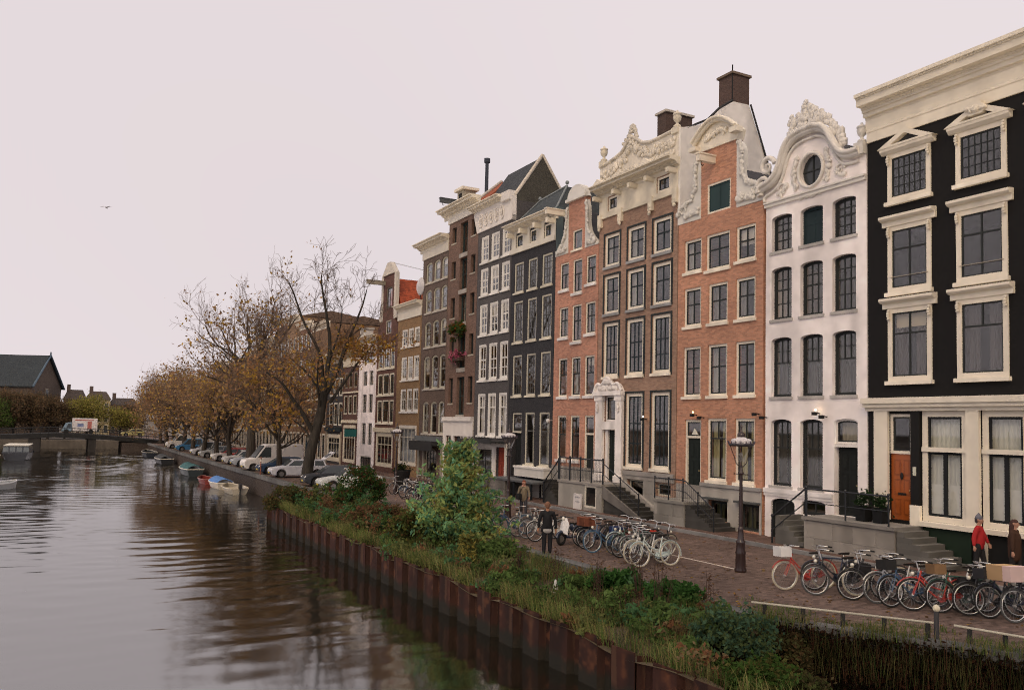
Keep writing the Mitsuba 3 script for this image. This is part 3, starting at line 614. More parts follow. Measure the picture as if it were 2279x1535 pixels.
# attic
AT = (.70, .64, .52)
g = G(AT, STONE).box(XF - .1, XF, 31.97, 38.66, 15.75, 15.92).box(XF - .05, XF, 31.97, 38.66, 15.92, 16.08)
for a, b in ((31.97, 32.58), (33.62, 36.98), (37.87, 38.66)): g.box(XF - .04, XF, a, b, 16.08, 16.9)
for y in (32.1, 34.0, 36.6, 38.5): g.box(XF - .16, XF, y - .16, y + .16, 15.3, 16.0); carve(g, [(y, 15.2), (y, 15.55)], .12, 3, XF - .1, int(y), .05)
put('attic_band', g, parent=hD)
for q in holes[-4:-2]: window(hD, *q, fw=.1, fc=CREAM, rec=.03, split=0, lo=(2, 1), name='attic_window')
cornice(hD, 31.85, 38.8, 16.9, 17.5, AT, .75)
for y in (32.15, 33.9, 35.3, 36.7, 38.5): put('cornice_console', G(AT).box(XF - .55, XF, y - .11, y + .11, 16.75, 16.98), parent=hD)
pp = [(38.66, 17.4), (38.66, 18.7), (37.9, 18.75), (37.2, 18.85), (36.6, 19.0), (36.1, 19.35), (35.75, 19.6), (35.35, 19.35), (34.8, 19.0), (34.2, 18.85), (33.2, 18.85), (31.97, 18.9), (31.97, 17.4)]
g = G((.68, .63, .54), STONE).ext(Polygon(pp), XF - .02, XF + .3)
P = [(XF - .05, y, z + .03) for y, z in pp[1:-1]]; g.tube(P, .09, 6)
carve(g, [(38.4, 18.2), (37.2, 18.3), (36.2, 18.7), (35.7, 19.3), (35.2, 18.7), (34.0, 18.3), (32.3, 18.3)], .2, 4, XF, 5, .28); carve(g, [(36.3, 19.4), (35.7, 19.75), (35.7, 20.2), (35.2, 19.4)], .17, 4, XF, 6, .16); carve(g, [(38.3, 17.8), (36, 17.9), (34, 17.8), (32.3, 17.8)], .16, 3, XF, 7, .14)
g.ext([(34.9, 17.5), (33.3, 17.5), (34.1, 17.95)], XF - .5, XF).ext([(38.9, 17.5), (37.6, 17.5), (38.25, 17.9)], XF - .5, XF)
put('carved_parapet', g, parent=hD)
for y in (38.4, 32.15): g = G(AT).box(XF - .15, XF + .25, y - .22, y + .22, 18.7, 19.0); urn(g, y, 19.0, .85, XF + .05); put('corner_urn', g, parent=hD)
sw = [(XF - .012, 14.16), (XF - .012, 18.9), (XF + 1.0, 19.2), (XF + 1.7, 19.56), (XF + 2.4, 20.25), (XF + 3.3, 20.85), (XF + 4.35, 20.88), (XF + 5.5, 18.3), (XF + 7.2, 14.5), (XF + 7.2, 14.16)]
g = G((.70, .67, .63), STONE); ext_y(g, sw, 31.80, 31.962); put('rendered_side_wall', g, parent=hD, label='white rendered side wall rising above the orange neighbour')
g = G((.05, .05, .055), SLATE); ext_y(g, [(XF + 1.2, 17.0), (XF + 2.4, 19.9), (XF + 3.3, 20.4), (XF + 4.4, 20.3), (XF + 5.4, 18.2), (XF + 7.1, 14.4)], 31.95, 38.5); put('roof', g, parent=hD)
g = G((.04, .04, .042)); g.tube([(XF + 4.4, 31.74, 20.9), (XF + 5.5, 31.74, 18.3), (XF + 6.4, 31.74, 16.3)], .05, 5).tube([(XF + .4, 31.85, 18.95), (XF + 1.0, 31.85, 19.28), (XF + 1.7, 31.85, 19.64), (XF + 2.4, 31.85, 20.33), (XF + 3.3, 31.85, 20.93)], .06, 5); put('wall_flashing', g, parent=hD)
g = G((.085, .05, .04), BRICK).box(XF + 3.3, XF + 4.4, 31.85, 32.85, 20.3, 22.3).col((.16, .12, .09), STONE).box(XF + 3.2, XF + 4.5, 31.77, 32.93, 22.3, 22.42); g.col(IRON).tube([(XF + 3.28, 31.85, 20.6), (XF + 3.28, 31.85, 22.75)], .03, 5); put('chimney', g, parent=hD)
g = G((.075, .045, .035), BRICK).box(XF + 2.4, XF + 4.2, 36.0, 36.75, 18.5, 21.5).col((.5, .46, .4), STONE).box(XF + 2.3, XF + 4.3, 35.9, 36.85, 21.5, 21.62); put('chimney', g, parent=hD)

# ---------------------------------------------------------------- salmon neck gable house
SA = (.44, .215, .145)
E0, E1 = 38.72, 43.26
Ec = [(41.76, 42.73), (40.35, 41.33), (38.95, 39.93)]
rows = [(12.4, 14.0), (9.6, 11.38), (6.17, 8.4), (2.55, 5.08)]
wl = [(a, b, z0 - (.34 if 40 < a < 41 and r < 2 else 0), z1) for a, b in Ec for r, (z0, z1) in enumerate(rows) if not (a < 39.5 and r == 3)]
holes = wl + [(38.9, 39.86, 1.6, 5.08), (40.4, 41.4, 14.56, 15.72)]
out = Polygon([(E1, -.1), (E1, 14.5), (41.85, 14.5), (41.85, 17.5), (41.8, 17.5), (40.05, 17.5), (40.05, 14.5), (E0, 14.5), (E0, -.1)])
hE = house('canal_house', 'narrow salmon brick house with a plain neck gable and small white sills', E0, E1, 14.2, SA, holes, BRICK, outline=out, floors=(1.6, 5.6, 9.0, 12.0, 14.2))
for (a, b, z0, z1) in wl:
    r = [i for i, q in enumerate(rows) if abs(q[1] - z1) < .01][0]
    window(hE, a, b, z0, z1, fw=.09, fc=CREAM, rec=.05, up=(2, 1) if r else (1, 1), lo=(2, 1) if r < 2 else (1, 1), split=.42, sill=(.1, .15), sillc=(.7, .68, .66))
window(hE, 40.4, 41.4, 14.56, 15.72, fw=.08, fc=CREAM, sc=(.05, .07, .07), rec=.04, split=0, lo=(1, 1), sill=(.1, .1), name='loft_window')
window(hE, 38.9, 39.86, 4.02, 5.08, fw=.09, fc=CREAM, rec=.05, split=0, lo=(1, 1), name='transom_window')
g = G(CREAM).box(XF + .05, XF + .2, 38.9, 39.0, 1.6, 4.01).box(XF + .05, XF + .2, 39.76, 39.86, 1.6, 4.01); put('door_frame', g, parent=hE)
door(hE, 39.0, 39.76, 1.6, 4.0, (.02, .026, .024), rec=.14)
slab_wall(hE, E0, E1, -.1, 2.2, XF - .03, XF, (.33, .31, .28))
g = G((.72, .70, .66)).ext(Polygon([(41.95, 17.5)] + [(41.0 + .92 * math.cos(a), 17.62 + .72 * math.sin(a)) for a in np.linspace(0, PI, 14)] + [(39.95, 17.5)]), XF - .1, XF + .3).box(XF - .2, XF, 39.9, 42.0, 17.45, 17.62); put('neck_pediment', g, parent=hE)
hoist_beam(hE, 42.3, 16.75, 1.3, CREAM)
for s, ya, yb in ((1, 41.85, E1), (-1, 40.05, E0)):
    cl = sample([(ya, 17.3), (ya + .2 * s, 16.7), (ya + .25 * s, 15.8), (ya + .65 * s, 15.1), (yb, 14.6)], 20)
    g = G((.70, .68, .63)).ext(Polygon([(ya, 14.5)] + [tuple(p) for p in cl] + [(yb, 14.5)]).buffer(0), XF - .04, XF + .25); carve(g, [tuple(p) for p in cl[2:-1:3]], .12, 3, XF - .04, 4, .08); carve(g, [(ya + .3 * s, 14.75), (yb - .2 * s, 14.7)], .14, 3, XF - .05, 5, .1); put('claw_piece', g, parent=hE)
put('roof', G((.055, .055, .06), SLATE).ext([(E1, 14.2), (E0, 14.2), (41, 16.9)], XF + .3, XF + 11), parent=hE)
g = G((.30, .26, .2), STONE).box(XF + .9, XF + 1.1, E0 + .05, 39.6, 14.3, 16.9).col((.02, .025, .025)).box(XF + .86, XF + .9, 38.9, 39.5, 14.9, 16.8); put('dormer', g, parent=hE)

# ---------------------------------------------------------------- black house with the attic windows
F0, F1 = 43.3, 48.85
Fc = [(47.2, 48.4), (45.45, 46.6), (43.65, 44.85)]
rows = [(12.97, 14.9), (9.75, 12.4), (6.33, 8.93), (2.06, 5.28)]
wl = [(a, b, z0, z1) for a, b in Fc for r, (z0, z1) in enumerate(rows) if not (a > 47 and r == 3)]
aw = [(47.35, 48.25, 15.9, 16.73), (45.6, 46.45, 15.9, 16.73), (43.8, 44.65, 15.9, 16.73)]
holes = wl + aw + [(47.05, 48.3, 1.25, 5.26), (43.6, 44.6, .2, 1.1)]
hF = house('canal_house', 'charcoal brick house with cream attic band of three small windows and a white bay', F0, F1, 17.0, (.02, .021, .026), holes, BRICK, floors=(1.3, 5.8, 9.3, 12.6, 15.5))
for (a, b, z0, z1) in wl:
    r = [i for i, q in enumerate(rows) if abs(q[1] - z1) < .01][0]
    window(hF, a, b, z0, z1, fw=.1, fc=(.60, .56, .46), sc=(.10, .10, .10), rec=.04, up=(3, 2) if r < 3 else (1, 1), lo=(3, 2) if r < 3 else (1, 1), bar=.02, split=.45 if r < 3 else .34, sill=(.09, .12), curtain=((.2, .2, .17), ((.08, .6),), .97) if r in (0, 3) else None)
for q in aw: window(hF, *q, fw=.09, fc=CREAM, sc=(.05, .06, .065), rec=.03, split=0, lo=(2, 1), name='attic_window')
g = G((.70, .66, .57))
for a, b in ((F0, 43.79), (44.66, 45.59), (46.46, 47.34), (48.26, F1)): g.box(XF - .04, XF, a, b, 15.62, 17.0)
g.box(XF - .12, XF, F0, F1 + .04, 15.55, 15.86); put('attic_band', g, parent=hF)
cornice(hF, F0 - .1, F1 + .12, 16.85, 17.35, CREAM, .75)
for y in (43.5, 45.1, 46.9, 48.6): put('cornice_console', G(CREAM).box(XF - .55, XF, y - .12, y + .12, 16.6, 16.9), parent=hF)
put('roof', G((.05, .06, .065), SLATE).hull([(XF - .1, F0, 17.3), (XF - .1, F1, 17.3), (XF + 8, F0, 17.3), (XF + 8, F1, 17.3), (XF + 1.1, 43.9, 19.1), (XF + 1.1, 47.2, 18.9), (XF + 5, 43.9, 19.1), (XF + 5, 47.2, 18.9)]), parent=hF)
g = G((.25, .28, .29)).tube([(XF - .08, F0 + .02, 17.34), (XF + 1.1, 43.9, 19.16)], .07, 5).tube([(XF - .08, F1, 17.34), (XF + 1.1, 47.2, 18.96)], .05, 5).tube([(XF + 1.1, 43.9, 19.16), (XF + 1.1, 47.2, 18.96)], .06, 5).ball((XF + 1.1, 43.9, 19.35), .13).ball((XF + 1.1, 47.2, 19.1), .12); put('zinc_ridge', g, parent=hF)
g = G((.10, .13, .14), STONE).box(XF + .02, XF + .5, F0 - .02, F0 + .35, 14.6, 17.6); put('zinc_downpipe', g, parent=hF)
window(hF, 47.05, 48.3, 4.0, 5.26, fw=.1, fc=(.6, .56, .46), rec=.05, split=0, lo=(1, 1), name='transom_window')
door(hF, 47.15, 48.2, 1.25, 3.98, (.012, .013, .013), rec=.25)
g = G((.62, .60, .56)).box(XF - .5, XF + .02, 43.35, 47.0, 1.35, 1.86).col((.72, .70, .66)).box(XF - .56, XF + .02, 43.3, 47.05, 1.86, 1.98); put('white_bay', g, parent=hF)
window(hF, *holes[-1], fw=.08, fc=CREAM, rec=.1, split=0, lo=(1, 1), name='cellar_window')
slab_wall(hF, F0, 43.55, -.1, 1.3, XF - .03, XF, (.42, .4, .36)); slab_wall(hF, 44.65, F1, -.1, 1.2, XF - .03, XF, (.3, .28, .26))

# ---------------------------------------------------------------- dark grey house with white sash windows
G0, G1 = 48.9, 53.95
Gc = [(52.25, 53.43), (50.65, 51.88), (49.1, 50.25)]
rows = [(15.72, 17.56), (13.4, 15.3), (10.63, 12.78), (7.5, 10.0), (3.72, 6.6)]
wl = [(a, b, z0, z1) for a, b in Gc for z0, z1 in rows]
holes = wl + [(49.2, 50.4, .2, 3.0), (51.0, 53.3, 1.0, 2.9)]
hG = house('canal_house', 'dark grey brick house with white sash windows, carved white frieze and steep gable', G0, G1, 18.3, (.075, .068, .07), holes, BRICK, floors=(3.2, 7.0, 10.3, 13.0, 15.4))
for (a, b, z0, z1) in wl:
    r = [i for i, q in enumerate(rows) if abs(q[1] - z1) < .01][0]
    window(hG, a, b, z0, z1, fw=.14, fc=(.74, .72, .68), sc=(.70, .68, .64), sw=.08, rec=.03, up=(2, 1), lo=(2, 1 if r > 3 else 2) if r < 4 else (1, 1), bar=.035, split=.42 if r < 4 else .3, sill=(.1, .12), curtain=((.6, .58, .54), ((.05, .95),), .97) if r == 4 else None)
TW = (.76, .72, .68)
g = G(TW).ext(Polygon([(54.0, 17.95), (54.6, 19.3), (54.3, 19.55), (53.2, 19.6), (51.4, 19.75), (48.9, 19.65), (48.9, 17.95)]), XF - .08, XF + .3)
for i, y in enumerate((53.4, 52.6, 51.8, 51.0, 50.2)): g.tube([(XF - .1, y + .26 * math.cos(a), 18.7 + .45 * math.sin(a)) for a in np.linspace(0, 2 * PI, 15)[:-1]], .05, 5, loop=True); carve(g, [(y, 18.6), (y, 18.9)], .1, 2, XF - .08, i, .06)
put('carved_frieze', g, parent=hG)
cornice(hG, 50.0, 54.7, 19.3, 19.85, CREAM, .7)
g = G(TW).box(XF - .3, XF + .3, 48.9, 50.05, 19.3, 19.9); put('frieze_end', g, parent=hG)
put('attic_wall', G((.06, .055, .056), BRICK).box(XF + .33, XF + 11, G0, G1, 18.3, 19.3), parent=hG)
g = G((.045, .05, .055), SLATE); ext_y(g, [(XF + .2, 19.6), (XF + 2.2, 22.5), (XF + 4.6, 19.2)], 49.1, 53.8); put('roof', g, parent=hG)
g = G((.05, .047, .036), BRICK); ext_y(g, [(XF + .33, 18.2), (XF + .33, 19.75), (XF + 2.24, 22.55), (XF + 4.9, 18.7), (XF + 4.9, 18.2)], 48.92, 49.1)
g.col((.62, .56, .48)).tube([(XF + .2, 48.95, 19.65), (XF + 2.24, 48.95, 22.65)], .12, 5).tube([(XF + 2.24, 48.95, 22.65), (XF + 5.0, 48.95, 18.6)], .12, 5); put('roof_gable', g, parent=hG)
g = G((.04, .042, .045)).box(XF - 1.2, XF, 49.0, 53.9, 3.28, 3.42).box(XF - 1.25, XF - 1.15, 48.95, 53.95, 3.24, 3.5)
for y in np.arange(49.2, 53.9, .22): g.tube([(XF - 1.2, y, 3.5), (XF - 1.2, y, 3.66)], .03, 4)
put('entrance_canopy', g, parent=hG, label='black canopy with a row of small spikes')
g = G((.66, .63, .58), STONE).box(XF - .06, XF, G0, 49.18, -.1, 3.25).box(XF - .06, XF, 50.42, 50.98, -.1, 3.25).box(XF - .06, XF, 53.32, G1, -.1, 3.25).box(XF - .06, XF, 50.98, 53.32, 2.92, 3.25).box(XF - .06, XF, 49.18, 50.42, 3.02, 3.25); put('shop_front', g, parent=hG)
window(hG, 51.0, 53.3, 1.0, 2.9, fw=.1, fc=(.7, .66, .6), rec=.03, split=0, lo=(2, 1), name='shop_window')
door(hG, 49.25, 50.35, .2, 3.0, (.26, .05, .03), rec=.15, label='red street door')

# ---------------------------------------------------------------- brown warehouse with hatch doors
H0, H1 = 54.0, 59.05
hz = [(17.0, 19.3), (14.3, 16.65), (11.9, 13.95), (8.55, 11.05), (5.15, 7.9)]
sz = [(18.0, 19.2), (15.3, 16.63), (12.35, 13.87), (9.43, 10.92), (6.0, 7.88)]
cc, ll, rr = (55.72, 56.98), (57.71, 58.47), (54.36, 55.1)
wl = [(*cc, *z) for z in hz]; sl = [(*q, *z) for z in sz for q in (ll, rr)]
holes = wl + sl + [(55.9, 57.1, .1, 3.6), (57.6, 58.5, 1.0, 3.6)]
hH = house('canal_house', 'tall brown brick warehouse with a central stack of hatch doors and a white shopfront', H0, H1, 19.75, (.15, .088, .065), holes, BRICK, floors=(4.8, 8.2, 11.5, 14.0, 16.8))
for i, q in enumerate(wl):
    w = window(hH, *q, fw=.07, fc=(.03, .045, .045), sc=(.03, .045, .045), rec=.22, split=.0, lo=(2, 2), name='hatch', sill=(.06, .3), sillc=(.34, .31, .28))
for q in sl: window(hH, *q, fw=.05, fc=(.03, .028, .026), rec=.2, split=0, lo=(1, 2), arch=.1, sill=(.04, .1), sillc=(.4, .36, .3), name='narrow_window')
cornice(hH, H0 - .1, H1 + 1.0, 20.05, 20.75, CREAM, .8)
g = G((.68, .65, .6)).box(XF - .08, XF + .3, H0, H1 + .1, 19.6, 20.05); put('frieze', g, parent=hH)
hoist_beam(hH, 58.2, 21.0, 1.2, (.09, .1, .11), lab='dark hoist beam on the roof edge')
g = G((.3, .09, .045), TILE).hull([(XF + .6, H0, 20.6), (XF + .6, H1, 20.6), (XF + 9, H0, 20.6), (XF + 9, H1, 20.6), (XF + 3, 54.6, 22.7), (XF + 3, 56.6, 22.7), (XF + 7, 54.6, 22.7), (XF + 7, 56.6, 22.7)]); g.col((.5, .48, .44)).tube([(XF + .55, 56.6, 20.65), (XF + 2.95, 56.2, 22.75)], .12, 5); put('roof', g, parent=hH, label='red tiled hipped roof')
g = G((.40, .36, .28)).box(XF + .3, XF + 1.3, 57.3, 58.4, 20.7, 22.0).col(CREAM).box(XF + .1, XF + 1.5, 57.1, 58.6, 22.0, 22.2).col((.02, .02, .02)).box(XF + .27, XF + .3, 57.6, 58.1, 20.9, 21.8); put('dormer', g, parent=hH)
g = G((.05, .06, .08)).tube([(XF + 2, 56.9, 21.5), (XF + 2, 56.9, 24.2)], .14, 8).tube([(XF + 2, 56.9, 24.2), (XF + 2, 56.9, 24.5)], .24, 8); put('flue', g, parent=hH)
g = G((.74, .70, .66)).box(XF - .25, XF, H0, H1, 4.7, 5.0).box(XF - .1, XF, H0, 55.88, -.1, 4.7).box(XF - .1, XF, 57.12, 57.58, -.1, 4.7).box(XF - .1, XF, 58.52, H1, -.1, 4.7).box(XF - .1, XF, 55.88, 57.12, 3.62, 4.7).box(XF - .1, XF, 57.58, 58.52, 3.62, 4.7).box(XF - .1, XF, 57.58, 58.52, -.1, .98); put('shop_front', g, parent=hH)
door(hH, 55.9, 57.1, .1, 3.6, (.03, .035, .03), rec=.2); window(hH, 57.6, 58.5, 1.0, 3.6, fw=.08, fc=CREAM, split=.3, lo=(1, 1), up=(1, 1), name='shop_window')

# ---------------------------------------------------------------- brown house with arched windows
I0, I1 = 59.1, 64.1
Ic = [(62.2, 63.45), (60.6, 61.85), (59.18, 60.33)]
rows = [(15.65, 17.3), (13.25, 15.1), (10.5, 12.55), (7.2, 9.8), (3.7, 6.2)]
wl = [(a, b, z0, z1, .28) for a, b in Ic for z0, z1 in rows]
holes = wl + [(60.4, 62.6, .1, 2.6, .5)]
hI = house('canal_house', 'dark brown brick house with three columns of arched windows under a white cornice', I0, I1, 17.8, (.11, .075, .06), holes, BRICK, floors=(3.4, 7.0, 10.2, 13.0, 15.4))
for (a, b, z0, z1, ar) in wl: window(hI, a, b, z0, z1, fw=.11, fc=(.50, .47, .38), sc=(.30, .3, .27), rec=.06, arch=ar, up=(1, 1), lo=(1, 1), split=.42, sill=(.08, .12), sillc=(.45, .42, .38))
g = G((.66, .62, .55)).box(XF - .08, XF + .3, I0, I1 + .05, 17.65, 18.3); put('frieze', g, parent=hI)
cornice(hI, I0, I1 + .7, 18.3, 18.95, CREAM, .8)
g = G((.07, .08, .085), SLATE).hull([(XF - .1, I0, 18.9), (XF - .1, I1, 18.9), (XF + 10, I0, 18.9), (XF + 10, I1, 18.9), (XF + 3, I0, 20.8), (XF + 3, I1 - 2.5, 20.8), (XF + 7, I0, 20.8), (XF + 7, I1 - 2.5, 20.8)]); put('roof', g, parent=hI)
g = G((.13, .14, .15)).box(XF - .35, XF, I0, I1 + .05, 3.12, 3.5).col((.03, .03, .032)).box(XF - .9, XF, I0 + .3, I1 - .2, 2.8, 3.1).box(XF - .9, XF - .8, I0 + .3, I1 - .2, 2.4, 3.1); put('shop_cornice', g, parent=hI)
for q in ((I0, I0 + .4, 3.1), (I1 - .4, I1, 3.1), (62.7, 63.0, 2.8)): put('shop_pilaster', G((.30, .27, .22)).box(XF - .1, XF, q[0], q[1], -.1, q[2]), parent=hI)
window(hI, 60.4, 62.6, .1, 2.6, fw=.12, fc=(.4, .36, .28), arch=.5, rec=.05, split=.3, up=(3, 1), lo=(3, 1), name='shop_window')

# ---------------------------------------------------------------- five narrower houses further along
def grid(cols, rows): return [(a, b, z0, z1) for a, b in cols for z0, z1 in rows]
J0, J1 = 64.15, 69.5
wl = grid([(67.2, 68.45), (65.83, 67.0), (64.45, 65.65)], [(10.87, 12.38), (8.08, 10.03), (5.43, 7.33)])
hJ = house('canal_house', 'ochre brick house with white windows, a cream cornice and a cream shopfront', J0, J1, 13.3, (.235, .14, .065), wl + [(64.6, 68.6, 1.0, 4.3)], BRICK, floors=(4.7, 7.7, 10.5))
for q in wl: window(hJ, *q, fw=.15, fc=(.74, .72, .68), sc=(.66, .64, .58), rec=.03, up=(2, 1), lo=(2, 1), split=.45, sill=(.1, .12))
g = G((.70, .66, .58)).box(XF - .08, XF + .3, J0, J1, 13.25, 13.85); put('frieze', g, parent=hJ); cornice(hJ, J0, J1 + .1, 13.85, 14.5, CREAM, .6)
window(hJ, 64.6, 68.6, 1.0, 4.3, fw=.25, fc=(.66, .62, .54), sc=(.5, .47, .4), split=.25, up=(4, 1), lo=(4, 1), rec=.0, name='shop_window', curtain=((.3, .32, .33), ((.05, .95),), .95))
put('roof', G((.08, .075, .07), SLATE).box(XF, XF + 10, J0, J1, 13.9, 14.3), parent=hJ)
g = G((.62, .6, .62)).rev([(0, 0), (.5, .06), (.72, .2), (.76, .26), (.7, .24), (0, .08)], (0, 0, 0), 14); g.move(lambda v: v @ np.array([[0, 0, 1], [0, 1, 0], [-1, 0, 0]]).T * 1.0 + (XF - .3, 64.4, 15.6)); g.col(IRON).tube([(XF, 64.3, 14.4), (XF - .25, 64.4, 15.6)], .05, 5)
put('satellite_dish', g, parent=hJ)

K0, K1 = 69.55, 74.75
wl = grid([(73.1, 74.3), (71.35, 72.95), (70.1, 71.2)], [(9.32, 11.55), (6.95, 8.85), (4.46, 6.5)])
out = Polygon([(K1, -.1), (K1, 13.0), (73.6, 13.6), (73.45, 14.6), (73.45, 17.9), (70.6, 17.9), (70.6, 14.6), (70.4, 13.6), (K0, 13.0), (K0, -.1)])
hK = house('canal_house', 'dark red-brown house with a slender neck gable and bright red tiled roof', K0, K1, 13.0, (.105, .045, .034), wl + [(71.2, 72.7, 14.7, 16.6), (71.2, 72.6, 12.4, 13.6), (70.0, 74.3, .6, 3.6)], BRICK, outline=out, floors=(4, 6.7, 9.1, 11.9))
for q in wl: window(hK, *q, fw=.14, fc=(.64, .6, .5), rec=.03, up=(2, 1), lo=(2, 1), split=.42, sill=(.1, .14))
window(hK, 71.2, 72.7, 14.7, 16.6, fw=.1, fc=(.2, .17, .13), rec=.05, split=0, lo=(2, 1), name='loft_window'); window(hK, 71.2, 72.6, 12.4, 13.6, fw=.1, fc=(.6, .56, .48), rec=.05, split=0, lo=(2, 1), name='loft_window')
window(hK, 70.0, 74.3, .6, 3.6, fw=.3, fc=(.66, .6, .48), sc=(.5, .46, .36), split=.3, up=(4, 1), lo=(4, 1), rec=.0, name='shop_window')
g = G((.6, .54, .42)).box(XF - .2, XF, K0, K1, 3.65, 4.05); put('shop_cornice', g, parent=hK)
g = G((.62, .57, .5)).ext([(73.7, 17.7), (73.1, 18.2), (72.4, 18.8), (71.6, 18.8), (70.9, 18.2), (70.4, 17.7)], XF - .12, XF + .3).box(XF - .06, XF + .25, 73.45, 73.9, 14.6, 17.7).box(XF - .06, XF + .25, 70.15, 70.6, 13.8, 17.7)
for s, ya in ((1, 73.45), (-1, 70.6)): g.ext(Polygon([(ya, 13.6), (ya, 15.6), (ya + .5 * s, 14.8), (ya + .95 * s, 13.7)]).buffer(0), XF - .05, XF + .25)
put('gable_trim', g, parent=hK); hoist_beam(hK, 73.2, 16.9, 1.7, (.34, .31, .25), .35)
put('roof', G((.36, .075, .03), TILE).ext([(K1, 13.0), (68.2, 13.0), (71.9, 17.4)], XF + .35, XF + 11), parent=hK, label='bright red tiled roof')
g = G((.3, .28, .25)).tube([(XF, 71, 18.6), (XF + 7, 67.5, 16.9)], .02, 4); put('stay_wire', g, parent=hK)

L0, L1 = 74.8, 79.85
wl = grid([(77.35, 78.55), (75.6, 76.75)], [(7.95, 9.3), (5.4, 7.12), (2.4, 4.42)])
hL = house('canal_house', 'white painted narrow house with pairs of plain windows and a flat cornice', L0, L1, 12.0, (.76, .70, .70), wl + [(75.6, 78.4, 10.0, 11.15), (75.6, 78.7, .1, 1.35)], STONE, floors=(1.6, 4.8, 7.5, 9.7))
for q in wl: window(hL, *q, fw=.08, fc=(.3, .3, .3), rec=.1, up=(1, 1), lo=(1, 1), split=.45)
window(hL, 75.6, 78.4, 10.0, 11.15, fw=.12, fc=(.6, .56, .46), rec=.03, split=0, lo=(3, 1)); window(hL, 75.6, 78.7, .1, 1.35, fw=.1, fc=(.5, .48, .44), rec=.03, split=0, lo=(4, 1), name='cellar_window')
cornice(hL, L0, L1, 12.0, 12.6, (.6, .54, .44), .5); put('roof', G((.1, .09, .08), SLATE).box(XF, XF + 10, L0, L1, 12.4, 12.55), parent=hL)

M0, M1 = 79.9, 84.75
wl = [(79.95 + .35 + i * 1.5, 81.2 + .35 + i * 1.5, z0, z1) for i in range(3) for z0, z1 in ((7.85, 9.45), (5.25, 7.15))]
wl = [(a, b - .1, z0, z1) for a, b, z0, z1 in wl]
hM = house('canal_house', 'dark brown house with a deep cream cornice beside the white narrow house', M0, M1, 10.2, (.095, .045, .036), wl + [(80.4, 84.3, .5, 4.2)], BRICK, floors=(4.6, 7.4))
for q in wl: window(hM, *q, fw=.14, fc=(.3, .24, .18) if q[2] > 7 else (.62, .58, .48), rec=.03, up=(1, 1), lo=(1, 1), split=.42)
g = G((.68, .62, .5)).box(XF - .1, XF + .3, M0, M1, 10.0, 10.9).box(XF - .15, XF, M0, M1, 4.4, 4.7).box(XF - .15, XF, M0, M1, 7.35, 7.5); put('frieze', g, parent=hM); cornice(hM, M0, M1, 10.9, 11.5, (.5, .42, .28), .6)
window(hM, 80.4, 84.3, .5, 4.2, fw=.28, fc=(.68, .62, .5), sc=(.5, .46, .38), split=.3, up=(4, 1), lo=(4, 1), rec=0, name='shop_window')
put('roof', G((.07, .06, .055), SLATE).box(XF, XF + 10, M0, M1, 11.2, 11.4), parent=hM)
g = G((.66, .64, .6)).box(XF + .5, XF + 1.5, 80.4, 81.4, 11.4, 13.6).col((.5, .48, .44)).box(XF + .4, XF + 1.6, 80.3, 81.5, 13.6, 13.8); put('chimney', g, parent=hM)
g = G((.02, .12, .12)).box(XF - 1.2, XF, 80.0, 80.08, 3.1, 3.8).col(IRON).tube([(XF, 80.04, 3.85), (XF - 1.25, 80.04, 3.85)], .03, 5); put('hanging_sign', g, parent=hM, label='teal hanging shop sign')

N0, N1 = 84.8, 90.5
wl = grid([(88.3, 89.6), (86.6, 87.9), (85.0, 86.25)], [(7.15, 9.05), (4.1, 6.5)])
hN = house('canal_house', 'black painted house with white window columns and cream ground floor, beside the leaning tree', N0, N1, 10.9, (.03, .028, .03), wl + [(85.3, 89.9, .4, 3.2)], BRICK, floors=(3.7, 6.8))
for q in wl: window(hN, *q, fw=.17, fc=(.7, .66, .56), rec=.03, up=(2, 1), lo=(2, 1), split=.42)
window(hN, 85.3, 89.9, .4, 3.2, fw=.35, fc=(.68, .62, .5), sc=(.6, .54, .42), split=.25, up=(4, 1), lo=(4, 1), rec=0, name='shop_window')
g = G((.02, .03, .035)).box(XF - .2, XF, N0, N1, 3.5, 3.9); put('shop_cornice', g, parent=hN); cornice(hN, N0, N1, 10.6, 11.3, (.55, .5, .4), .6); put('roof', G((.07, .065, .06), SLATE).box(XF, XF + 10, N0, N1, 11.0, 11.2), parent=hN)
for q in ((N0, 85.28), (89.92, N1)): put('shop_pilaster', G((.34, .29, .22), STONE).box(XF - .04, XF, *q, -.1, 3.5), parent=hN)

# the row behind the trees
FAR = [(90.6, 97.3, 15.2, (.20, .115, .062), 4, 'tall tan brick warehouse with a low brown roof right behind the bare tree'), (97.4, 103.2, 15.9, (.17, .09, .055), 3, 'brown gabled house right behind the second bare trunk'),
       (103.3, 109.8, 17.2, (.23, .14, .08), 4, 'light tan house partly hidden by orange leaves'), (109.9, 115.5, 17.3, (.12, .07, .05), 3, 'brown house with cream windows behind the thick dark trunk'),
       (115.6, 122.0, 15.5, (.3, .24, .17), 3, 'pale stone house behind the street trees above the white van'), (122.1, 128.0, 13.5, (.11, .06, .045), 3, 'dark red house behind the row of trees'),
       (128.1, 135.0, 14.5, (.2, .12, .075), 4, 'wide brown house behind the red and white car'), (135.1, 141, 13.0, (.36, .3, .23), 3, 'cream house seen between two far trunks'),
       (141.1, 148, 14.0, (.13, .075, .055), 3, 'brown house far along the quay'), (148.1, 155, 13.0, (.24, .16, .1), 3, 'tan house near the bridge end'), (155.1, 163, 14.5, (.58, .55, .52), 3, 'whitish house at the bridge corner')]
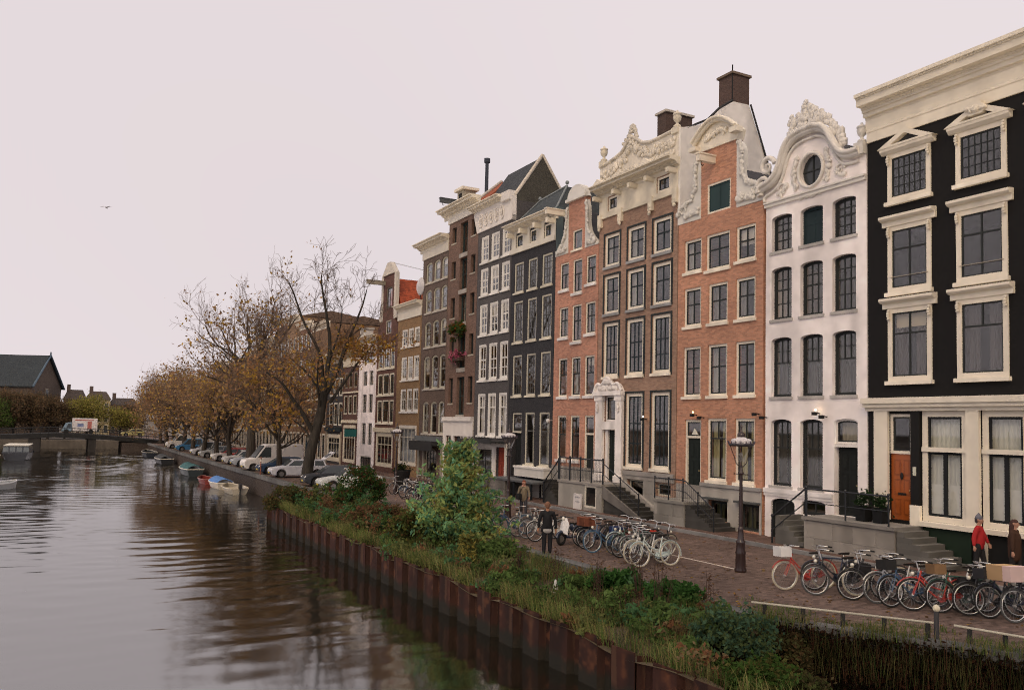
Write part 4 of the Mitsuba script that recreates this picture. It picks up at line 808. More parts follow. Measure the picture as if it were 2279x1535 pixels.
for (a, b, top, c, n, lab) in FAR:
    w = (b - a) / n; rows = []; z = 3.9
    while z + 2.6 < top: rows.append((z, z + 2.05)); z += 2.95
    wl = [(a + i * w + .28, a + (i + 1) * w - .28, z0, z1) for i in range(n) for z0, z1 in rows]; gr = [(a + i * w + .2, a + (i + 1) * w - .2, .4, 3.2) for i in range(n)]
    hh = house('canal_house', lab, a, b, top, c, wl + gr, BRICK, floors=tuple(r[0] - .4 for r in rows))
    for q in wl: window(hh, *q, fw=.17, fc=(.64, .59, .49), rec=.03, up=(1, 1), lo=(1, 1), split=.42)
    for q in gr: window(hh, *q, fw=.22, fc=(.62, .57, .47), rec=.0, up=(1, 1), lo=(2, 1), split=.3, name='shop_window')
    cornice(hh, a, b, top - .5, top + .25, CREAM, .6)
    put('roof', G((.12, .078, .055) if top > 15 else (.09, .07, .06), TILE).hull([(XF - .1, a, top + .1), (XF - .1, b, top + .1), (XF + 10, a, top + .1), (XF + 10, b, top + .1), (XF + 4, a + .5, top + 1.1), (XF + 4, b - .5, top + 1.1)]), parent=hh)
# ---------------------------------------------------------------- trees and plants
def leaves(q, C, N, size, cols, spread=(.35, .35, .3), k=LEAF, long=1.5):
    """N leaf faces scattered about the points C; colour picked per leaf."""
    C = np.asarray(C, float); c = C[q.integers(0, len(C), N)] + q.normal(0, 1, (N, 3)) * np.asarray(spread)
    a = q.normal(0, 1, (N, 3)); a /= np.linalg.norm(a, axis=1, keepdims=True); b = np.cross(a, q.normal(0, 1, (N, 3))); b /= np.linalg.norm(b, axis=1, keepdims=True)
    s = size * (.6 + .8 * q.random((N, 1))); a = a * s * long / 2; b = b * s / 2
    v = np.stack([c - a, c + b * .9 - a * .1, c + a, c - b * .9 - a * .1], 1).reshape(-1, 3)
    i = np.arange(N)[:, None] * 4; f = np.vstack([i + [0, 1, 2], i + [0, 2, 3]])
    E = np.array([enc(x, k) for x in cols]); u = np.repeat(E[q.integers(0, len(E), N)], 4, axis=0)
    return v, f, u

def grow(q, g, tw, tips, p, d, L, r, lev, up=.25, spread=.6):
    """One limb as a bent tapering tube, then its side limbs; fine twigs go to tw, their ends to tips."""
    n = 6; D = d / math.sqrt(d @ d); K = np.cumsum(q.normal(0, .10 + .05 * lev, (n, 3)) + (0, 0, up * .16), 0) + D
    K /= np.sqrt((K * K).sum(1))[:, None]; D = K[-1]; P = np.vstack([p, p + np.cumsum(K * (L / n), 0)]); R = np.linspace(r, r * .5, n + 1)
    if lev < 2: g.tube(P, R, 7 if lev == 0 else 5, cap=False)
    else: tw.append((P, R))
    if lev >= 4 or L < .4:
        tips.append(P[-1]); tips.append(P[n // 2]); return
    for t in (q.uniform(.3, 1, 3 if lev else 5)).tolist() + [1.0]:
        i = min(int(t * n), n - 1); base = P[i] + (P[i + 1] - P[i]) * (t * n - i); a = q.normal(0, 1, 3); a -= a @ D * D; a /= math.sqrt(a @ a)
        dd = D * (1 - spread * .45) + a * spread * q.uniform(.7, 1.4) + (0, 0, up * .35)
        grow(q, g, tw, tips, base, dd, L * q.uniform(.48, .72), max(r * .5 * (1.1 - .3 * t), .006), lev + 1, up, spread)

def tree_proto(seed, h, limbs, leafn, cols, size=.2, trunk_r=.36, lean=(0, 0), leafspread=.5, top_bare=.0, steep=0.0, spread=.6):
    q = np.random.default_rng(seed); tr, tw, tips = G((.045, .037, .03), BARK), [], []
    th = h * .24
    P = np.array([(0, 0, -.3), (0, 0, 0), (lean[0] * .3, lean[1] * .3, th * .4), (lean[0] * .7, lean[1] * .7, th * .75), (lean[0], lean[1], th)])
    tr.tube(P, [trunk_r * 1.5, trunk_r * 1.25, trunk_r, trunk_r * .92, trunk_r * .9], 9)
    for i in range(limbs):
        az = 2 * PI * i / limbs + q.normal(0, .3); el = q.uniform(.75, 1.25) + steep if i else 1.5
        d = np.array([math.cos(az) * math.cos(el), math.sin(az) * math.cos(el), math.sin(el)])
        grow(q, tr, tw, tips, P[-1] - (0, 0, q.uniform(0, .8)), d, h * q.uniform(.34, .44), trunk_r * .55, 0, .25, spread)
    for i in range(2):
        az = q.uniform(0, 2 * PI); grow(q, tr, tw, tips, P[3], np.array([math.cos(az), math.sin(az), .45]), h * .27, trunk_r * .35, 1)
    tips = np.array(tips); zs = tips[:, 2]
    w = np.clip(1.15 - top_bare * (zs - zs.min()) / (np.ptp(zs) + 1e-6) * 1.15, .0, 1) * (.15 + q.random(len(tips)) ** 2); k = q.choice(len(tips), 900, p=w / w.sum())
    W = G((.14, .098, .075), BARK).wires([a for a, _ in tw], [np.maximum(b, .009) for _, b in tw]); tw = W
    cr = G(); cr.add(*leaves(q, tips[k], leafn, size, cols, (leafspread,) * 3))
    return tr, tw, cr

AUT = [(.30, .165, .09), (.36, .21, .10), (.26, .15, .09), (.44, .29, .09), (.21, .135, .085), (.28, .20, .12)]
YEL = [(.42, .27, .05), (.36, .22, .045), (.24, .14, .04), (.30, .14, .04)]
def place_tree(proto, name, label, x, y, rz=0, s=1.0, group=None, cat='tree'):
    t = thing(name, label, cat, group); M = T().translate([x, y, 0]).rotate([0, 0, 1], rz).scale(s)
    for n, d, knd in (('trunk', proto[0], None), ('twigs', proto[1], 'stuff'), ('crown', proto[2], 'stuff')):
        if d is None: continue
        k = put(n, {**d, 'to_world': M}, parent=t)
        if knd: tag(k, kind='stuff')
    return t
def bake(p, leafmat='leaf'): return p[0].shape('matte'), p[1].shape('matte'), p[2].shape(leafmat)

# the bare elm in front of the houses: its limbs follow the ones in view
q = np.random.default_rng(11)
tr, tw, tips = G((.032, .027, .022), BARK), [], []
def limb(pts, r0, r1, lev=0, kids=7, n=16, L=(1.4, 2.6)):
    P = fcurve(pts, n) if len(pts[0]) == 2 else np.column_stack([fcurve([(a[0], a[1]) for a in pts], n), fcurve([(a[0], a[2]) for a in pts], n)[:, 1]])
    P = P + np.cumsum(q.normal(0, .02, P.shape), 0); R = np.linspace(r0, r1, n); tr.tube(P, R, 8 if r0 > .15 else 6, cap=False)
    for t in q.uniform(.35, 1, kids).tolist() + [1.0]:
        i = min(int(t * (n - 1)), n - 2); D = P[i + 1] - P[i]; D /= np.linalg.norm(D); a = q.normal(0, 1, 3); a -= a @ D * D; a /= np.linalg.norm(a)
        grow(q, tr, tw, tips, P[i], D * .8 + a * .6 + (0, 0, .25), q.uniform(*L), R[i] * .45, 2, .3, .6)
    return P
tr.tube([(0, 0, -.3), (0, 0, .0), (.1, 0, 1.5), (.45, 0, 3.4), (.9, 0, 5.2), (1.15, 0, 7.0)], [.62, .5, .43, .4, .36, .32], 10)
limb([(.5, 0, 3.6), (-.3, -.2, 5.0), (-1.3, -.4, 6.4), (-2.2, -.6, 7.6), (-3.4, -.5, 8.4)], .2, .06, kids=7)
limb([(1.1, 0, 6.6), (1.0, .2, 8.4), (.8, .4, 10.2), (-.3, .6, 12.2), (-1.0, .7, 14.0), (-1.6, .6, 15.4)], .19, .04, kids=7)
limb([(1.12, 0, 7.0), (1.3, -.2, 9), (1.35, -.4, 11), (1.0, -.5, 13), (.5, -.6, 15.2), (.4, -.7, 16.2)], .22, .035, kids=8)
limb([(1.3, -.1, 8.6), (1.9, .3, 10.6), (2.3, .5, 12.2), (2.5, .7, 14.0)], .12, .03, kids=6)
limb([(1.12, 0, 6.6), (2.0, .3, 8.2), (2.7, .5, 10.2), (3.5, .6, 12.2), (4.3, .6, 14.4), (4.6, .6, 15.6)], .2, .035, kids=9)
limb([(1.6, 0, 6.2), (2.5, -.4, 7.6), (3.5, -.6, 9.2), (4.6, -.7, 10.6), (5.4, -.8, 11.4)], .13, .03, kids=7)
limb([(1.0, 0, 6.0), (.4, .2, 7.6), (-.6, .5, 8.8), (-1.8, .6, 9.6)], .12, .03, kids=6); limb([(.95, 0, 5.6), (.2, -1.4, 7.5), (-.2, -3.0, 9.5)], .13, .03, kids=5); limb([(1.0, 0, 6.2), (1.2, 1.6, 8.4), (1.4, 3.0, 10.6)], .13, .03, kids=5)
limb([(.3, 0, 3.0), (-.2, .5, 4.2), (-1.6, .9, 5.0), (-3.0, 1.2, 4.9)], .09, .025, kids=5, L=(.8, 1.6))
tw = G((.12, .085, .065), BARK).wires([a for a, _ in tw], [np.maximum(b, .013) for _, b in tw]); tips = np.array(tips); w = np.where((tips[:, 0] > 2.4) & (tips[:, 2] < 11.4), 3.0, np.where(tips[:, 2] < 9.5, .8, .02)); kk = q.choice(len(tips), 320, p=w / w.sum())
cr = G(); cr.add(*leaves(q, tips[kk], 3000, .17, YEL + AUT[:3], (.4, .4, .35)))
place_tree((tr.shape('matte'), tw.shape('matte'), cr.shape('leaf')), 'elm_tree', 'bare dark elm leaning over the parked cars, few yellow leaves on its right side', 16.5, 62, 0, .94, 'street trees along the quay')
pB = bake(tree_proto(5, 12.5, 6, 3000, AUT, .21, .24, (-.2, .0), .45, .6))
pC = bake(tree_proto(8, 17.5, 5, 1500, AUT + YEL[:2], .2, .42, (.1, 0), .4, 1.1, .30, .40))
pD = bake(tree_proto(13, 14.5, 7, 4600, AUT + YEL[:2], .23, .36, (-.3, .2), .5, .6))
pE = bake(tree_proto(21, 14.0, 7, 4600, AUT, .24, .34, (.2, .1), .5, .6))
gq = 'street trees along the quay'
place_tree(pB, 'elm_tree', 'slim elm with rusty brown leaves just left of the bare leaning elm', 16.8, 71.8, 40, .95, gq)
place_tree(pC, 'elm_tree', 'tallest elm with a thick trunk and bare upper branches against the sky', 16.7, 83, 110, 1.04, gq)
place_tree(pD, 'elm_tree', 'forked elm with orange-brown leaves behind the white van', 16.5, 92.5, 10, .74, gq)
place_tree(pE, 'elm_tree', 'brown-leaved elm fourth behind the bare leaning elm', 16.7, 102, 80, .78, gq)
place_tree(pD, 'elm_tree', 'elm with yellow-brown leaves beside the red and white car', 16.6, 111, 200, .76, gq)
for x, y, r_, s, p, lab in ((16.6, 120, 30, .84, pE, 'elm sixth in the quay row, behind the silver people carrier'), (16.9, 131, 140, .86, pD, 'elm further along the quay with a dull yellow crown'), (16.7, 142, 260, .86, pE, 'elm leaning towards the water near the far white van'), (17, 153, 75, .86, pD, 'small elm close to the bridge end'), (17.2, 164, 190, .8, pE, 'last elm of the quay row, right beside the bridge')):
    place_tree(p, 'elm_tree', lab, x, y, r_, s, gq)
YG = [(.26, .24, .06), (.32, .28, .07), (.19, .19, .05), (.22, .17, .06)]
pF = bake(tree_proto(31, 11, 7, 8000, YG, .3, .3, (0, 0), .75)); GRN = [(.08, .13, .035), (.11, .16, .04), (.06, .09, .03)]
pG = bake(tree_proto(33, 11, 7, 8000, GRN, .3, .3, (0, 0), .75)); pH = bake(tree_proto(35, 12, 7, 9000, [(.14, .09, .055), (.12, .085, .05), (.17, .11, .06), (.10, .085, .05)], .32, .3, (0, 0), .8))
gf = 'trees behind the far bridge'
place_tree(pF, 'lime_tree', 'yellow-green tree behind the white lorry on the bridge', 6.3, 192, 0, .78, gf); place_tree(pF, 'lime_tree', 'rounder yellow-green tree to the right of the lorry', 12.2, 190, 120, .58, gf)
place_tree(pG, 'lime_tree', 'dark green tree at the left edge of the picture', -9.3, 187, 0, .62, gf)
for x, y, r_, s, lab in ((-6.5, 190, 20, .74, 'brown tree left of centre below the big slate roof'), (-3.6, 193, 130, .72, 'middle brown tree below the big slate roof'), (-.6, 189, 250, .68, 'right-hand brown tree below the slate gable'), (2.4, 197, 90, .55, 'thin brown tree left of the white lorry'), (15.0, 196, 30, .6, 'brown tree behind the right end of the bridge'), (-10.5, 200, 60, .78, 'brown tree behind the dark green tree')):
    place_tree(pH, 'lime_tree', lab, x, y, r_, s, gf)

# ---------------------------------------------------------------- the overgrown bank
q = np.random.default_rng(3)
def bank_pts(n, y0=9.0, y1=50.2, x0=11.45, x1=.15):
    y = q.uniform(y0, y1, n); xq = np.interp(y, qa[:, 1], qa[:, 0]) - x1; x = x0 + (xq - x0) * q.random(n); return x, y
def blades(x, y, z, L, wd, cols):
    n = len(x); az = q.uniform(0, 2 * PI, n); le = q.uniform(.1, .7, n) * L; b = np.column_stack([x, y, z]); d = np.column_stack([np.cos(az), np.sin(az), 0 * az]); s = np.column_stack([-np.sin(az), np.cos(az), 0 * az]) * (wd / 2)[:, None]
    m = b + d * le[:, None] * .35 + np.array([0, 0, 1]) * (L * .6)[:, None]; t = b + d * le[:, None] + np.array([0, 0, 1]) * (L * np.where(le > .5 * L, .85, 1.0))[:, None]
    v = np.stack([b - s, b + s, m - s * .8, m + s * .8, t], 1).reshape(-1, 3); i = np.arange(n)[:, None] * 5; f = np.vstack([i + [0, 1, 3], i + [0, 3, 2], i + [2, 3, 4]])
    E = np.array([enc(c, LEAF) for c in cols]); return v, f, np.repeat(E[q.integers(0, len(E), n)], 5, axis=0)
GR = [(.085, .14, .04), (.11, .165, .055), (.07, .11, .035), (.18, .175, .065), (.24, .20, .09), (.15, .10, .06)]
x, y = bank_pts(60000, 9.5); k = ((x - 11.4) < 1.0 + np.clip(y - 11.5, 0, 9) * .9) & (np.sin(x * 2.3 + y * .9) + np.sin(y * 1.7 - x) + q.normal(0, .6, len(x)) > -.7); x, y = x[k], y[k]
g = G(); g.add(*blades(x, y, bank_z(x, y) - .02, q.uniform(.16, .5, len(x)), q.uniform(.008, .02, len(x)), GR))
x, y = bank_pts(5200, 8.5, 17, 14.4, -1.9); x = x + .1; k = (x > np.interp(y, qa[:, 1], qa[:, 0]) + .25) & (np.sin(x * 4) + np.sin(y * 3.1 + x) + q.normal(0, .5, len(x)) > .2); x, y = x[k], y[k]
g.add(*blades(x, y, 0 * x, q.uniform(.04, .14, len(x)), q.uniform(.01, .02, len(x)), GR[:4]))
yy = q.uniform(9.5, 50, 9000); xx = 11.34 + q.uniform(0, .55, len(yy)) ** 1.4; kk = np.sin(yy * 1.9) + np.sin(yy * .7 + 1) + q.normal(0, .5, len(yy)) > -.3; xx, yy = xx[kk], yy[kk]
v_, f_, u_ = blades(xx, yy, bank_z(xx, yy) - .02, q.uniform(.3, .75, len(xx)), q.uniform(.008, .018, len(xx)), [(.17, .2, .06), (.24, .22, .09), (.12, .17, .05), (.28, .22, .10), (.10, .14, .04)]); w5 = v_.reshape(-1, 5, 3); dl = w5[:, 4] - w5[:, 0]; w5[:, 4, 0] -= np.abs(dl[:, 0]) * .3 + .10; w5[:, 2:4, 0] -= .05; g.add(w5.reshape(-1, 3), f_, u_)
yy = q.uniform(8.4, 15.4, 2600); xx = np.interp(yy, qa[:, 1], qa[:, 0]) + q.normal(.0, .16, len(yy)); kk = np.sin(yy * 3.1) + q.normal(0, .6, len(yy)) > -.2; xx, yy = xx[kk], yy[kk]
g.add(*blades(xx, yy, 0 * xx - .03, q.uniform(.12, .42, len(xx)), q.uniform(.008, .018, len(xx)), [(.10, .15, .04), (.16, .16, .06), (.08, .12, .035), (.2, .17, .08)]))
yy = q.uniform(8.4, 15.0, 1500); xx = np.interp(yy, qa[:, 1], qa[:, 0]) - .22 - .25 * q.random(len(yy)); g.add(*blades(xx, yy, q.uniform(-1.1, -.4, len(xx)), q.uniform(.35, .8, len(xx)), q.uniform(.006, .014, len(xx)), [(.06, .05, .025), (.09, .085, .035), (.05, .07, .025), (.08, .04, .025)]))
tag(put('bank_grass', g, 'leaf'), 'rough green and straw coloured grass covering the bank above the sheet piles', 'grass', kind='stuff')
g = G()
for i in range(300):
    x, y = bank_pts(1, 11.0, 50); x, y = float(x[0]), float(y[0]); tall = (.25 + .5 * q.random()) * (1.6 if y > 34 else .8); r = .18 + .22 * q.random()
    if (22 < y < 29 and x > 13.2) or x - 11.4 > 1.0 + max(0, y - 11.5) * .9: continue
    cols = [GR[:3], [(.13, .14, .05), (.10, .12, .045)], [(.17, .085, .045), (.15, .11, .06)], [(.07, .15, .065), (.08, .165, .075)]][int(q.integers(0, 4)) if y > 24 or q.random() < .5 else 0]
    C = np.column_stack([x + q.normal(0, r * .5, 14), y + q.normal(0, r * .5, 14), bank_z(x, y) + q.uniform(.05, tall, 14)])
    g.add(*leaves(q, C, 130, .085, cols, (.07, .07, .06), long=1.7))
tag(put('weeds', g, 'leaf'), 'tangle of leafy green and reddish weeds growing all over the bank', 'weeds', kind='stuff')

def shrub(name, label, cat, x, y, z, h, w, n, size, cols, stems=9, seed=0, taper=.0, group=None, clumps=60, long=1.6):
    q = np.random.default_rng(seed); t = thing(name, label, cat, group); st, C = G((.05, .04, .03), BARK), []
    for i in range(clumps):
        u = q.random() ** .8; rr = w * (1 - taper * u) * math.sqrt(q.random()); a = q.uniform(0, 2 * PI); env = math.sqrt(max(0, 1 - (rr / w) ** 2)) if not taper else 1
        C.append((x + rr * math.cos(a), y + rr * math.sin(a), z + h * u * (.55 + .45 * env) + .08))
    C = np.array(C)
    for i in q.choice(len(C), min(stems, len(C)), replace=False):
        m = (np.array([x, y, z]) + C[i]) / 2 + (0, 0, .12 * h); st.tube([(x + .04 * i % .1, y, z - .1), m, C[i]], [.028, .018, .007], 5, cap=False)
    if taper: st.tube([(x, y, z - .1), (x + .03, y, z + h * .5), (x, y, z + h)], [.06, .04, .01], 6, cap=False)
    put('stems', st, parent=t); g = G(); g.add(*leaves(q, C, n, size, cols, (w * .13, w * .13, h * .045 + .05), long=long)); tag(put('foliage', g, 'leaf', parent=t), kind='stuff'); return t
SAP = [(.17, .32, .14), (.20, .37, .17), (.13, .25, .11), (.27, .36, .12), (.32, .36, .13), (.13, .29, .18)]
q3 = np.random.default_rng(17); t = thing('ash_sapling', 'tall bright green bushy sapling on the bank in front of the white shopfront', 'tree'); B0 = np.array([14.05, 30.4, -.35])
st, g = G((.05, .04, .03), BARK).tube([B0 - (0, 0, .1), B0 + (.05, 0, 1.4), B0 + (0, .05, 2.9), B0 + (.02, 0, 4.2)], [.07, .055, .035, .01], 6), G()
for i in range(165):
    u = q3.random() ** 1.15 * .97; L = (2.0 * (1 - u) ** .8 + .22) * q3.uniform(.6, 1.12); a = q3.uniform(0, 2 * PI); h0 = .05 + 4.05 * u
    d = np.array([math.cos(a), math.sin(a), q3.uniform(.0, .55) - .25 * (1 - u)]); p0 = B0 + (0, 0, h0); T5 = np.linspace(0, 1, 6)[:, None]
    P = p0 + d * L * T5 + np.array([0, 0, 1]) * (.28 * L * T5 ** 2) + q3.normal(0, .03, (6, 3)) * T5; st.tube(P, np.linspace(.014, .004, 6), 3, cap=False)
    col = SAP if q3.random() < .75 else SAP[3:5] + [(.24, .2, .06)]
    C = P[2:] if L > .8 else P[1:]; g.add(*leaves(q3, C, int(17 + 33 * L), .10, col, (.11, .11, .08), long=2.1))
put('stems', st, parent=t); tag(put('foliage', g, 'leaf', parent=t), kind='stuff')
shrub('bush', 'dense dark green bush beside the parked cars at the quay edge', 'bush', 14.9, 44.5, -.3, 2.15, 1.35, 5200, .10, [(.03, .07, .022), (.04, .085, .03), (.05, .075, .02), (.10, .05, .025)], 10, 2, clumps=60)
shrub('bush', 'yellowing bush at the foot of the tall sapling', 'bush', 12.9, 31.6, -.5, 1.35, 1.2, 3600, .09, [(.10, .115, .03), (.08, .09, .03), (.06, .085, .025), (.13, .085, .035)], 8, 3, clumps=50)
shrub('bush', 'brownish green bush on the far corner of the bank', 'bush', 11.9, 48.6, -.55, 1.2, 1.15, 3400, .09, [(.08, .075, .03), (.10, .065, .03), (.06, .07, .028)], 8, 4, clumps=50)
shrub('bush', 'reddish brown bush in the middle of the bank, left of the sapling', 'bush', 13.0, 36.6, -.45, 1.1, 1.2, 3400, .09, [(.12, .06, .035), (.10, .07, .035), (.075, .075, .03)], 8, 5, clumps=50)
shrub('golden_fern', 'golden yellow feathery plant on the bank right of the sapling', 'plant', 12.55, 26.4, -.5, 1.0, .38, 900, .065, [(.28, .23, .06), (.2, .19, .06), (.13, .15, .05)], 8, 6, .5, clumps=40, long=3.2)
shrub('bush', 'low fresh green bush at the quay edge behind the golden plant', 'bush', 14.1, 27.0, -.3, .55, .95, 2600, .085, GR[:3], 8, 7, clumps=40)
shrub('bramble', 'blue-green bramble bush in the lower right corner of the bank', 'bush', 13.35, 14.3, -.75, 1.15, .9, 3000, .075, [(.05, .095, .06), (.06, .11, .065), (.06, .09, .04), (.08, .11, .045)], 12, 8, clumps=70)
shrub('bramble', 'green bramble bush nearest the camera above the piling', 'bush', 12.4, 12.6, -.9, .75, .7, 2800, .07, [(.05, .095, .022), (.06, .11, .03), (.09, .09, .03)], 12, 9, clumps=60)
shrub('bush', 'leafy green bush in front of the mint bicycle', 'bush', 14.0, 19.6, -.25, .6, .75, 2200, .085, [(.045, .12, .03), (.06, .14, .04), (.035, .09, .025)], 8, 10, clumps=36)
shrub('bush', 'low green bush between the lamp post and the mint bicycle', 'bush', 14.3, 17.6, -.2, .55, .7, 2000, .085, [(.045, .12, .03), (.06, .13, .04), (.04, .09, .025)], 8, 12, clumps=36)
shrub('bush', 'dark brown scrubby bush at the foot of the overgrown quay wall', 'bush', 14.3, 13.9, -.9, .75, .6, 2200, .07, [(.07, .045, .022), (.05, .04, .018), (.06, .06, .025)], 8, 13, clumps=36)
shrub('bush', 'brownish green scrub at the water edge right of the last sheet piles', 'bush', 13.4, 12.6, -1.35, .7, .75, 2600, .07, [(.06, .075, .025), (.075, .06, .03), (.05, .05, .02)], 8, 14, clumps=40)
for i, (x, y, h) in enumerate(((13.2, 21.6, 1.25), (13.0, 19.2, 1.5), (13.3, 16.9, 1.7), (13.6, 15.6, 1.5), (13.9, 18.6, 1.5), (12.9, 23.4, .9), (12.7, 17.4, 1.0))):
    q2 = np.random.default_rng(50 + i); g = G((.055, .032, .024), BARK)
    for s in range(9 if i % 3 else 5):
        a = q2.uniform(0, 2 * PI); hh = h * q2.uniform(.55, 1); sp = q2.uniform(.05, .3); b = (x + q2.normal(0, .07), y + q2.normal(0, .07), float(bank_z(np.array(x), np.array(y))) - .05); tp = (b[0] + sp * math.cos(a), b[1] + sp * math.sin(a), b[2] + hh)
        g.tube([b, ((b[0] + tp[0]) / 2 + .03, (b[1] + tp[1]) / 2, b[2] + hh * .55), tp], [.012, .009, .004], 4, cap=False)
        for _ in range(5): t = q2.uniform(.4, .95); m = np.array(b) * (1 - t) + np.array(tp) * t; g.tube([m, m + (q2.normal(0, .09), q2.normal(0, .09), .16)], [.005, .003], 3, cap=False)
    k = thing('dry_stems', ['thin dark dry plant stems standing in the grass below the mint bicycle', 'tall dry stems on the bank, left of the lamp post foot', 'tallest dark dry stems in front of the lamp post', 'dry stems beside the bramble bush', 'dry brown stems close to the quay edge by the lamp post', 'short dry stems right of the golden plant', 'low dry stems near the piling edge'][i], 'plant', 'dry stems on the bank'); put('stems', g, parent=k)
    gg = G(); C = np.array([v[-4:].mean(0) for v in g.V]); gg.add(*leaves(q2, C, 60, .035, [(.09, .045, .025), (.06, .035, .02)], (.03, .03, .05), long=2)); tag(put('seed_heads', gg, 'leaf', parent=k), kind='stuff')
# creeper on the quay wall, right
n = 26000; yv = q.uniform(8.2, 15.6, n); zv = -2.4 + 2.35 * q.random(n) ** .7; k = np.sin(yv * 2.2) + np.sin(zv * 3 + yv) + q.normal(0, .8, n) > -.5; k |= q.random(len(yv)) < .6; yv, zv = yv[k], zv[k]
C = np.column_stack([np.interp(yv, qa[:, 1], qa[:, 0]) - .04 - .18 * q.random(len(yv)) * (1 - zv / 3), yv - .03, zv])
g = G(); g.add(*leaves(q, C, 26000, .05, [(.026, .012, .009), (.02, .011, .009), (.018, .02, .010), (.04, .02, .012), (.012, .011, .008)], (.02, .03, .06), long=2.6))
tag(put('wall_creeper', g, 'leaf'), 'dark red-brown creeper hanging over the quay wall at lower right', 'creeper', kind='stuff')
# fallen leaves on the street and the quay
n = 3400; yv = np.concatenate([q.uniform(12, 60, 2600), q.uniform(56, 100, 800)]); xv = np.interp(yv, qa[:, 1], qa[:, 0]) + .4 + q.random(n) ** 1.6 * 8.5; xv = np.minimum(xv, 23.9)
a = q.uniform(0, 2 * PI, n); s_ = q.uniform(.03, .07, n); d1 = np.column_stack([np.cos(a), np.sin(a), q.uniform(-.3, .3, n)]) * s_[:, None]; d2 = np.column_stack([-np.sin(a), np.cos(a), q.uniform(-.3, .3, n)]) * s_[:, None] * .6; c0 = np.column_stack([xv, yv, np.full(n, .016)])
i = np.arange(n)[:, None] * 4; E = np.array([enc(c, LEAF) for c in ((.22, .12, .04), (.16, .08, .03), (.28, .18, .05), (.10, .06, .03))])
g = G(); g.add(np.stack([c0 - d1, c0 + d2, c0 + d1, c0 - d2], 1).reshape(-1, 3), np.vstack([i + [0, 1, 2], i + [0, 2, 3]]), np.repeat(E[q.integers(0, 4, n)], 4, axis=0))
tag(put('fallen_leaves', g, 'leaf'), 'brown and yellow fallen leaves strewn over the street and quay', 'leaves', kind='stuff')
# ---------------------------------------------------------------- bicycles
def xf(x, y, rz, z=0.0, lean=0.0, s=1.0): return T().translate([x, y, z]).rotate([0, 0, 1], rz).rotate([1, 0, 0], lean).scale(s)
CHROME = (.82, .82, .80)
def ring(g, c, R, r, n=26, m=5, a0=0, a1=2 * PI):
    full = abs(a1 - a0 - 2 * PI) < 1e-6; a = np.linspace(a0, a1, n + 1)[:-1] if full else np.linspace(a0, a1, n)
    return g.tube([(c[0] + R * math.cos(t), c[1], c[2] + R * math.sin(t)) for t in a], r, m, loop=full)
WR, HUBS = .345, {'front_wheel': (0, 0, .365), 'rear_wheel': (-1.08, 0, .365)}
def wheel_shapes(tyre):
    out = {}
    for nm, c in HUBS.items():
        t = ring(G(tyre), c, WR, .021); r = ring(G(CHROME), c, WR - .03, .011, 26, 4); r.tube([(c[0], -.04, c[2]), (c[0], .04, c[2])], .025, 6)
        sp = G((.30, .30, .30)).wires([[(c[0], 0, c[2]), (c[0] + (WR - .03) * math.cos(a), 0, c[2] + (WR - .03) * math.sin(a))] for a in np.linspace(0, 2 * PI, 19)[:-1]], [[.0028, .0028]] * 18)
        out[nm] = (t.shape('matte'), r.shape('metal'), sp.shape('metal'))
    return out
WHEELS = {'black': wheel_shapes((.02, .02, .02)), 'cream': wheel_shapes((.48, .44, .34)), 'blue': wheel_shapes((.07, .14, .22)), 'grey': wheel_shapes((.085, .088, .09))}
g = G(CHROME).tube([(-.30, -.31, 1.09), (-.17, -.29, 1.11), (-.09, -.17, 1.115), (-.09, 0, 1.08), (-.09, .17, 1.115), (-.17, .29, 1.11), (-.30, .31, 1.09)], .014, 6).tube([(-.17, 0, .86), (-.12, 0, 1.08)], .015, 6)
BAR = g.shape('metal')
GRIP = G((.02, .02, .02)).tube([(-.36, -.315, 1.08), (-.25, -.305, 1.1)], .02, 6).tube([(-.36, .315, 1.08), (-.25, .305, 1.1)], .02, 6).shape('matte')
g = G((.025, .022, .02)).hull([(-.68, .02, .93), (-.68, -.02, .93), (-.95, .10, .95), (-.95, -.10, .95), (-.70, 0, .89), (-.95, .07, .89), (-.95, -.07, .89), (-.98, 0, .94)]); g.col(CHROME).tube([(-.80, 0, .74), (-.84, 0, .9)], .014, 6); SADDLE = g.shape('gloss')
g = G((.06, .06, .06))
for s in (-.06, .06): g.tube([(-.86, s, .77), (-1.36, s, .77)], .009, 4).tube([(-1.3, s, .77), (-1.08, s * 1.2, .38)], .008, 4)
for x in (-.95, -1.1, -1.25): g.tube([(x, -.07, .77), (x, .07, .77)], .008, 4)
g.tube([(-.86, -.06, .77), (-.86, .06, .77)], .009, 4).tube([(-1.36, -.06, .77), (-1.36, .06, .77)], .009, 4); RACK = g.shape('matte')
LIGHT = G((.6, .58, .5)).ball((-.02, 0, .83), (.05, .045, .05), 8).col((.04, .04, .04)).tube([(-.02, 0, .83), (-.12, 0, .86)], .02, 6).shape('gloss')
STAND = G((.12, .12, .12)).tube([(-.75, -.03, .3), (-.72, -.22, .02)], .011, 5).shape('matte')
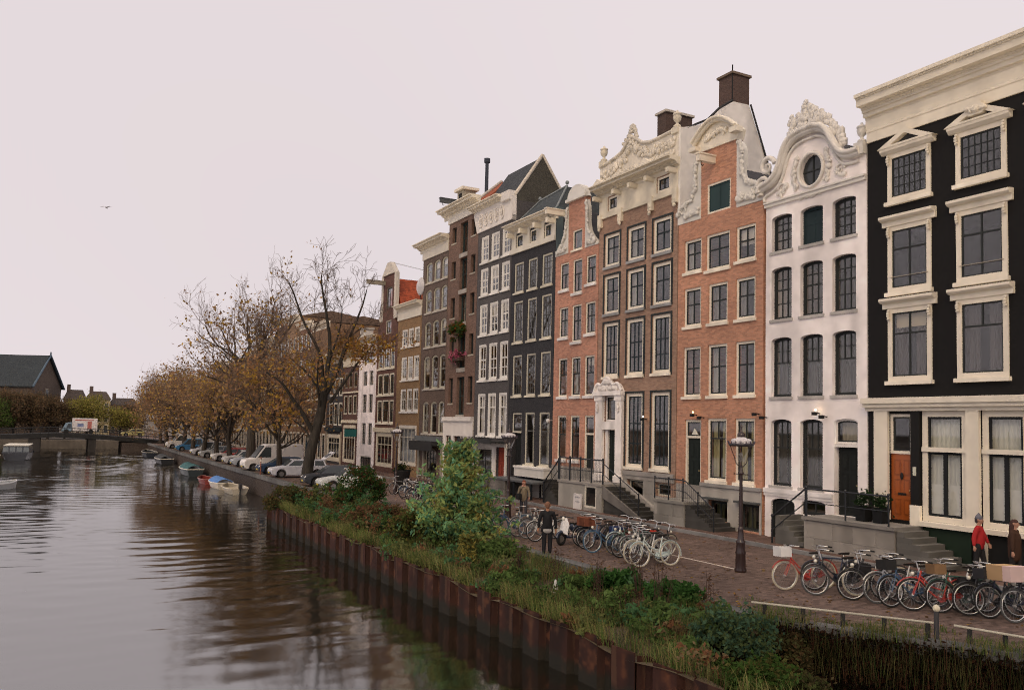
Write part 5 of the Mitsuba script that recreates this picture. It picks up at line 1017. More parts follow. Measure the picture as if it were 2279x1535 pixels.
def bike_paint(c, style, guard):
    g = G(c)
    if style == 'step': g.tube([(-.17, 0, .72), (-.36, 0, .46), (-.5, 0, .34), (-.66, 0, .29)], .021, 6).tube([(-.18, 0, .80), (-.40, 0, .56), (-.72, 0, .46)], .017, 6)
    else: g.tube([(-.17, 0, .72), (-.66, 0, .29)], .018, 6).tube([(-.19, 0, .82), (-.79, 0, .78)], .017, 6)
    g.tube([(-.66, 0, .29), (-.82, 0, .84)], .017, 6).tube([(-.14, 0, .66), (-.22, 0, .9)], .021, 6)
    for s in (-.045, .045): g.tube([(-.66, s * .6, .29), (-1.08, s, .365)], .010, 5).tube([(-.78, s * .6, .72), (-1.08, s, .365)], .009, 5)
    fk = G(c)
    for s in (-.045, .045): fk.tube([(-.145, s * .7, .68), (-.09, s, .56), (0, s, .365)], .012, 5)
    fk.tube([(-.145, -.04, .68), (-.145, .04, .68)], .018, 5)
    mg = [ring(G(guard), HUBS[n], .385, .017, 14, 5, a, b) for n, a, b in (('front_wheel', .5, 2.35), ('rear_wheel', .35, 3.35))]
    cg = G(guard); ext_y(cg, [(-.56, .34), (-.62, .41), (-1.06, .43), (-1.14, .38), (-1.06, .31), (-.62, .21), (-.55, .26)], -.075, -.045)
    return {'frame': (g.shape('gloss'), None), 'fork': (fk.shape('gloss'), None), 'mudguard': (mg[0].shape('gloss'), None), 'mudguard ': (mg[1].shape('gloss'), None), 'chain_guard': (cg.shape('gloss'), None)}
PAINTS = {'red': bike_paint((.42, .035, .022), 'step', (.40, .04, .03)), 'black': bike_paint((.016, .016, .017), 'step', (.018, .018, .018)), 'gents': bike_paint((.014, .014, .016), 'gents', (.016, .016, .017)),
          'mint': bike_paint((.50, .58, .55), 'step', (.42, .52, .52)), 'white': bike_paint((.62, .62, .6), 'step', (.55, .55, .52)), 'blue': bike_paint((.04, .10, .20), 'step', (.05, .09, .15)),
          'green': bike_paint((.018, .075, .05), 'gents', (.02, .06, .045)), 'silver': bike_paint((.32, .33, .34), 'gents', (.25, .26, .27)), 'navy': bike_paint((.02, .03, .06), 'gents', (.02, .025, .04))}
CRATE = {}
def crate(c, w, d, h, z, x0):
    g = G(c); t = .02
    g.box(x0, x0 + d, -w / 2, w / 2, z, z + t)
    for a, b, p, q_ in ((x0, x0 + t, -w / 2, w / 2), (x0 + d - t, x0 + d, -w / 2, w / 2), (x0 + t, x0 + d - t, -w / 2, -w / 2 + t), (x0 + t, x0 + d - t, w / 2 - t, w / 2)): g.box(a, b, p, q_, z + t, z + h)
    return g.shape('matte')
def bike(label, x, y, rz, paint, tyre='black', group='bicycles parked along the quay', lean=None, rack=True, light=True, full=True, s=1.0):
    t = thing('bicycle', label, 'bicycle', group); M = xf(x, y, rz, .0, rng.uniform(3, 8) if lean is None else lean, s)
    for n, (d, _) in PAINTS[paint].items(): put(n.strip(), {**d, 'to_world': M}, parent=t)
    for n, (a, b, c) in WHEELS[tyre].items():
        k = put(n, {**a, 'to_world': M}, parent=t); put('rim', {**b, 'to_world': M}, parent=k)
        if full: tag(put('spokes', {**c, 'to_world': M}, parent=k), kind='stuff')
    for n, d in (('handlebar', BAR), ('grips', GRIP), ('saddle', SADDLE)) + ((('luggage_rack', RACK),) if rack else ()) + ((('headlight', LIGHT),) if light else ()) + ((('kickstand', STAND),) if full else ()):
        k = put(n, {**d, 'to_world': M}, parent=t)
        if n in ('grips',): tag(k, kind='stuff')
    return t, M
gb = 'bicycles in the near row under the lamp post'
near = [('red step-through bicycle with white front crate and cream tyres', 18.15, 17.5, 'red', 'cream'), ('black bicycle with chrome handlebar and grey front wheel, beside the one with the crate', 18.35, 16.6, 'black', 'grey'),
        ('black sturdy bicycle with white rear mudguard band, third in the near row', 18.75, 15.75, 'gents', 'black'), ('silver-white bicycle, fourth from the left in the near row', 19.0, 15.15, 'white', 'grey'),
        ('blue bicycle squeezed between the silver-white and the plain red one', 18.95, 14.7, 'blue', 'black'), ('plain red bicycle without a crate in the near row', 19.1, 14.2, 'red', 'black'),
        ('dark green bicycle with swept chrome handlebar, right of the plain red one', 19.55, 13.75, 'green', 'black'), ('black bicycle with a round white headlight in front of the red-jacketed walker', 19.9, 13.25, 'black', 'black'), ('dark bicycle next to the one carrying the cardboard box', 20.1, 12.85, 'navy', 'black'),
        ('black bicycle carrying a brown cardboard box at the right edge', 20.2, 12.3, 'gents', 'grey')]
for i, (lab, x, y, p, ty) in enumerate(near):
    t, M = bike(lab, x, y, 156 + rng.uniform(-13, 13), p, ty, gb, s=1.1)
    if i == 0:
        k = key('bicycle_crate'); scene[k] = {**crate((.68, .68, .66), .40, .30, .24, .84, -.10), 'to_world': M}; tag(k, 'white plastic crate on the front of the red bicycle', 'crate')
    if i in (4, 6, 8):
        k = key('bicycle_crate'); scene[k] = {**crate({4: (.02, .02, .02), 6: (.20, .12, .06), 8: (.03, .03, .035)}[i], .36, .28, .22, .86, -.08), 'to_world': M}; tag(k, {4: 'black crate on the front of the blue bicycle in the near row', 6: 'brown wicker-like basket on the dark green bicycle', 8: 'dark crate beside the cardboard box in the near row'}[i], 'crate')
    if i in (1, 5):
        k = key('pannier_bag'); g = G((.018, .018, .02), CLOTH)
        for sd in (-1, 1): g.hull([(a, sd * b, c) for a in (-.95, -1.32) for b in (.08, .22) for c in (.45, .77)])
        scene[k] = {**g.hull([(a, b, c) for a in (-1.0, -1.25) for b in (-.2, .2) for c in (.772, .80)]).shape('matte'), 'to_world': M}; tag(k, {1: 'black double pannier on the second bicycle of the near row', 5: 'black double pannier on the plain red bicycle'}[i], 'bag')
    if i == 9:
        k = key('cardboard_box'); scene[k] = {**G((.42, .28, .15)).box(-.12, .36, -.34, .34, .90, 1.22).col((.60, .45, .42)).box(-.121, .361, .12, .342, .899, 1.221).shape('matte'), 'to_world': M}; tag(k, 'brown cardboard box with a pinkish end on the last bicycle', 'box')
for lab, x, y, p, ty in (('dark blue bicycle tucked behind the red one with the crate', 18.9, 17.15, 'navy', 'black'), ('black upright bicycle behind the third of the near row', 19.35, 16.1, 'black', 'cream'), ('red-framed bicycle standing behind the silver-white one', 19.6, 15.4, 'red', 'black'), ('white bicycle half hidden behind the dark green one', 20.1, 14.2, 'white', 'grey'), ('green bicycle behind the one with the round headlight', 20.5, 13.5, 'green', 'black')): bike(lab, x, y, 150 + rng.uniform(-14, 14), p, ty, gb, s=1.1)
gm = 'bicycles in the cluster behind the man in black'
mid = [('mint white step-through bicycle at the near end of the cluster', 16.65, 22.15, 'mint', 'cream', 192), ('white bicycle half hidden behind the mint one', 16.75, 22.65, 'white', 'cream', 188), ('black bicycle with a red saddle cover behind the mint one', 17.2, 23.1, 'black', 'black', 194), ('silver bicycle in the middle of the cluster', 17.3, 23.6, 'silver', 'grey', 186), ('dark green bicycle between the silver and the pale blue ones', 17.2, 24.0, 'green', 'black', 195),
       ('pale blue and white bicycle with thin tyres, fourth from the near end', 17.4, 24.55, 'mint', 'grey', 190), ('blue-tyred bicycle with a blue bag, beside the man in black', 16.95, 25.3, 'blue', 'blue', 192), ('black bicycle loaded with a brown box, right of the moped', 17.2, 26.1, 'gents', 'black', 188), ('dark bicycle right behind the moped', 17.4, 26.7, 'navy', 'black', 192),
       ('black bicycle with white front mudguard, left of the man in black', 16.45, 28.5, 'white', 'black', 190), ('dark bicycle second left of the man in black', 16.55, 29.3, 'gents', 'grey', 186), ('silver bicycle third left of the man in black', 16.5, 30.0, 'silver', 'grey', 193), ('leftmost blue-wheeled bicycle of the cluster, beside the sapling', 16.1, 30.7, 'blue', 'blue', 190)]
back = [('bicycle in the back row behind the mint one', 19.2, 23.9, 'black', 'cream', 12), ('second bicycle of the back row behind the cluster', 19.3, 24.7, 'silver', 'grey', 8), ('red bicycle in the back row of the cluster', 19.2, 25.5, 'red', 'black', 14), ('dark bicycle in the back row behind the blue-tyred one', 19.3, 26.4, 'navy', 'black', 10)]
for lab, x, y, p, ty, rz in mid: bike(lab, x, y, rz - 13 + rng.uniform(-6, 6), p, ty, gm, s=1.07)
for lab, x, y, p, ty, rz in back: bike(lab, x, y, rz, p, ty, gm)
for k_, g, lab, cat in (('saddle_bag', G((.02, .035, .10), CLOTH).hull([(18.05 + a, 25.42 + b, c) for a in (-.2, .2) for b in (-.2, .2) for c in (.55, .86)]), 'dark blue pannier bag on the blue-tyred bicycle', 'bag'), ('wooden_box', G((.16, .055, .03), BARK).box(17.0, 17.45, 25.9, 26.45, .85, 1.15), 'red-brown wooden box on the black bicycle right of the moped', 'box'), ('saddle_cover', G((.5, .05, .03)).ball((18.02, 23.28, .96), (.14, .11, .05), 8), 'red saddle cover in the bicycle cluster', 'saddle cover')): solo(k_, g, lab, cat)
gfar = 'bicycles in the far crowded rack left of the sapling'
cols = ['black', 'silver', 'navy', 'gents', 'blue', 'white', 'black', 'red', 'gents', 'silver']
i = 0
for y0, x0 in ((43.2, 18.0), (44.2, 18.1), (45.2, 18.2), (46.2, 18.3), (47.3, 18.5), (48.4, 18.6), (44.0, 20.3), (45.2, 20.4), (46.5, 20.6), (47.8, 20.8), (49.2, 20.7), (50.4, 18.7), (51.2, 20.9)):
    bike(['black', 'silver', 'navy', 'tall black', 'blue', 'white', 'second black', 'red', 'upright black', 'second silver', 'third black', 'grey-rimmed silver', 'last navy'][i] + ' bicycle ' + ('in the front line' if x0 < 19 else 'in the back line') + ' of the crowded rack left of the sapling', x0 + rng.uniform(-.2, .2), y0, 190 + rng.uniform(-14, 14), cols[i % 10], 'black', gfar, full=False); i += 1
# moped
def sph(c, r): m = trimesh.creation.icosphere(2, 1.0); return m.vertices * r + c
t = thing('moped', 'dark blue moped with a white front shield among the bicycles', 'moped'); M = xf(16.9, 27.35, 196)
def mp(n, g, b='gloss'): return put(n, {**g.shape(b), 'to_world': M}, parent=t)
for n, x in (('front_wheel', 0), ('rear_wheel', -1.2)):
    k = mp(n, ring(G((.02, .02, .02)), (x, 0, .24), .19, .06, 18, 7), 'matte'); put('hub', {**G((.55, .55, .52)).tube([(x, -.05, .24), (x, .05, .24)], .11, 12).shape('metal'), 'to_world': M}, parent=k)
mp('body', G((.02, .03, .06)).hull(np.vstack([sph((-1.1, 0, .6), .2), sph((-.7, 0, .62), .17), sph((-1.35, 0, .66), .13)])).hull([(-.25, .16, .26), (-.25, -.16, .26), (-.85, .16, .26), (-.85, -.16, .26), (-.25, .16, .32), (-.25, -.16, .32), (-.85, .16, .32), (-.85, -.16, .32)]))
mp('front_shield', G((.66, .66, .66)).hull([(-.1, .2, .4), (-.1, -.2, .4), (-.2, .22, .75), (-.2, -.22, .75), (-.2, .1, 1.0), (-.2, -.1, 1.0), (-.02, 0, .5), (-.1, 0, 1.0)]))
mp('mudguard', ring(G((.02, .03, .06)), (0, 0, .24), .25, .06, 12, 6, .2, 2.9)); mp('seat', G((.015, .015, .015)).hull([(-.6, .13, .8), (-.6, -.13, .8), (-1.3, .15, .86), (-1.3, -.15, .86), (-.6, .12, .7), (-.6, -.12, .7), (-1.3, .13, .7), (-1.3, -.13, .7)]))
mp('handlebar', G((.02, .02, .02)).tube([(-.3, -.33, 1.02), (-.2, 0, 1.05), (-.3, .33, 1.02)], .022, 6).tube([(-.05, 0, .4), (-.2, 0, 1.05)], .03, 6)); mp('headlight', G((.75, .73, .65)).ball((-.1, 0, .98), (.05, .08, .08)))

# ---------------------------------------------------------------- cars
def extx(poly, y0, y1, g): return ext_y(g, list(poly.exterior.coords)[:-1], y0, y1)
def car(name, label, cat, x, y, rz, col, L=4.2, W=1.7, H=1.42, kind='hatch', group='cars parked nose to the water', two_tone=None, z=.0):
    t = thing(name, label, cat, group); M = xf(x, y, rz, z)
    def P(n, g, b='gloss', par=None, lab=None): return put(n, {**g.shape(b), 'to_world': M}, parent=par or t, label=lab)
    wx, wr = (-.78, -L + .82), .31
    if kind == 'van': pts = [(0, .3), (.02, .75), (-.12, .98), (-.95, 1.16), (-1.75, H - .1), (-2.0, H), (-L + .1, H), (-L, H - .2), (-L, .3)]
    else: pts = [(0, .34), (.02, .62), (-.1, .74), (-1.05, .90), (-L + .75, .95), (-L + .12, .93), (-L, .8), (-L, .34)]
    body = Polygon(pts + [(-L + .2, .2), (-.2, .2)])
    for w in wx: body = body.difference(shapely.Point(w, wr).buffer(wr + .06, 10))
    g = G(col); extx(body, -W * .46, W * .46, g); extx(body.buffer(-.04, join_style=1), -W / 2, W / 2, g)
    if two_tone: g.col(two_tone); extx(body.intersection(rbox(-L, .3, -L * .42, .93)).buffer(-.03), -W / 2 - .004, W / 2 + .004, g)
    if kind != 'van':
        xb = {'hatch': (-1.0, -L + .12, -1.75, -L + .55), 'estate': (-1.05, -L + .04, -1.75, -L + .28), 'mpv': (-.75, -L + .04, -1.6, -L + .25), 'saloon': (-1.15, -L + .6, -1.85, -L + 1.2)}[kind]
        g.hull([(xb[0], s * W * .45, .88) for s in (-1, 1)] + [(xb[1], s * W * .45, .88) for s in (-1, 1)] + [(xb[2], s * W * .35, H) for s in (-1, 1)] + [(xb[3], s * W * .35, H) for s in (-1, 1)])
    P('body', g)
    GL = (.035, .045, .05)
    if kind == 'van':
        for s in (-1, 1): g = G(GL); extx(Polygon([(-1.12, 1.2), (-1.75, H - .25), (-2.25, H - .25), (-2.25, 1.2)]), s * W / 2 - .01, s * (W / 2 + .012), g); P('side_window', g)
        P('windscreen', G(GL).hull([(-.9, s * W * .42, 1.17) for s in (-1, 1)] + [(-1.66, s * W * .40, H - .14) for s in (-1, 1)] + [(-.96, s * W * .42, 1.13) for s in (-1, 1)] + [(-1.7, s * W * .4, H - .2) for s in (-1, 1)]).move(lambda v: v + (.025, 0, .03)))
    else:
        def on(s, xx, zz, o=.012): f = (zz - .88) / (H - .88); return (xx, s * (W * (.45 - .10 * f) + o), zz)
        z0, z1 = .95, H - .09; lerp = lambda a, b, f: a + (b - a) * f
        f0, f1 = (z0 - .88) / (H - .88), (z1 - .88) / (H - .88); A0, A1, B0, B1 = lerp(xb[0], xb[2], f0) - .12, lerp(xb[0], xb[2], f1) - .1, lerp(xb[1], xb[3], f0) + .1, lerp(xb[1], xb[3], f1) + .08
        cut = [0, .5, 1] if kind in ('hatch', 'saloon') else [0, .36, .7, 1]
        for s in (-1, 1):
            for a, b in zip(cut[:-1], cut[1:]):
                q_ = [on(s, lerp(A0, B0, a + .015), z0), on(s, lerp(A0, B0, b - .015), z0), on(s, lerp(A1, B1, b - .015), z1), on(s, lerp(A1, B1, a + .015), z1)]
                P('side_window', G(GL).quad(*q_))
        e = .014
        P('windscreen', G(GL).quad((xb[0] + e - .05, -W * .41, .95), (xb[0] + e - .05, W * .41, .95), (xb[2] + e + .05, W * .34, H - .05), (xb[2] + e + .05, -W * .34, H - .05)))
        P('rear_window', G(GL).quad((xb[1] - e + .04, -W * .40, .98), (xb[1] - e + .04, W * .40, .98), (xb[3] - e - .04, W * .33, H - .07), (xb[3] - e - .04, -W * .33, H - .07)))
    for w in wx:
        for s in (-1, 1):
            k = P('wheel', G((.02, .02, .02)).tube([(w, s * (W / 2 - .2), wr), (w, s * (W / 2 - .01), wr)], wr, 16), 'matte'); P('hub_cap', G((.42, .42, .42)).tube([(w, s * (W / 2 - .02), wr), (w, s * (W / 2 + .005), wr)], wr * .6, 12), 'metal', k)
    for s in (-1, 1):
        P('headlight', G((.68, .68, .66)).hull([(-.02, s * (W * .30), .58), (-.02, s * W * .45, .6), (-.10, s * W * .46, .72), (-.06, s * W * .3, .72), (.035, s * W * .3, .6), (.03, s * W * .44, .62)]))
        P('tail_light', G((.25, .015, .01)).box(-L - .012, -L + .03, s * W * .34, s * W * .44, .62, .82))
    P('bumper', G((.05, .05, .05)).box(-.06, .05, -W * .44, W * .44, .30, .46)); P('number_plate', G((.55, .42, .05)).box(.05, .062, -.26, .26, .34, .45))
    return t, M
SIL = (.44, .45, .48)
car('parked_car', 'dark hatchback in front of the silver estate, partly behind the bank weeds', 'car', 15.35, 58.6, 176, (.04, .045, .055), 4.0)
car('parked_car', 'white and grey-green car nearest the dark bush', 'car', 15.3, 54.6, 177, (.50, .53, .52), 4.1, kind='saloon')
t, M = car('parked_car', 'silver estate car with its white tailgate raised', 'car', 15.2, 68.2, 178, (.52, .53, .58), 4.4, kind='estate')
put('tailgate', {**G((.66, .66, .68)).hull([(-4.15, s, 1.42) for s in (-.6, .6)] + [(-4.95, s, 2.05) for s in (-.6, .6)] + [(-4.2, s, 1.36) for s in (-.6, .6)] + [(-5.05, s, 1.98) for s in (-.6, .6)]).col((.03, .035, .04)).hull([(-4.35, s, 1.49) for s in (-.48, .48)] + [(-4.75, s, 1.8) for s in (-.48, .48)] + [(-4.36, s, 1.60) for s in (-.48, .48)] + [(-4.72, s, 1.90) for s in (-.48, .48)]).shape('gloss'), 'to_world': M}, parent=t, label='raised white tailgate')
car('parked_car', 'dark blue hatchback between the silver estate and the white van', 'car', 15.25, 72.9, 180, (.025, .05, .10), 3.9)
car('delivery_van', 'white delivery van parked behind the dark blue hatchback', 'van', 14.95, 77.8, 182, (.68, .66, .64), 5.2, 1.9, 2.35, 'van')
car('parked_car', 'white car with red rear half beside a tree', 'car', 15.2, 96.0, 180, (.60, .58, .56), 4.0, two_tone=(.42, .03, .025))
car('parked_car', 'silver people carrier behind the red and white car', 'car', 15.3, 112, 182, SIL, 4.6, 1.8, 1.7, 'mpv'); car('parked_car', 'bright blue small van-like car at the quay edge', 'car', 15.3, 127, 180, (.05, .17, .33), 3.6, 1.6, 1.75, 'mpv')
car('delivery_van', 'far white van near the bridge', 'van', 15.4, 139, 182, (.6, .59, .58), 5.0, 1.9, 2.2, 'van'); car('parked_car', 'pale blue-grey car behind the white delivery van', 'car', 15.2, 84.5, 180, (.34, .37, .42), 4.1); car('parked_car', 'silver saloon car under the forked elm', 'car', 15.2, 89.0, 179, (.45, .45, .46), 4.2, kind='saloon'); car('parked_car', 'pale grey car before the people carrier', 'car', 15.2, 104.5, 180, (.35, .36, .37), 4.1)

# ---------------------------------------------------------------- boats
def hull_mesh(L, W, H, bow=.45, fl=.8, n=15):
    t = np.linspace(0, 1, n); b = W / 2 * np.minimum(1, ((1 - t) / bow)) ** .6 * (1 - .25 * np.clip((.2 - t) / .2, 0, 1)); sh = H + .3 * H * t ** 3
    rows = []
    for i in range(n):
        x = t[i] * L; rows.append([(x, -b[i], sh[i]), (x, -b[i] * fl, .1), (x, -b[i] * .5, -.18), (x, b[i] * .5, -.18), (x, b[i] * fl, .1), (x, b[i], sh[i])])
    return np.array(rows), b, sh, t
def boat(name, label, x, y, rz, L, W, H, col, rim=(.6, .56, .48), tarp=None, seats=True, motor=False, group='small boats moored at the quay'):
    k = thing(name, label, 'boat', group); M = xf(x, y, rz, WZ); R, b, sh, tt = hull_mesh(L, W, H); n = len(R)
    i, j = np.meshgrid(np.arange(n - 1), np.arange(5), indexing='ij'); F = np.stack([i * 6 + j, i * 6 + j + 1, (i + 1) * 6 + j + 1, (i + 1) * 6 + j], -1).reshape(-1, 4)
    g = G(col).add(R.reshape(-1, 3), F); g.add(R[0], [[0, 1, 2], [0, 2, 3], [0, 3, 5], [3, 4, 5]]); put('hull', {**g.shape('gloss'), 'to_world': M}, parent=k)
    g = G(rim).tube(R[:, 0], .05, 6).tube(R[:, 5], .05, 6).tube([R[0, 0], R[0, 5]], .05, 6); put('gunwale', {**g.shape('gloss'), 'to_world': M}, parent=k)
    if tarp:
        V = []
        for i in range(n - 2):
            for f in np.linspace(-1, 1, 7): V.append((tt[i] * L * (.98) + .02, f * (b[i] + .03), sh[i] + .02 + (.34 * H + .12) * (1 - f * f) * (1 + .15 * math.sin(i * 1.9 + f * 2))))
        i, j = np.meshgrid(np.arange(n - 3), np.arange(6), indexing='ij'); put('tarpaulin', {**G(tarp, CLOTH).add(V, np.stack([i * 7 + j, i * 7 + j + 1, (i + 1) * 7 + j + 1, (i + 1) * 7 + j], -1).reshape(-1, 4)).shape('matte'), 'to_world': M}, parent=k)
    else:
        g = G([c * .6 for c in rim]); g.add([(R[i, j, 0], R[i, j, 1] * .94, H * .45) for i in range(n - 1) for j in (0, 5)], [[2 * i, 2 * i + 1, 2 * i + 3, 2 * i + 2] for i in range(n - 2)]); put('floor', {**g.shape('matte'), 'to_world': M}, parent=k)
        for f in (.2, .45, .68): w_ = float(np.interp(f, tt, b)) * .93; put('seat', {**G(rim).box(f * L - .13, f * L + .13, -w_, w_, H * .72, H * .78).shape('matte'), 'to_world': M}, parent=k)
    if motor: put('outboard_motor', {**G((.03, .03, .035)).hull([(a - .15, c, z) for a in (-.25, .1) for c in (-.13, .13) for z in (H + .0, H + .42)]).box(-.25, -.12, -.05, .05, -.4, H).shape('gloss'), 'to_world': M}, parent=k)
boat('rowing_boat', 'cream open boat with an outboard motor, nearest of the moored boats', 13.6, 71.4, 91, 4.9, 1.8, .5, (.34, .31, .25), (.55, .49, .38), motor=True)
boat('rowing_boat', 'white boat covered with a bright blue tarpaulin', 13.5, 77.4, 92, 4.9, 1.8, .55, (.45, .42, .36), tarp=(.10, .22, .50))
boat('rowing_boat', 'small red dinghy beyond the blue-covered boat', 13.2, 83.4, 93, 3.6, 1.5, .5, (.2, .035, .03), (.25, .1, .08)); boat('rowing_boat', 'dark boat under a dull teal cover', 13.6, 95.5, 91, 7.5, 2.2, .75, (.03, .04, .045), tarp=(.05, .13, .14))
boat('rowing_boat', 'low dark boat far along the quay', 13.7, 122, 91, 7.5, 2.2, .7, (.02, .022, .025), tarp=(.06, .065, .07)); boat('rowing_boat', 'dark motor boat near the bridge', 13.8, 143, 91, 7, 2.2, .8, (.02, .025, .035), (.4, .38, .32))
# boats on the left
k = thing('tour_boat', 'long dark canal boat with a pale roof at the far left', 'boat'); M = xf(-4.1, 133, 88, WZ); R, b, sh, tt = hull_mesh(14, 3.8, 1.0)
i, j = np.meshgrid(np.arange(14), np.arange(5), indexing='ij'); put('hull', {**G((.018, .02, .026)).add(R.reshape(-1, 3), np.stack([i * 6 + j, i * 6 + j + 1, (i + 1) * 6 + j + 1, (i + 1) * 6 + j], -1).reshape(-1, 4)).add(R[0], [[0, 1, 2], [0, 2, 3], [0, 3, 5], [3, 4, 5]]).shape('gloss'), 'to_world': M}, parent=k)
put('cabin', {**G((.03, .035, .045)).hull([(a, c, z) for a, c, z in ((.3, 1.6, 1), (.3, -1.6, 1), (10, 1.6, 1), (10, -1.6, 1), (.4, 1.4, 1.95), (.4, -1.4, 1.95), (9.5, 1.4, 1.95), (9.5, -1.4, 1.95))]).shape('gloss'), 'to_world': M}, parent=k)
put('roof', {**G((.5, .48, .42)).hull([(a, c, z) for a, c in ((.2, 1.5), (.2, -1.5), (9.7, 1.5), (9.7, -1.5)) for z in (1.96, 2.06)]).shape('matte'), 'to_world': M}, parent=k)
for s in (-1.2, -.4, .4, 1.2): put('window', {**G((.12, .14, .15)).quad((.33 - .05, s - .33, 1.15), (.33 - .05, s + .33, 1.15), (.39 - .05, s + .3, 1.8), (.39 - .05, s - .3, 1.8)).shape('gloss'), 'to_world': M}, parent=k)
boat('rowing_boat', 'yellowish white boat half out of the picture at the left edge', -6.9, 124, 86, 6, 2.2, .9, (.62, .54, .26), (.66, .6, .4), group=None); boat('rowing_boat', 'pale boat bow poking in at the left edge above the open water', -4.6, 79, 60, 4.4, 1.5, .5, (.5, .52, .52), (.6, .6, .58), group=None)

# ---------------------------------------------------------------- bridge, lorry, closing buildings
bx = np.linspace(-30, 24, 40); bz = np.interp(bx, [-30, -16, -7.6, .4, 8, 15.5, 20, 24], [.0, .8, 1.19, 1.62, 1.35, .72, .3, 0])
k = thing('canal_bridge', 'low dark bridge with iron railings across the far canal', 'bridge')
g = G((.018, .018, .018), STONE); ext_y(g, [(x, z) for x, z in zip(bx, bz)] + [(x, z - .75) for x, z in list(zip(bx, bz))[::-1]], 167, 177); put('deck', g, parent=k)
for x0, x1 in ((5.8, 7.0), (-3.4, -1.6), (-13, -10.5)): put('pier', G((.03, .027, .025), STONE).box(x0, x1, 167.2, 176.8, -3, float(np.interp((x0 + x1) / 2, bx, bz)) - .7), parent=k)
put('abutment', G((.045, .032, .026), BRICK).box(11.2, 15.6, 167.2, 176.8, -3, .1), parent=k)
for yy in (167.1, 176.9):
    put('handrail', G(IRON).tube([(x, yy, z + .95) for x, z in zip(bx, bz)], .06, 5), parent=k); put('lower_rail', G(IRON).tube([(x, yy, z + .5) for x, z in zip(bx, bz)], .04, 5), parent=k)
    for x in np.arange(-28, 22, 1.2): z = float(np.interp(x, bx, bz)); put('rail_post', G(IRON).box(x - .04, x + .04, yy - .04, yy + .04, z - .05, z + 1.0), parent=k)
k = thing('lorry', 'white box lorry with faint red and blue lettering panel crossing the bridge', 'lorry'); zb = 1.5
put('box_body', G((.66, .62, .60)).box(3.2, 7.2, 170, 172.2, zb + .5, zb + 2.75), 'gloss', parent=k); put('graphic', G((.45, .16, .14)).box(3.6, 6.6, 169.985, 170, zb + 2.3, zb + 2.5).box(5.6, 6.3, 169.985, 170, zb + .8, zb + 2.2).col((.2, .24, .4)).box(4.0, 5.0, 169.985, 170, zb + 1.2, zb + 1.8), parent=k)
put('cab', G((.16, .24, .30)).hull([(a, c, z) for a, c, z in ((3.1, 170, zb + .4), (1.5, 170, zb + .4), (3.1, 172.2, zb + .4), (1.5, 172.2, zb + .4), (3.1, 170.1, zb + 2.0), (2.2, 170.1, zb + 1.9), (3.1, 172.1, zb + 2.0), (2.2, 172.1, zb + 1.9))]), 'gloss', parent=k); put('window', G((.03, .04, .045)).quad((2.3, 169.98, zb + 1.1), (2.95, 169.98, zb + 1.1), (2.95, 169.98, zb + 1.75), (2.55, 169.98, zb + 1.75)), 'gloss', parent=k)
for x in (2.3, 6.2): put('wheel', G((.02, .02, .02)).tube([(x, 169.95, zb + .4), (x, 170.4, zb + .4)], .42, 14), parent=k)
M_ = xf(0, 0, 0)
car('parked_car', 'small yellowish car on the bridge behind the lorry', 'car', 11.2, 171, 180, (.5, .45, .2), 3.9, group='cars on the far bridge', z=1.1)

def end_house(name, label, cat, x0, x1, y, z1, c, cols, rows, roof, depth=9, zr=3.5):
    """A far building that faces the camera down the canal."""
    k = thing(name, label, cat); put('wall', G(c, BRICK).box(x0, x1, y, y + depth, -.1, z1), parent=k); m = (x0 + x1) / 2
    put('roof', G(roof, TILE).hull([(x0 - .2, y - .2, z1), (x1 + .2, y - .2, z1), (x0 - .2, y + depth, z1), (x1 + .2, y + depth, z1), (x0 + .8, y + depth * .45, z1 + zr), (x1 - .8, y + depth * .45, z1 + zr)]), parent=k)
    w = (x1 - x0) / cols; h = (z1 - 1) / rows
    for i in range(cols):
        for j in range(rows):
            a, b, p, q_ = x0 + i * w + .3 * w, x0 + (i + 1) * w - .25 * w, .9 + j * h, .9 + j * h + .66 * h
            f = put('window', G((.55, .5, .4)).ext(rbox(a - .1, p - .1, b + .1, q_ + .1).difference(rbox(a, p, b, q_)), 0, .1, lambda v, y=y: np.column_stack([v[:, 1], y - .1 + v[:, 0], v[:, 2]])), parent=k); put('pane', G((.04, .045, .05)).quad((a, y - .03, p), (b, y - .03, p), (b, y - .03, q_), (a, y - .03, q_)), 'gloss', parent=f)
    put('chimney', G((.1, .07, .06), BRICK).box(x0 + .6, x0 + 1.4, y + depth * .4, y + depth * .4 + .8, z1 + zr * .6, z1 + zr + 1.2), parent=k)
end_house('far_house', 'dark brown house with flat dormers right of the slate gable', 'house', 2.2, 7.0, 226, 8.6, (.09, .06, .045), 3, 3, (.065, .05, .042), zr=2.4)
end_house('far_house', 'yellowish house behind the yellow-green trees beyond the bridge', 'house', 7.1, 12.2, 227, 8.8, (.34, .27, .15), 3, 3, (.08, .06, .05), zr=2.0)
end_house('far_house', 'low brown house closing the view at the end of the canal', 'house', 12.3, 18.5, 229, 7.6, (.16, .10, .07), 4, 3, (.07, .055, .048), zr=1.8)
end_house('far_house', 'red-brown house with dark roof to the left of the big slate roof gable end', 'house', -30, -15, 216, 8.0, (.1, .06, .045), 6, 2, (.05, .05, .05), zr=3.0)
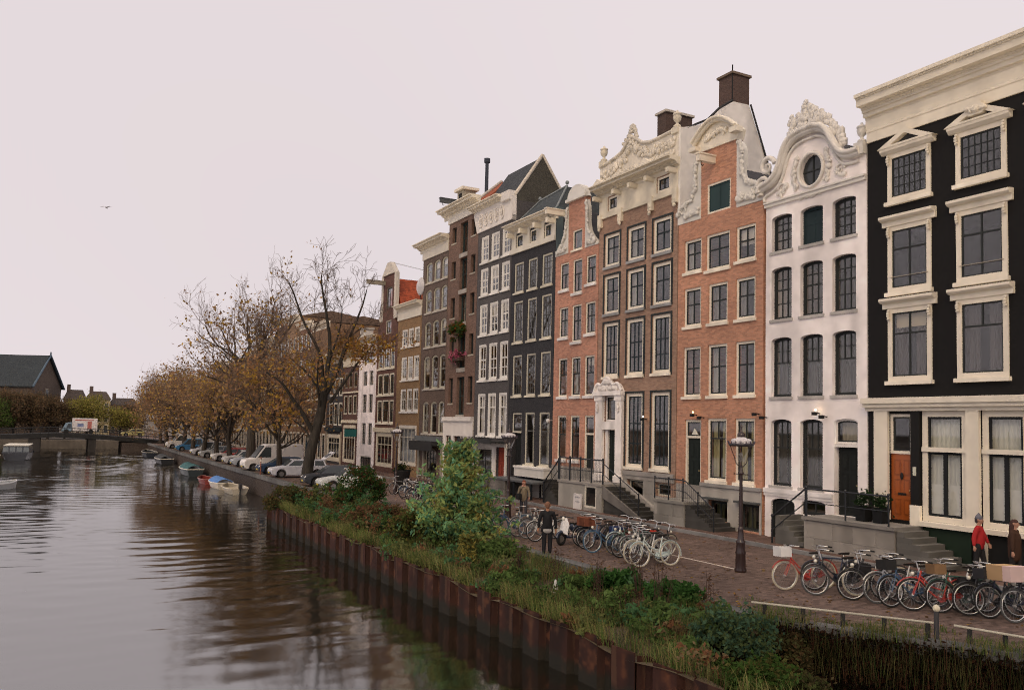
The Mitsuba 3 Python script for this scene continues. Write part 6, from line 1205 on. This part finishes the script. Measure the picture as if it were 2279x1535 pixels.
# large slate-roofed hall on the left
k = thing('slate_roof_hall', 'big church-like hall with a steep slate roof and dark brick gable at the far left', 'building'); d, pr = np.array([-.9, .43]), np.array([.43, .9]); c0 = np.array([-1.4, 229.0])
P3 = lambda s, w_, z: (*(c0 + d * s + pr * w_), z)
V = [P3(0, -7, -.1), P3(0, 7, -.1), P3(0, 7, 11.3), P3(0, 0, 18.4), P3(0, -7, 11.3)]; Bk = [P3(42, -7, -.1), P3(42, 7, -.1), P3(42, 7, 11.3), P3(42, 0, 18.4), P3(42, -7, 11.3)]
g = G((.085, .06, .045), BRICK).add(V, [[0, 1, 2], [0, 2, 4], [2, 3, 4]]).quad(V[0], V[4], Bk[4], Bk[0]).quad(V[1], Bk[1], Bk[2], V[2]); put('wall', g, parent=k)
g = G((.036, .044, .05), SLATE)
for a, b in ((-7.5, 11.0), (7.5, 11.0)): q_ = [P3(-.4, a, b), P3(42, a, b), P3(42, 0, 18.55), P3(-.4, 0, 18.55)]; g.hull([np.array(p) + (0, 0, e) for p in q_ for e in (0, .25)])
put('roof', g, parent=k); put('gable_coping', G((.10, .14, .18)).tube([P3(-.5, -7.5, 11.1), P3(-.5, 0, 18.8), P3(-.5, 7.5, 11.1)], .28, 5).tube([P3(-.5, 0, 18.6), P3(-.5, 0, 19.6)], .2, 6), parent=k)
for s in (-3.4, 0, 3.4):
    f = put('window', G((.35, .3, .22)).quad(P3(-.05, s - .8, 4), P3(-.05, s + .8, 4), P3(-.05, s + .8, 9 if s else 11), P3(-.05, s - .8, 9 if s else 11)), parent=k); put('pane', G((.03, .035, .04)).quad(P3(-.1, s - .6, 4.2), P3(-.1, s + .6, 4.2), P3(-.1, s + .6, 8.8 if s else 10.8), P3(-.1, s - .6, 8.8 if s else 10.8)), 'gloss', parent=f)
put('dormer', G((.06, .07, .08)).hull([P3(9, -4.5, 13.2), P3(10.6, -4.5, 13.2), P3(9, -4.5, 14.6), P3(10.6, -4.5, 14.6), P3(9.8, -2.4, 15.6), P3(9.8, -2.8, 15.6)]), parent=k)
# ---------------------------------------------------------------- stoops, steps and railings of the houses
def top_slab(h, x0, x1, y0, y1, z, c=(.2, .19, .175)): put('stoop_slab', G(c, STONE).box(x0, x1, y0, y1, z - .12, z), parent=h)
slab_wall(hB, 19.0, 22.85, -.05, 1.18, 24.62, 24.8, (.27, .25, .225)); top_slab(hB, 24.54, 26.0, 18.95, 22.9, 1.32)
put('stoop_core', G((.1, .1, .09), STONE).box(24.81, 25.98, 19.0, 22.85, 0, 1.19), parent=hB)
stairs(hB, 24.66, 25.9, 17.2, 18.94, .13, 1.2, 6, 'y', (.13, .125, .115)); stairs(hB, 24.66, 25.9, 24.3, 22.92, .13, 1.2, 6, 'y', (.12, .115, .105), sgn=-1)
IRn = (.012, .014, .018)
railing('stoop_railing', None, [(24.6, 22.7), (24.6, 19.2)], lambda s: 1.32, 1.0, 1.75, c=IRn, r=.024, bars=False, parent=hB)
railing('stoop_railing', None, [(24.6, 24.4), (24.6, 22.75)], lambda s: .13 + 1.19 * s, 1.0, 1.6, c=IRn, r=.026, bars=False, parent=hB)
for y, w, lab in ((20.75, .45, 'dark square planter with a clipped evergreen on the stone stoop, left one'), (20.05, .42, 'dark square planter with leafy plant beside the orange door')):
    k = thing('planter', lab, 'planter'); put('tub', G((.012, .012, .013)).hull([(25.3 + a * f, y + b * f, z) for a in (-w * .5, w * .5) for b in (-w * .5, w * .5) for f, z in ((.85, 1.33), (1, 1.85))]), parent=k)
    g = G(); C = np.column_stack([25.3 + rng.normal(0, .12, 30), y + rng.normal(0, .14, 30), 2.05 + rng.normal(0, .13, 30)]); g.add(*leaves(rng, C, 420, .07, [(.02, .045, .015), (.03, .06, .02), (.018, .03, .015)], (.08, .08, .08))); tag(put('foliage', g, 'leaf', parent=k), kind='stuff')
# orange house
slab_wall(hC, 29.7, 31.85, -.05, 1.1, 24.66, 24.84, (.28, .265, .24)); top_slab(hC, 24.6, 26.0, 29.65, 31.88, 1.22, (.24, .23, .21)); put('stoop_core', G((.1, .1, .09), STONE).box(24.85, 25.98, 29.7, 31.85, 0, 1.1), parent=hC)
stairs(hC, 24.7, 25.85, 27.75, 29.64, .13, 1.1, 6, 'y', (.05, .048, .045))
railing('stoop_railing', None, [(24.68, 31.8), (24.68, 29.7), (24.68, 27.8)], lambda s: 1.22 if s < .53 else 1.22 - 1.1 * (s - .53) / .47, .95, 1.0, c=IRn, bars=True, parent=hC)
# grey brown house: high double stoop with a basement window
W4 = (36.5, 37.6, .28, 1.43)
put('stoop_front', G((.28, .265, .24), STONE).ext(rbox(36.02, -.05, 40.2, 1.42).difference(rbox(*[W4[i] for i in (0, 2, 1, 3)])), 24.6, 24.8), parent=hD)
window(hD, *W4, fw=.1, fc=(.66, .62, .54), xf=24.6, rec=.02, split=0, lo=(1, 1), name='cellar_window'); put('stoop_core', G((.03, .03, .03)).box(25.2, 25.95, 36.1, 40.15, 0, 1.42), parent=hD)
top_slab(hD, 24.54, 26.0, 35.98, 40.25, 1.56, (.26, .245, .225))
stairs(hD, 24.7, 25.75, 32.7, 35.97, .13, 1.42, 8, 'y', (.045, .043, .04)); stairs(hD, 24.7, 25.75, 42.0, 40.26, .13, 1.42, 7, 'y', (.05, .048, .045), sgn=-1)
put('stair_string', G((.36, .34, .31), STONE).hull([(x, y, z) for x in (25.77, 25.95) for y, z in ((35.97, 1.75), (35.97, 1.2), (32.8, .42), (32.8, 0))]), parent=hD); put('stair_string', G((.14, .13, .12), STONE).hull([(x, y, z) for x in (24.58, 24.69) for y, z in ((35.97, 1.5), (35.97, .9), (32.8, .2), (32.8, 0))]), parent=hD)
railing('stoop_railing', None, [(24.66, 40.2), (24.66, 37.2), (24.66, 36.0)], lambda s: 1.56, 1.2, 1.1, c=IRn, r=.03, parent=hD); railing('stoop_railing', None, [(24.66, 36.0), (24.66, 33.0)], lambda s: 1.56 - 1.35 * s, 1.05, 1.5, c=IRn, bars=False, parent=hD); railing('stoop_railing', None, [(24.66, 41.9), (24.66, 40.3)], lambda s: .2 + 1.36 * s, 1.05, 1.5, c=IRn, r=.028, parent=hD)
# charcoal house: slab over the basement area
top_slab(hF, 24.6, 26.0, 43.0, 48.7, 1.2, (.10, .105, .11)); stairs(hF, 24.6, 26.0, 48.9, 50.2, .13, 1.08, 5, 'y', (.08, .078, .075), sgn=-1)
for y in (43.3, 45.4): put('slab_post', G(IRn).box(24.62, 24.74, y, y + .1, .1, 1.08), parent=hF)
slab_wall(hF, 46.6, 48.7, -.05, 1.08, 24.66, 24.84, (.16, .15, .14))
for (h, y, z) in ((hC, 30.45, 5.08), (hC, 26.53, 5.11), (hB, 23.34, 5.13), (hB, 26.1, 4.97), (hC, 29.97, 4.96), (hB, 23.0, 5.0), (hD, 34.2, 4.88), (hE, 41.63, 4.82)):
    k = put('wall_lamp', G((.015, .015, .016)).tube([(XF, y, z), (XF - .22, y, z + .02)], .025, 5).hull([(XF - .3 + a, y + b, z + c) for a in (-.07, .07) for b in (-.08, .08) for c in (-.08, .05)]), parent=h)
    if (y, z) in ((30.45, 5.08), (23.34, 5.13), (34.2, 4.88)): put('lit_bulb', {'type': 'sphere', 'center': [XF - .24, y, z + .13], 'radius': .035, 'emitter': {'type': 'area', 'radiance': {'type': 'rgb', 'value': [4, 2.5, .9]}}}, parent=k)
k = thing('security_camera', 'white camera ball on the corner of the charcoal brick house', 'camera'); put('housing', G((.7, .7, .7)).ball((XF - .3, 43.29, 4.76), .13, 10), parent=k); put('arm', G((.5, .5, .5)).tube([(XF, 43.29, 4.8), (XF - .3, 43.29, 4.8)], .03, 5), parent=k)
put('ceiling_lamp', {'type': 'sphere', 'center': [XF + .9, 27.25, 7.45], 'radius': .12, 'emitter': {'type': 'area', 'radiance': {'type': 'rgb', 'value': [5, 2.6, .7]}}}, parent=hC)
k = thing('notice_board', 'white notice board leaning against the stoop front left of the basement window', 'sign'); put('panel', G((.62, .59, .58)).hull([(24.56, 37.75, .12), (24.56, 38.5, .12), (24.48, 37.75, .10), (24.48, 38.5, .10), (24.60, 37.75, .92), (24.60, 38.5, .92), (24.52, 37.75, .92), (24.52, 38.5, .92)]), parent=k)
put('lines_of_print', G((.3, .3, .32)).hull([(24.503, 37.9, .72), (24.503, 38.35, .72), (24.509, 37.9, .78), (24.509, 38.35, .78)]).hull([(24.488, 37.9, .5), (24.488, 38.3, .5), (24.495, 37.9, .55), (24.495, 38.3, .55)]), parent=k); tag('notice_board__lines_of_print', kind='stuff')
k = thing('hanging_plant', 'green and orange plant hanging from a hatch of the tall brown warehouse', 'plant'); g = G(); C = np.column_stack([XF - .25 + rng.normal(0, .12, 40), 56.5 + rng.normal(0, .45, 40), 11.35 + rng.normal(0, .25, 40)]); g.add(*leaves(rng, C, 1100, .13, [(.04, .085, .02), (.06, .11, .03), (.03, .06, .02), (.22, .08, .02)], (.14, .14, .14))); tag(put('foliage', g, 'leaf', parent=k), kind='stuff'); put('box', G((.08, .05, .03), BARK).box(XF - .4, XF - .05, 56.0, 57.0, 10.95, 11.15), parent=k)
k = thing('flower_box', 'box of pink flowers below a hatch of the brown warehouse', 'flowers'); g = G(); C = np.column_stack([XF - .25 + rng.normal(0, .08, 40), 56.7 + rng.normal(0, .5, 40), 9.45 + rng.normal(0, .12, 40)]); g.add(*leaves(rng, C, 800, .10, [(.5, .12, .2), (.55, .2, .28), (.05, .09, .03), (.4, .08, .14)], (.1, .12, .1))); tag(put('blooms', g, 'leaf', parent=k), kind='stuff'); put('box', G((.06, .04, .03), BARK).box(XF - .4, XF - .05, 55.8, 57.5, 9.05, 9.3), parent=k)

# ---------------------------------------------------------------- street lamps
def lamp(label, x, y, base=True, s=1.0):
    t = thing('street_lamp', label, 'street lamp', 'crown lamps along the quay'); LC = (.026, .013, .012)
    def P(n, g, b='gloss'): return put(n, {**g.shape(b), 'to_world': T().translate([x, y, 0]).scale(s)}, parent=t)
    P('base', G(LC).rev([(.18, 0), (.19, .08), (.16, .12), (.15, .55), (.165, .6), (.14, .66), (.135, .9), (.15, .94), (.10, 1.0), (.08, 1.3), (.10, 1.33), (.068, 1.4)], n=8))
    P('post', G(LC).rev([(.068, 1.38), (.06, 2.2), (.05, 3.0), (.08, 3.02), (.09, 3.08), (.055, 3.1), (.045, 3.3), (0, 3.35)], n=10)); P('crossbar', G(LC).tube([(-.0, -.3, 3.03), (0, .3, 3.03)], .014, 5).ball((0, -.3, 3.03), .03, 6).ball((0, .3, 3.03), .03, 6))
    for i in range(4):
        a = PI / 4 + i * PI / 2; P('lantern_arm', G(LC).tube(np.array([(.05, 3.25), (.16, 3.38), (.20, 3.55), (.28, 3.75), (.34, 3.93)]) @ np.array([[math.cos(a), math.sin(a), 0], [0, 0, 1]]), .014, 5))
    P('lantern_glass', G().rev([(.10, 3.42), (.30, 3.93)], n=12), 'glass'); P('burner', G((.3, .3, .28)).rev([(.0, 3.4), (.04, 3.42), (.04, 3.6), (.06, 3.65), (.0, 3.75)], n=8))
    P('lantern_rim', G((.04, .035, .04)).rev([(.30, 3.90), (.38, 3.92), (.40, 3.97), (.36, 4.0), (.30, 4.0)], n=20))
    g = G((.55, .53, .54))
    for i in range(8): a = i * PI / 4; g.ball((.21 * math.cos(a), .21 * math.sin(a), 4.05), (.12, .12, .10), 8)
    g.rev([(.3, 3.98), (.26, 4.1), (.1, 4.2), (0, 4.2)], n=14); P('lantern_crown', g)
    g = G((.05, .035, .06))
    for i in range(16): a = i * PI / 8; g.tube([(.39 * math.cos(a), .39 * math.sin(a), 3.97), (.42 * math.cos(a), .42 * math.sin(a), 4.07)], .018, 4)
    tag(P('crown_points', g), kind='stuff')
    P('finial', G(LC).rev([(.1, 4.15), (.12, 4.2), (.13, 4.28), (.08, 4.33), (.03, 4.36), (.025, 4.5), (.035, 4.53), (.0, 4.6)], n=10))
lamp('crown street lamp standing nearest, in front of the orange brick house', 19.13, 20.3); lamp('crown street lamp left of the man in black, before the white bay', 19.47, 36.4, s=.97); lamp('crown street lamp farthest off, above the dark green bush', 19.3, 51.2, s=.97)

# ---------------------------------------------------------------- quay rail, posts and small things
k = thing('quay_rail', 'low pale-topped iron rail along the quay edge at lower right, longer left stretch', 'railing')
def rail(k, P, n):
    P = np.array(P); put('top_rail', G((.42, .40, .33)).tube([(a, b, .36) for a, b in P], .028, 6), parent=k)
    for t in np.linspace(.08, .97, n): a, b = P[0] + (P[-1] - P[0]) * t; put('rail_post', G((.03, .03, .03)).box(a - .035, a + .035, b - .035, b + .035, -.1, .345), parent=k)
rail(k, [(14.72, 15.25), (15.4, 14.25), (16.84, 12.03)], 5); g = G((.05, .05, .055)).tube([(16.86, 11.98, -.1), (16.86, 11.98, .62)], .05, 8).col((.62, .58, .45)).ball((16.86, 11.98, .68), .08, 10); put('end_post', g, parent=k)
k = thing('quay_rail', 'short pale-topped iron rail at the right edge beyond the ball-topped post', 'railing'); rail(k, [(17.05, 11.7), (17.42, 10.4), (18.3, 8.2)], 6)
solo('marker_cone', G((.55, .55, .53)).rev([(.13, 0), (.13, .03), (.09, .05), (.03, .36), (0, .37)], (13.0, 21.3, float(bank_z(np.array(13.0), np.array(21.3)))), 12), 'small pale grey cone lying among the grass below the bicycles', 'cone')
solo('parking_post', G((.25, .09, .06)).tube([(15.15, 71.2, 0), (15.15, 71.2, 1.5)], .05, 8).col((.6, .55, .5)).tube([(15.15, 71.2, 1.1), (15.15, 71.2, 1.3)], .055, 8), 'thin reddish post in front of the dark blue hatchback', 'post')
k = thing('tub_planter', 'big black tub planter behind the far bicycle rack', 'planter'); put('tub', G((.015, .015, .016)).rev([(.32, 0), (.38, .1), (.6, 1.15), (.62, 1.25), (.5, 1.22)], (21.4, 55.6, 0), 12), parent=k); g = G(); C = np.column_stack([21.4 + rng.normal(0, .25, 30), 55.6 + rng.normal(0, .25, 30), 1.35 + rng.normal(0, .12, 30)]); g.add(*leaves(rng, C, 500, .09, [(.02, .03, .015), (.04, .05, .02)], (.1, .1, .1))); tag(put('foliage', g, 'leaf', parent=k), kind='stuff')
k = thing('gull', 'small white gull gliding in the sky at the left', 'bird'); M = xf(2.67, 65.8, 60, 19.1)
put('body', {**G((.55, .52, .52)).ball((0, 0, 0), (.2, .05, .05), 8).shape('matte'), 'to_world': M}, parent=k)
for s in (-1, 1): put('wing', {**G((.5, .48, .5)).add([(.08, 0, .02), (-.08, 0, .02), (.1, s * .22, .1), (-.04, s * .22, .1), (-.02, s * .48, .02)], [[0, 1, 3], [0, 3, 2], [2, 3, 4]]).shape('matte'), 'to_world': M}, parent=k)

# ---------------------------------------------------------------- people
m3 = manifold3d
def limb_mesh(bones, ref=.028, it=8):
    out = []
    for (a, ra), (b, rb) in bones:
        s1 = m3.Manifold.sphere(ra, 14).translate(list(map(float, a))); s2 = m3.Manifold.sphere(rb, 14).translate(list(map(float, b))); out.append(m3.Manifold.batch_hull([s1, s2]))
    u = m3.Manifold.batch_boolean(out, m3.OpType.Add).refine_to_length(ref); mm = u.to_mesh(); t = trimesh.Trimesh(mm.vert_properties[:, :3], mm.tri_verts, process=True)
    if it: trimesh.smoothing.filter_taubin(t, .5, -.53, it)
    return np.array(t.vertices), np.array(t.faces)
def V3(*a): return np.array(a, float)
def person(label, x, y, rz, h, z=0.0, arms=((.02, .25, 1.13, .03, .28, .87), (.02, .25, 1.13, .03, .28, .87)), legs=((.0, .0), (.0, .0)), coat=(.02, .02, .02), coat_len=.86, trousers=(.02, .02, .025), skin=(.42, .22, .15), hair=(.10, .05, .03), hat=None, long_hair=False, shirt=None, bulk=1.0, scarf=None):
    t = thing('person', label, 'person'); M = T().translate([x, y, z]).rotate([0, 0, 1], rz).scale(h / 1.75)
    def P(n, mesh, c, b='matte', k=CLOTH, lab=None): return put(n, {**G(c, k).add(*mesh).shape(b), 'to_world': M}, parent=t, label=lab)
    nb = bulk
    hip = [V3(0, s * .095, .90) for s in (1, -1)]; kn = [V3(legs[i][0] * .5 + .02, s * .10, .49) for i, s in enumerate((1, -1))]; an = [V3(legs[i][0], s * .10, .09 + legs[i][1]) for i, s in enumerate((1, -1))]
    sh = [V3(-.01, s * .185, 1.41) for s in (1, -1)]; el = [V3(arms[i][0], s * arms[i][1], arms[i][2]) for i, s in enumerate((1, -1))]; wr = [V3(arms[i][3], s * arms[i][4], arms[i][5]) for i, s in enumerate((1, -1))]
    pel, ch, nk = V3(0, 0, .96), V3(.0, 0, 1.27), V3(-.005, 0, 1.48); hd = V3(.02, 0, 1.64)
    B = [((pel, .12), (ch, .13)), ((ch, .13), (nk, .06)), ((nk, .055), (hd - (0.01, 0, .06), .065))]
    for i in (0, 1): B += [((hip[i], .085), (kn[i], .06)), ((kn[i], .055), (an[i], .04)), ((sh[i], .055), (el[i], .042)), ((el[i], .04), (wr[i], .028)), ((ch, .1), (sh[i], .06)), ((an[i], .04), (an[i] + (.12, 0, -.05), .03))]
    # head: skull, jaw, nose, brow, ears
    B += [((hd + (-.025, 0, .02), .092), (hd + (.01, 0, .0), .085)), ((hd + (.035, 0, -.07), .048), (hd + (.01, 0, .0), .07)), ((hd + (.095, 0, .005), .012), (hd + (.105, 0, -.025), .017)), ((hd + (.0, .088, -.02), .02), (hd + (-.01, .09, .02), .022)), ((hd + (.0, -.088, -.02), .02), (hd + (-.01, -.09, .02), .022)), ((hd + (.075, .03, .022), .018), (hd + (.075, -.03, .022), .018))]
    # hands: palm, four fingers, thumb
    for i, s in enumerate((1, -1)):
        d = wr[i] - el[i]; d /= np.linalg.norm(d); w = wr[i]; f = V3(1, 0, 0) - d * d[0]; f /= np.linalg.norm(f)
        B.append(((w, .026), (w + d * .08, .032)))
        for j, L in enumerate((.062, .075, .07, .052)):
            o = f * (.030 - .02 * j); k0 = w + d * .085 + o; k1 = k0 + d * L * .55 + V3(0, -s * .008, 0); B += [((k0, .0105), (k1, .0095)), ((k1, .0095), (k1 + d * L * .45 + V3(0, -s * .022, 0), .008))]
        B += [((w + d * .03 + f * .025, .013), (w + d * .065 + f * .05, .0105)), ((w + d * .065 + f * .05, .0105), (w + d * .095 + f * .05, .009))]
    P('body', limb_mesh(B, .016, 5), skin)
    for s in (.032, -.032): P('eye', (lambda m: (m.vertices * .011 + hd + (.083, s, .004), m.faces))(trimesh.creation.icosphere(1)), (.02, .02, .02), 'gloss')
    P('mouth', limb_mesh([((hd + (.083, .02, -.062), .006), (hd + (.083, -.02, -.062), .006))], .02, 0), (.25, .08, .07))
    # coat with sleeves, trousers, shoes
    C = [((V3(0, .03, coat_len + .1), .150 * nb), (ch, .158 * nb)), ((V3(0, -.03, coat_len + .1), .150 * nb), (ch, .158 * nb)), ((ch, .15 * nb), (nk - (0, 0, .03), .075))]
    for i in (0, 1): C += [((ch + (0, 0, .06), .11), (sh[i], .075 * nb)), ((sh[i], .075 * nb), (el[i], .06 * nb)), ((el[i], .06 * nb), (el[i] + (wr[i] - el[i]) * .93, .046 * nb)), ((V3(0, .05 - .1 * i, coat_len + .02), .13 * nb), (V3(0, 0, 1.1), .14 * nb))]
    P('coat', limb_mesh(C, .03, 8), coat)
    if shirt: P('shirt_hem', limb_mesh([((V3(0, .055, coat_len - .025), .128), (V3(0, -.055, coat_len - .025), .128))], .03, 4), shirt)
    Tq = []
    for i in (0, 1): Tq += [((hip[i] + (0, 0, .03), .108), (kn[i], .078)), ((kn[i], .076), (an[i] + (0, 0, .03), .062)), ((pel - (0, 0, .02), .125), (hip[i], .1))]
    P('trousers', limb_mesh(Tq, .03, 6), trousers)
    for i in (0, 1): P('shoe', limb_mesh([((an[i] + (-.03, 0, -.04), .048), (an[i] + (.09, 0, -.052), .042)), ((an[i] + (.09, 0, -.052), .042), (an[i] + (.15, 0, -.058), .034))], .03, 3), (.018, .016, .015), 'gloss')
    H = [((hd + (-.035, 0, .045), .093), (hd + (-.0, 0, .05), .088)), ((hd + (-.055, 0, -.03), .075), (hd + (-.04, 0, .03), .09))]
    if long_hair: H += [((hd + (-.06, 0, .0), .09), (hd + (-.085, 0, -.20), .085))]
    P('hair', limb_mesh(H, .025, 3), hair)
    if hat: P('hat', limb_mesh([((hd + (-.02, 0, .07), .105), (hd + (-.01, 0, .06), .102)), ((hd + (-.02, 0, .19), .03), (hd + (-.02, 0, .08), .09))], .025, 4), hat)
    if scarf: P('scarf', limb_mesh([((nk + (-.01, .05, -.01), .075), (nk + (-.01, -.05, -.01), .075))], .03, 4), scarf)
    return t, M
person('man in black jacket and black trousers standing with his back turned beside the bicycles', 15.13, 25.4, 62, 1.80, 0, coat=(.013, .013, .015), trousers=(.014, .014, .017), skin=(.40, .20, .12), hair=(.20, .10, .06), shirt=(.42, .40, .38), bulk=.93, arms=((.0, .27, 1.14, .02, .30, .88), (.03, .27, 1.13, .05, .29, .86)))
t, M = person('red-haired person in a beige jacket carrying a black bag behind the cluster of bicycles', 20.6, 36.9, 250, 1.74, 0, coat=(.21, .17, .12), coat_len=.80, trousers=(.05, .05, .06), skin=(.5, .27, .2), hair=(.20, .05, .025), long_hair=True, legs=((.12, .02), (-.12, .0)), arms=((.08, .26, 1.14, .22, .24, .93), (-.06, .26, 1.13, -.02, .27, .88)), scarf=(.45, .25, .2))
k = solo('shoulder_bag', {**G((.015, .015, .016)).hull([(a, b, c) for a in (-.16, .14) for b in (-.32, -.2) for c in (.82, 1.1)]).tube([(0, -.27, 1.1), (-.02, -.05, 1.47), (.02, .1, 1.46)], .02, 5).shape('matte'), 'to_world': M} if False else G((.015, .015, .016)).hull([(20.6 + a, 36.9 + b, c) for a in (-.36, -.2) for b in (-.16, .16) for c in (.82, 1.1)]).tube([(20.32, 36.9, 1.1), (20.55, 36.85, 1.46)], .02, 5), 'black shoulder bag hanging from the person in the beige jacket', 'bag')
person('person in a bright red jacket and grey knitted hat walking past the shop windows', 25.15, 16.42, 292, 1.80, .13, coat=(.40, .022, .025), trousers=(.02, .02, .022), skin=(.45, .25, .18), hair=(.06, .05, .05), hat=(.16, .16, .19), bulk=1.06, legs=((.16, .03), (-.14, .0)), arms=((.10, .28, 1.15, .2, .26, .95), (-.08, .29, 1.14, -.06, .34, .90)))
person('person in a dark brown coat beside the red jacket at the right edge', 25.2, 15.35, 285, 1.80, .13, coat=(.055, .026, .016), coat_len=.66, trousers=(.025, .02, .02), skin=(.45, .25, .18), hair=(.07, .035, .03), long_hair=True, bulk=1.1, legs=((.14, .02), (-.12, .0)))
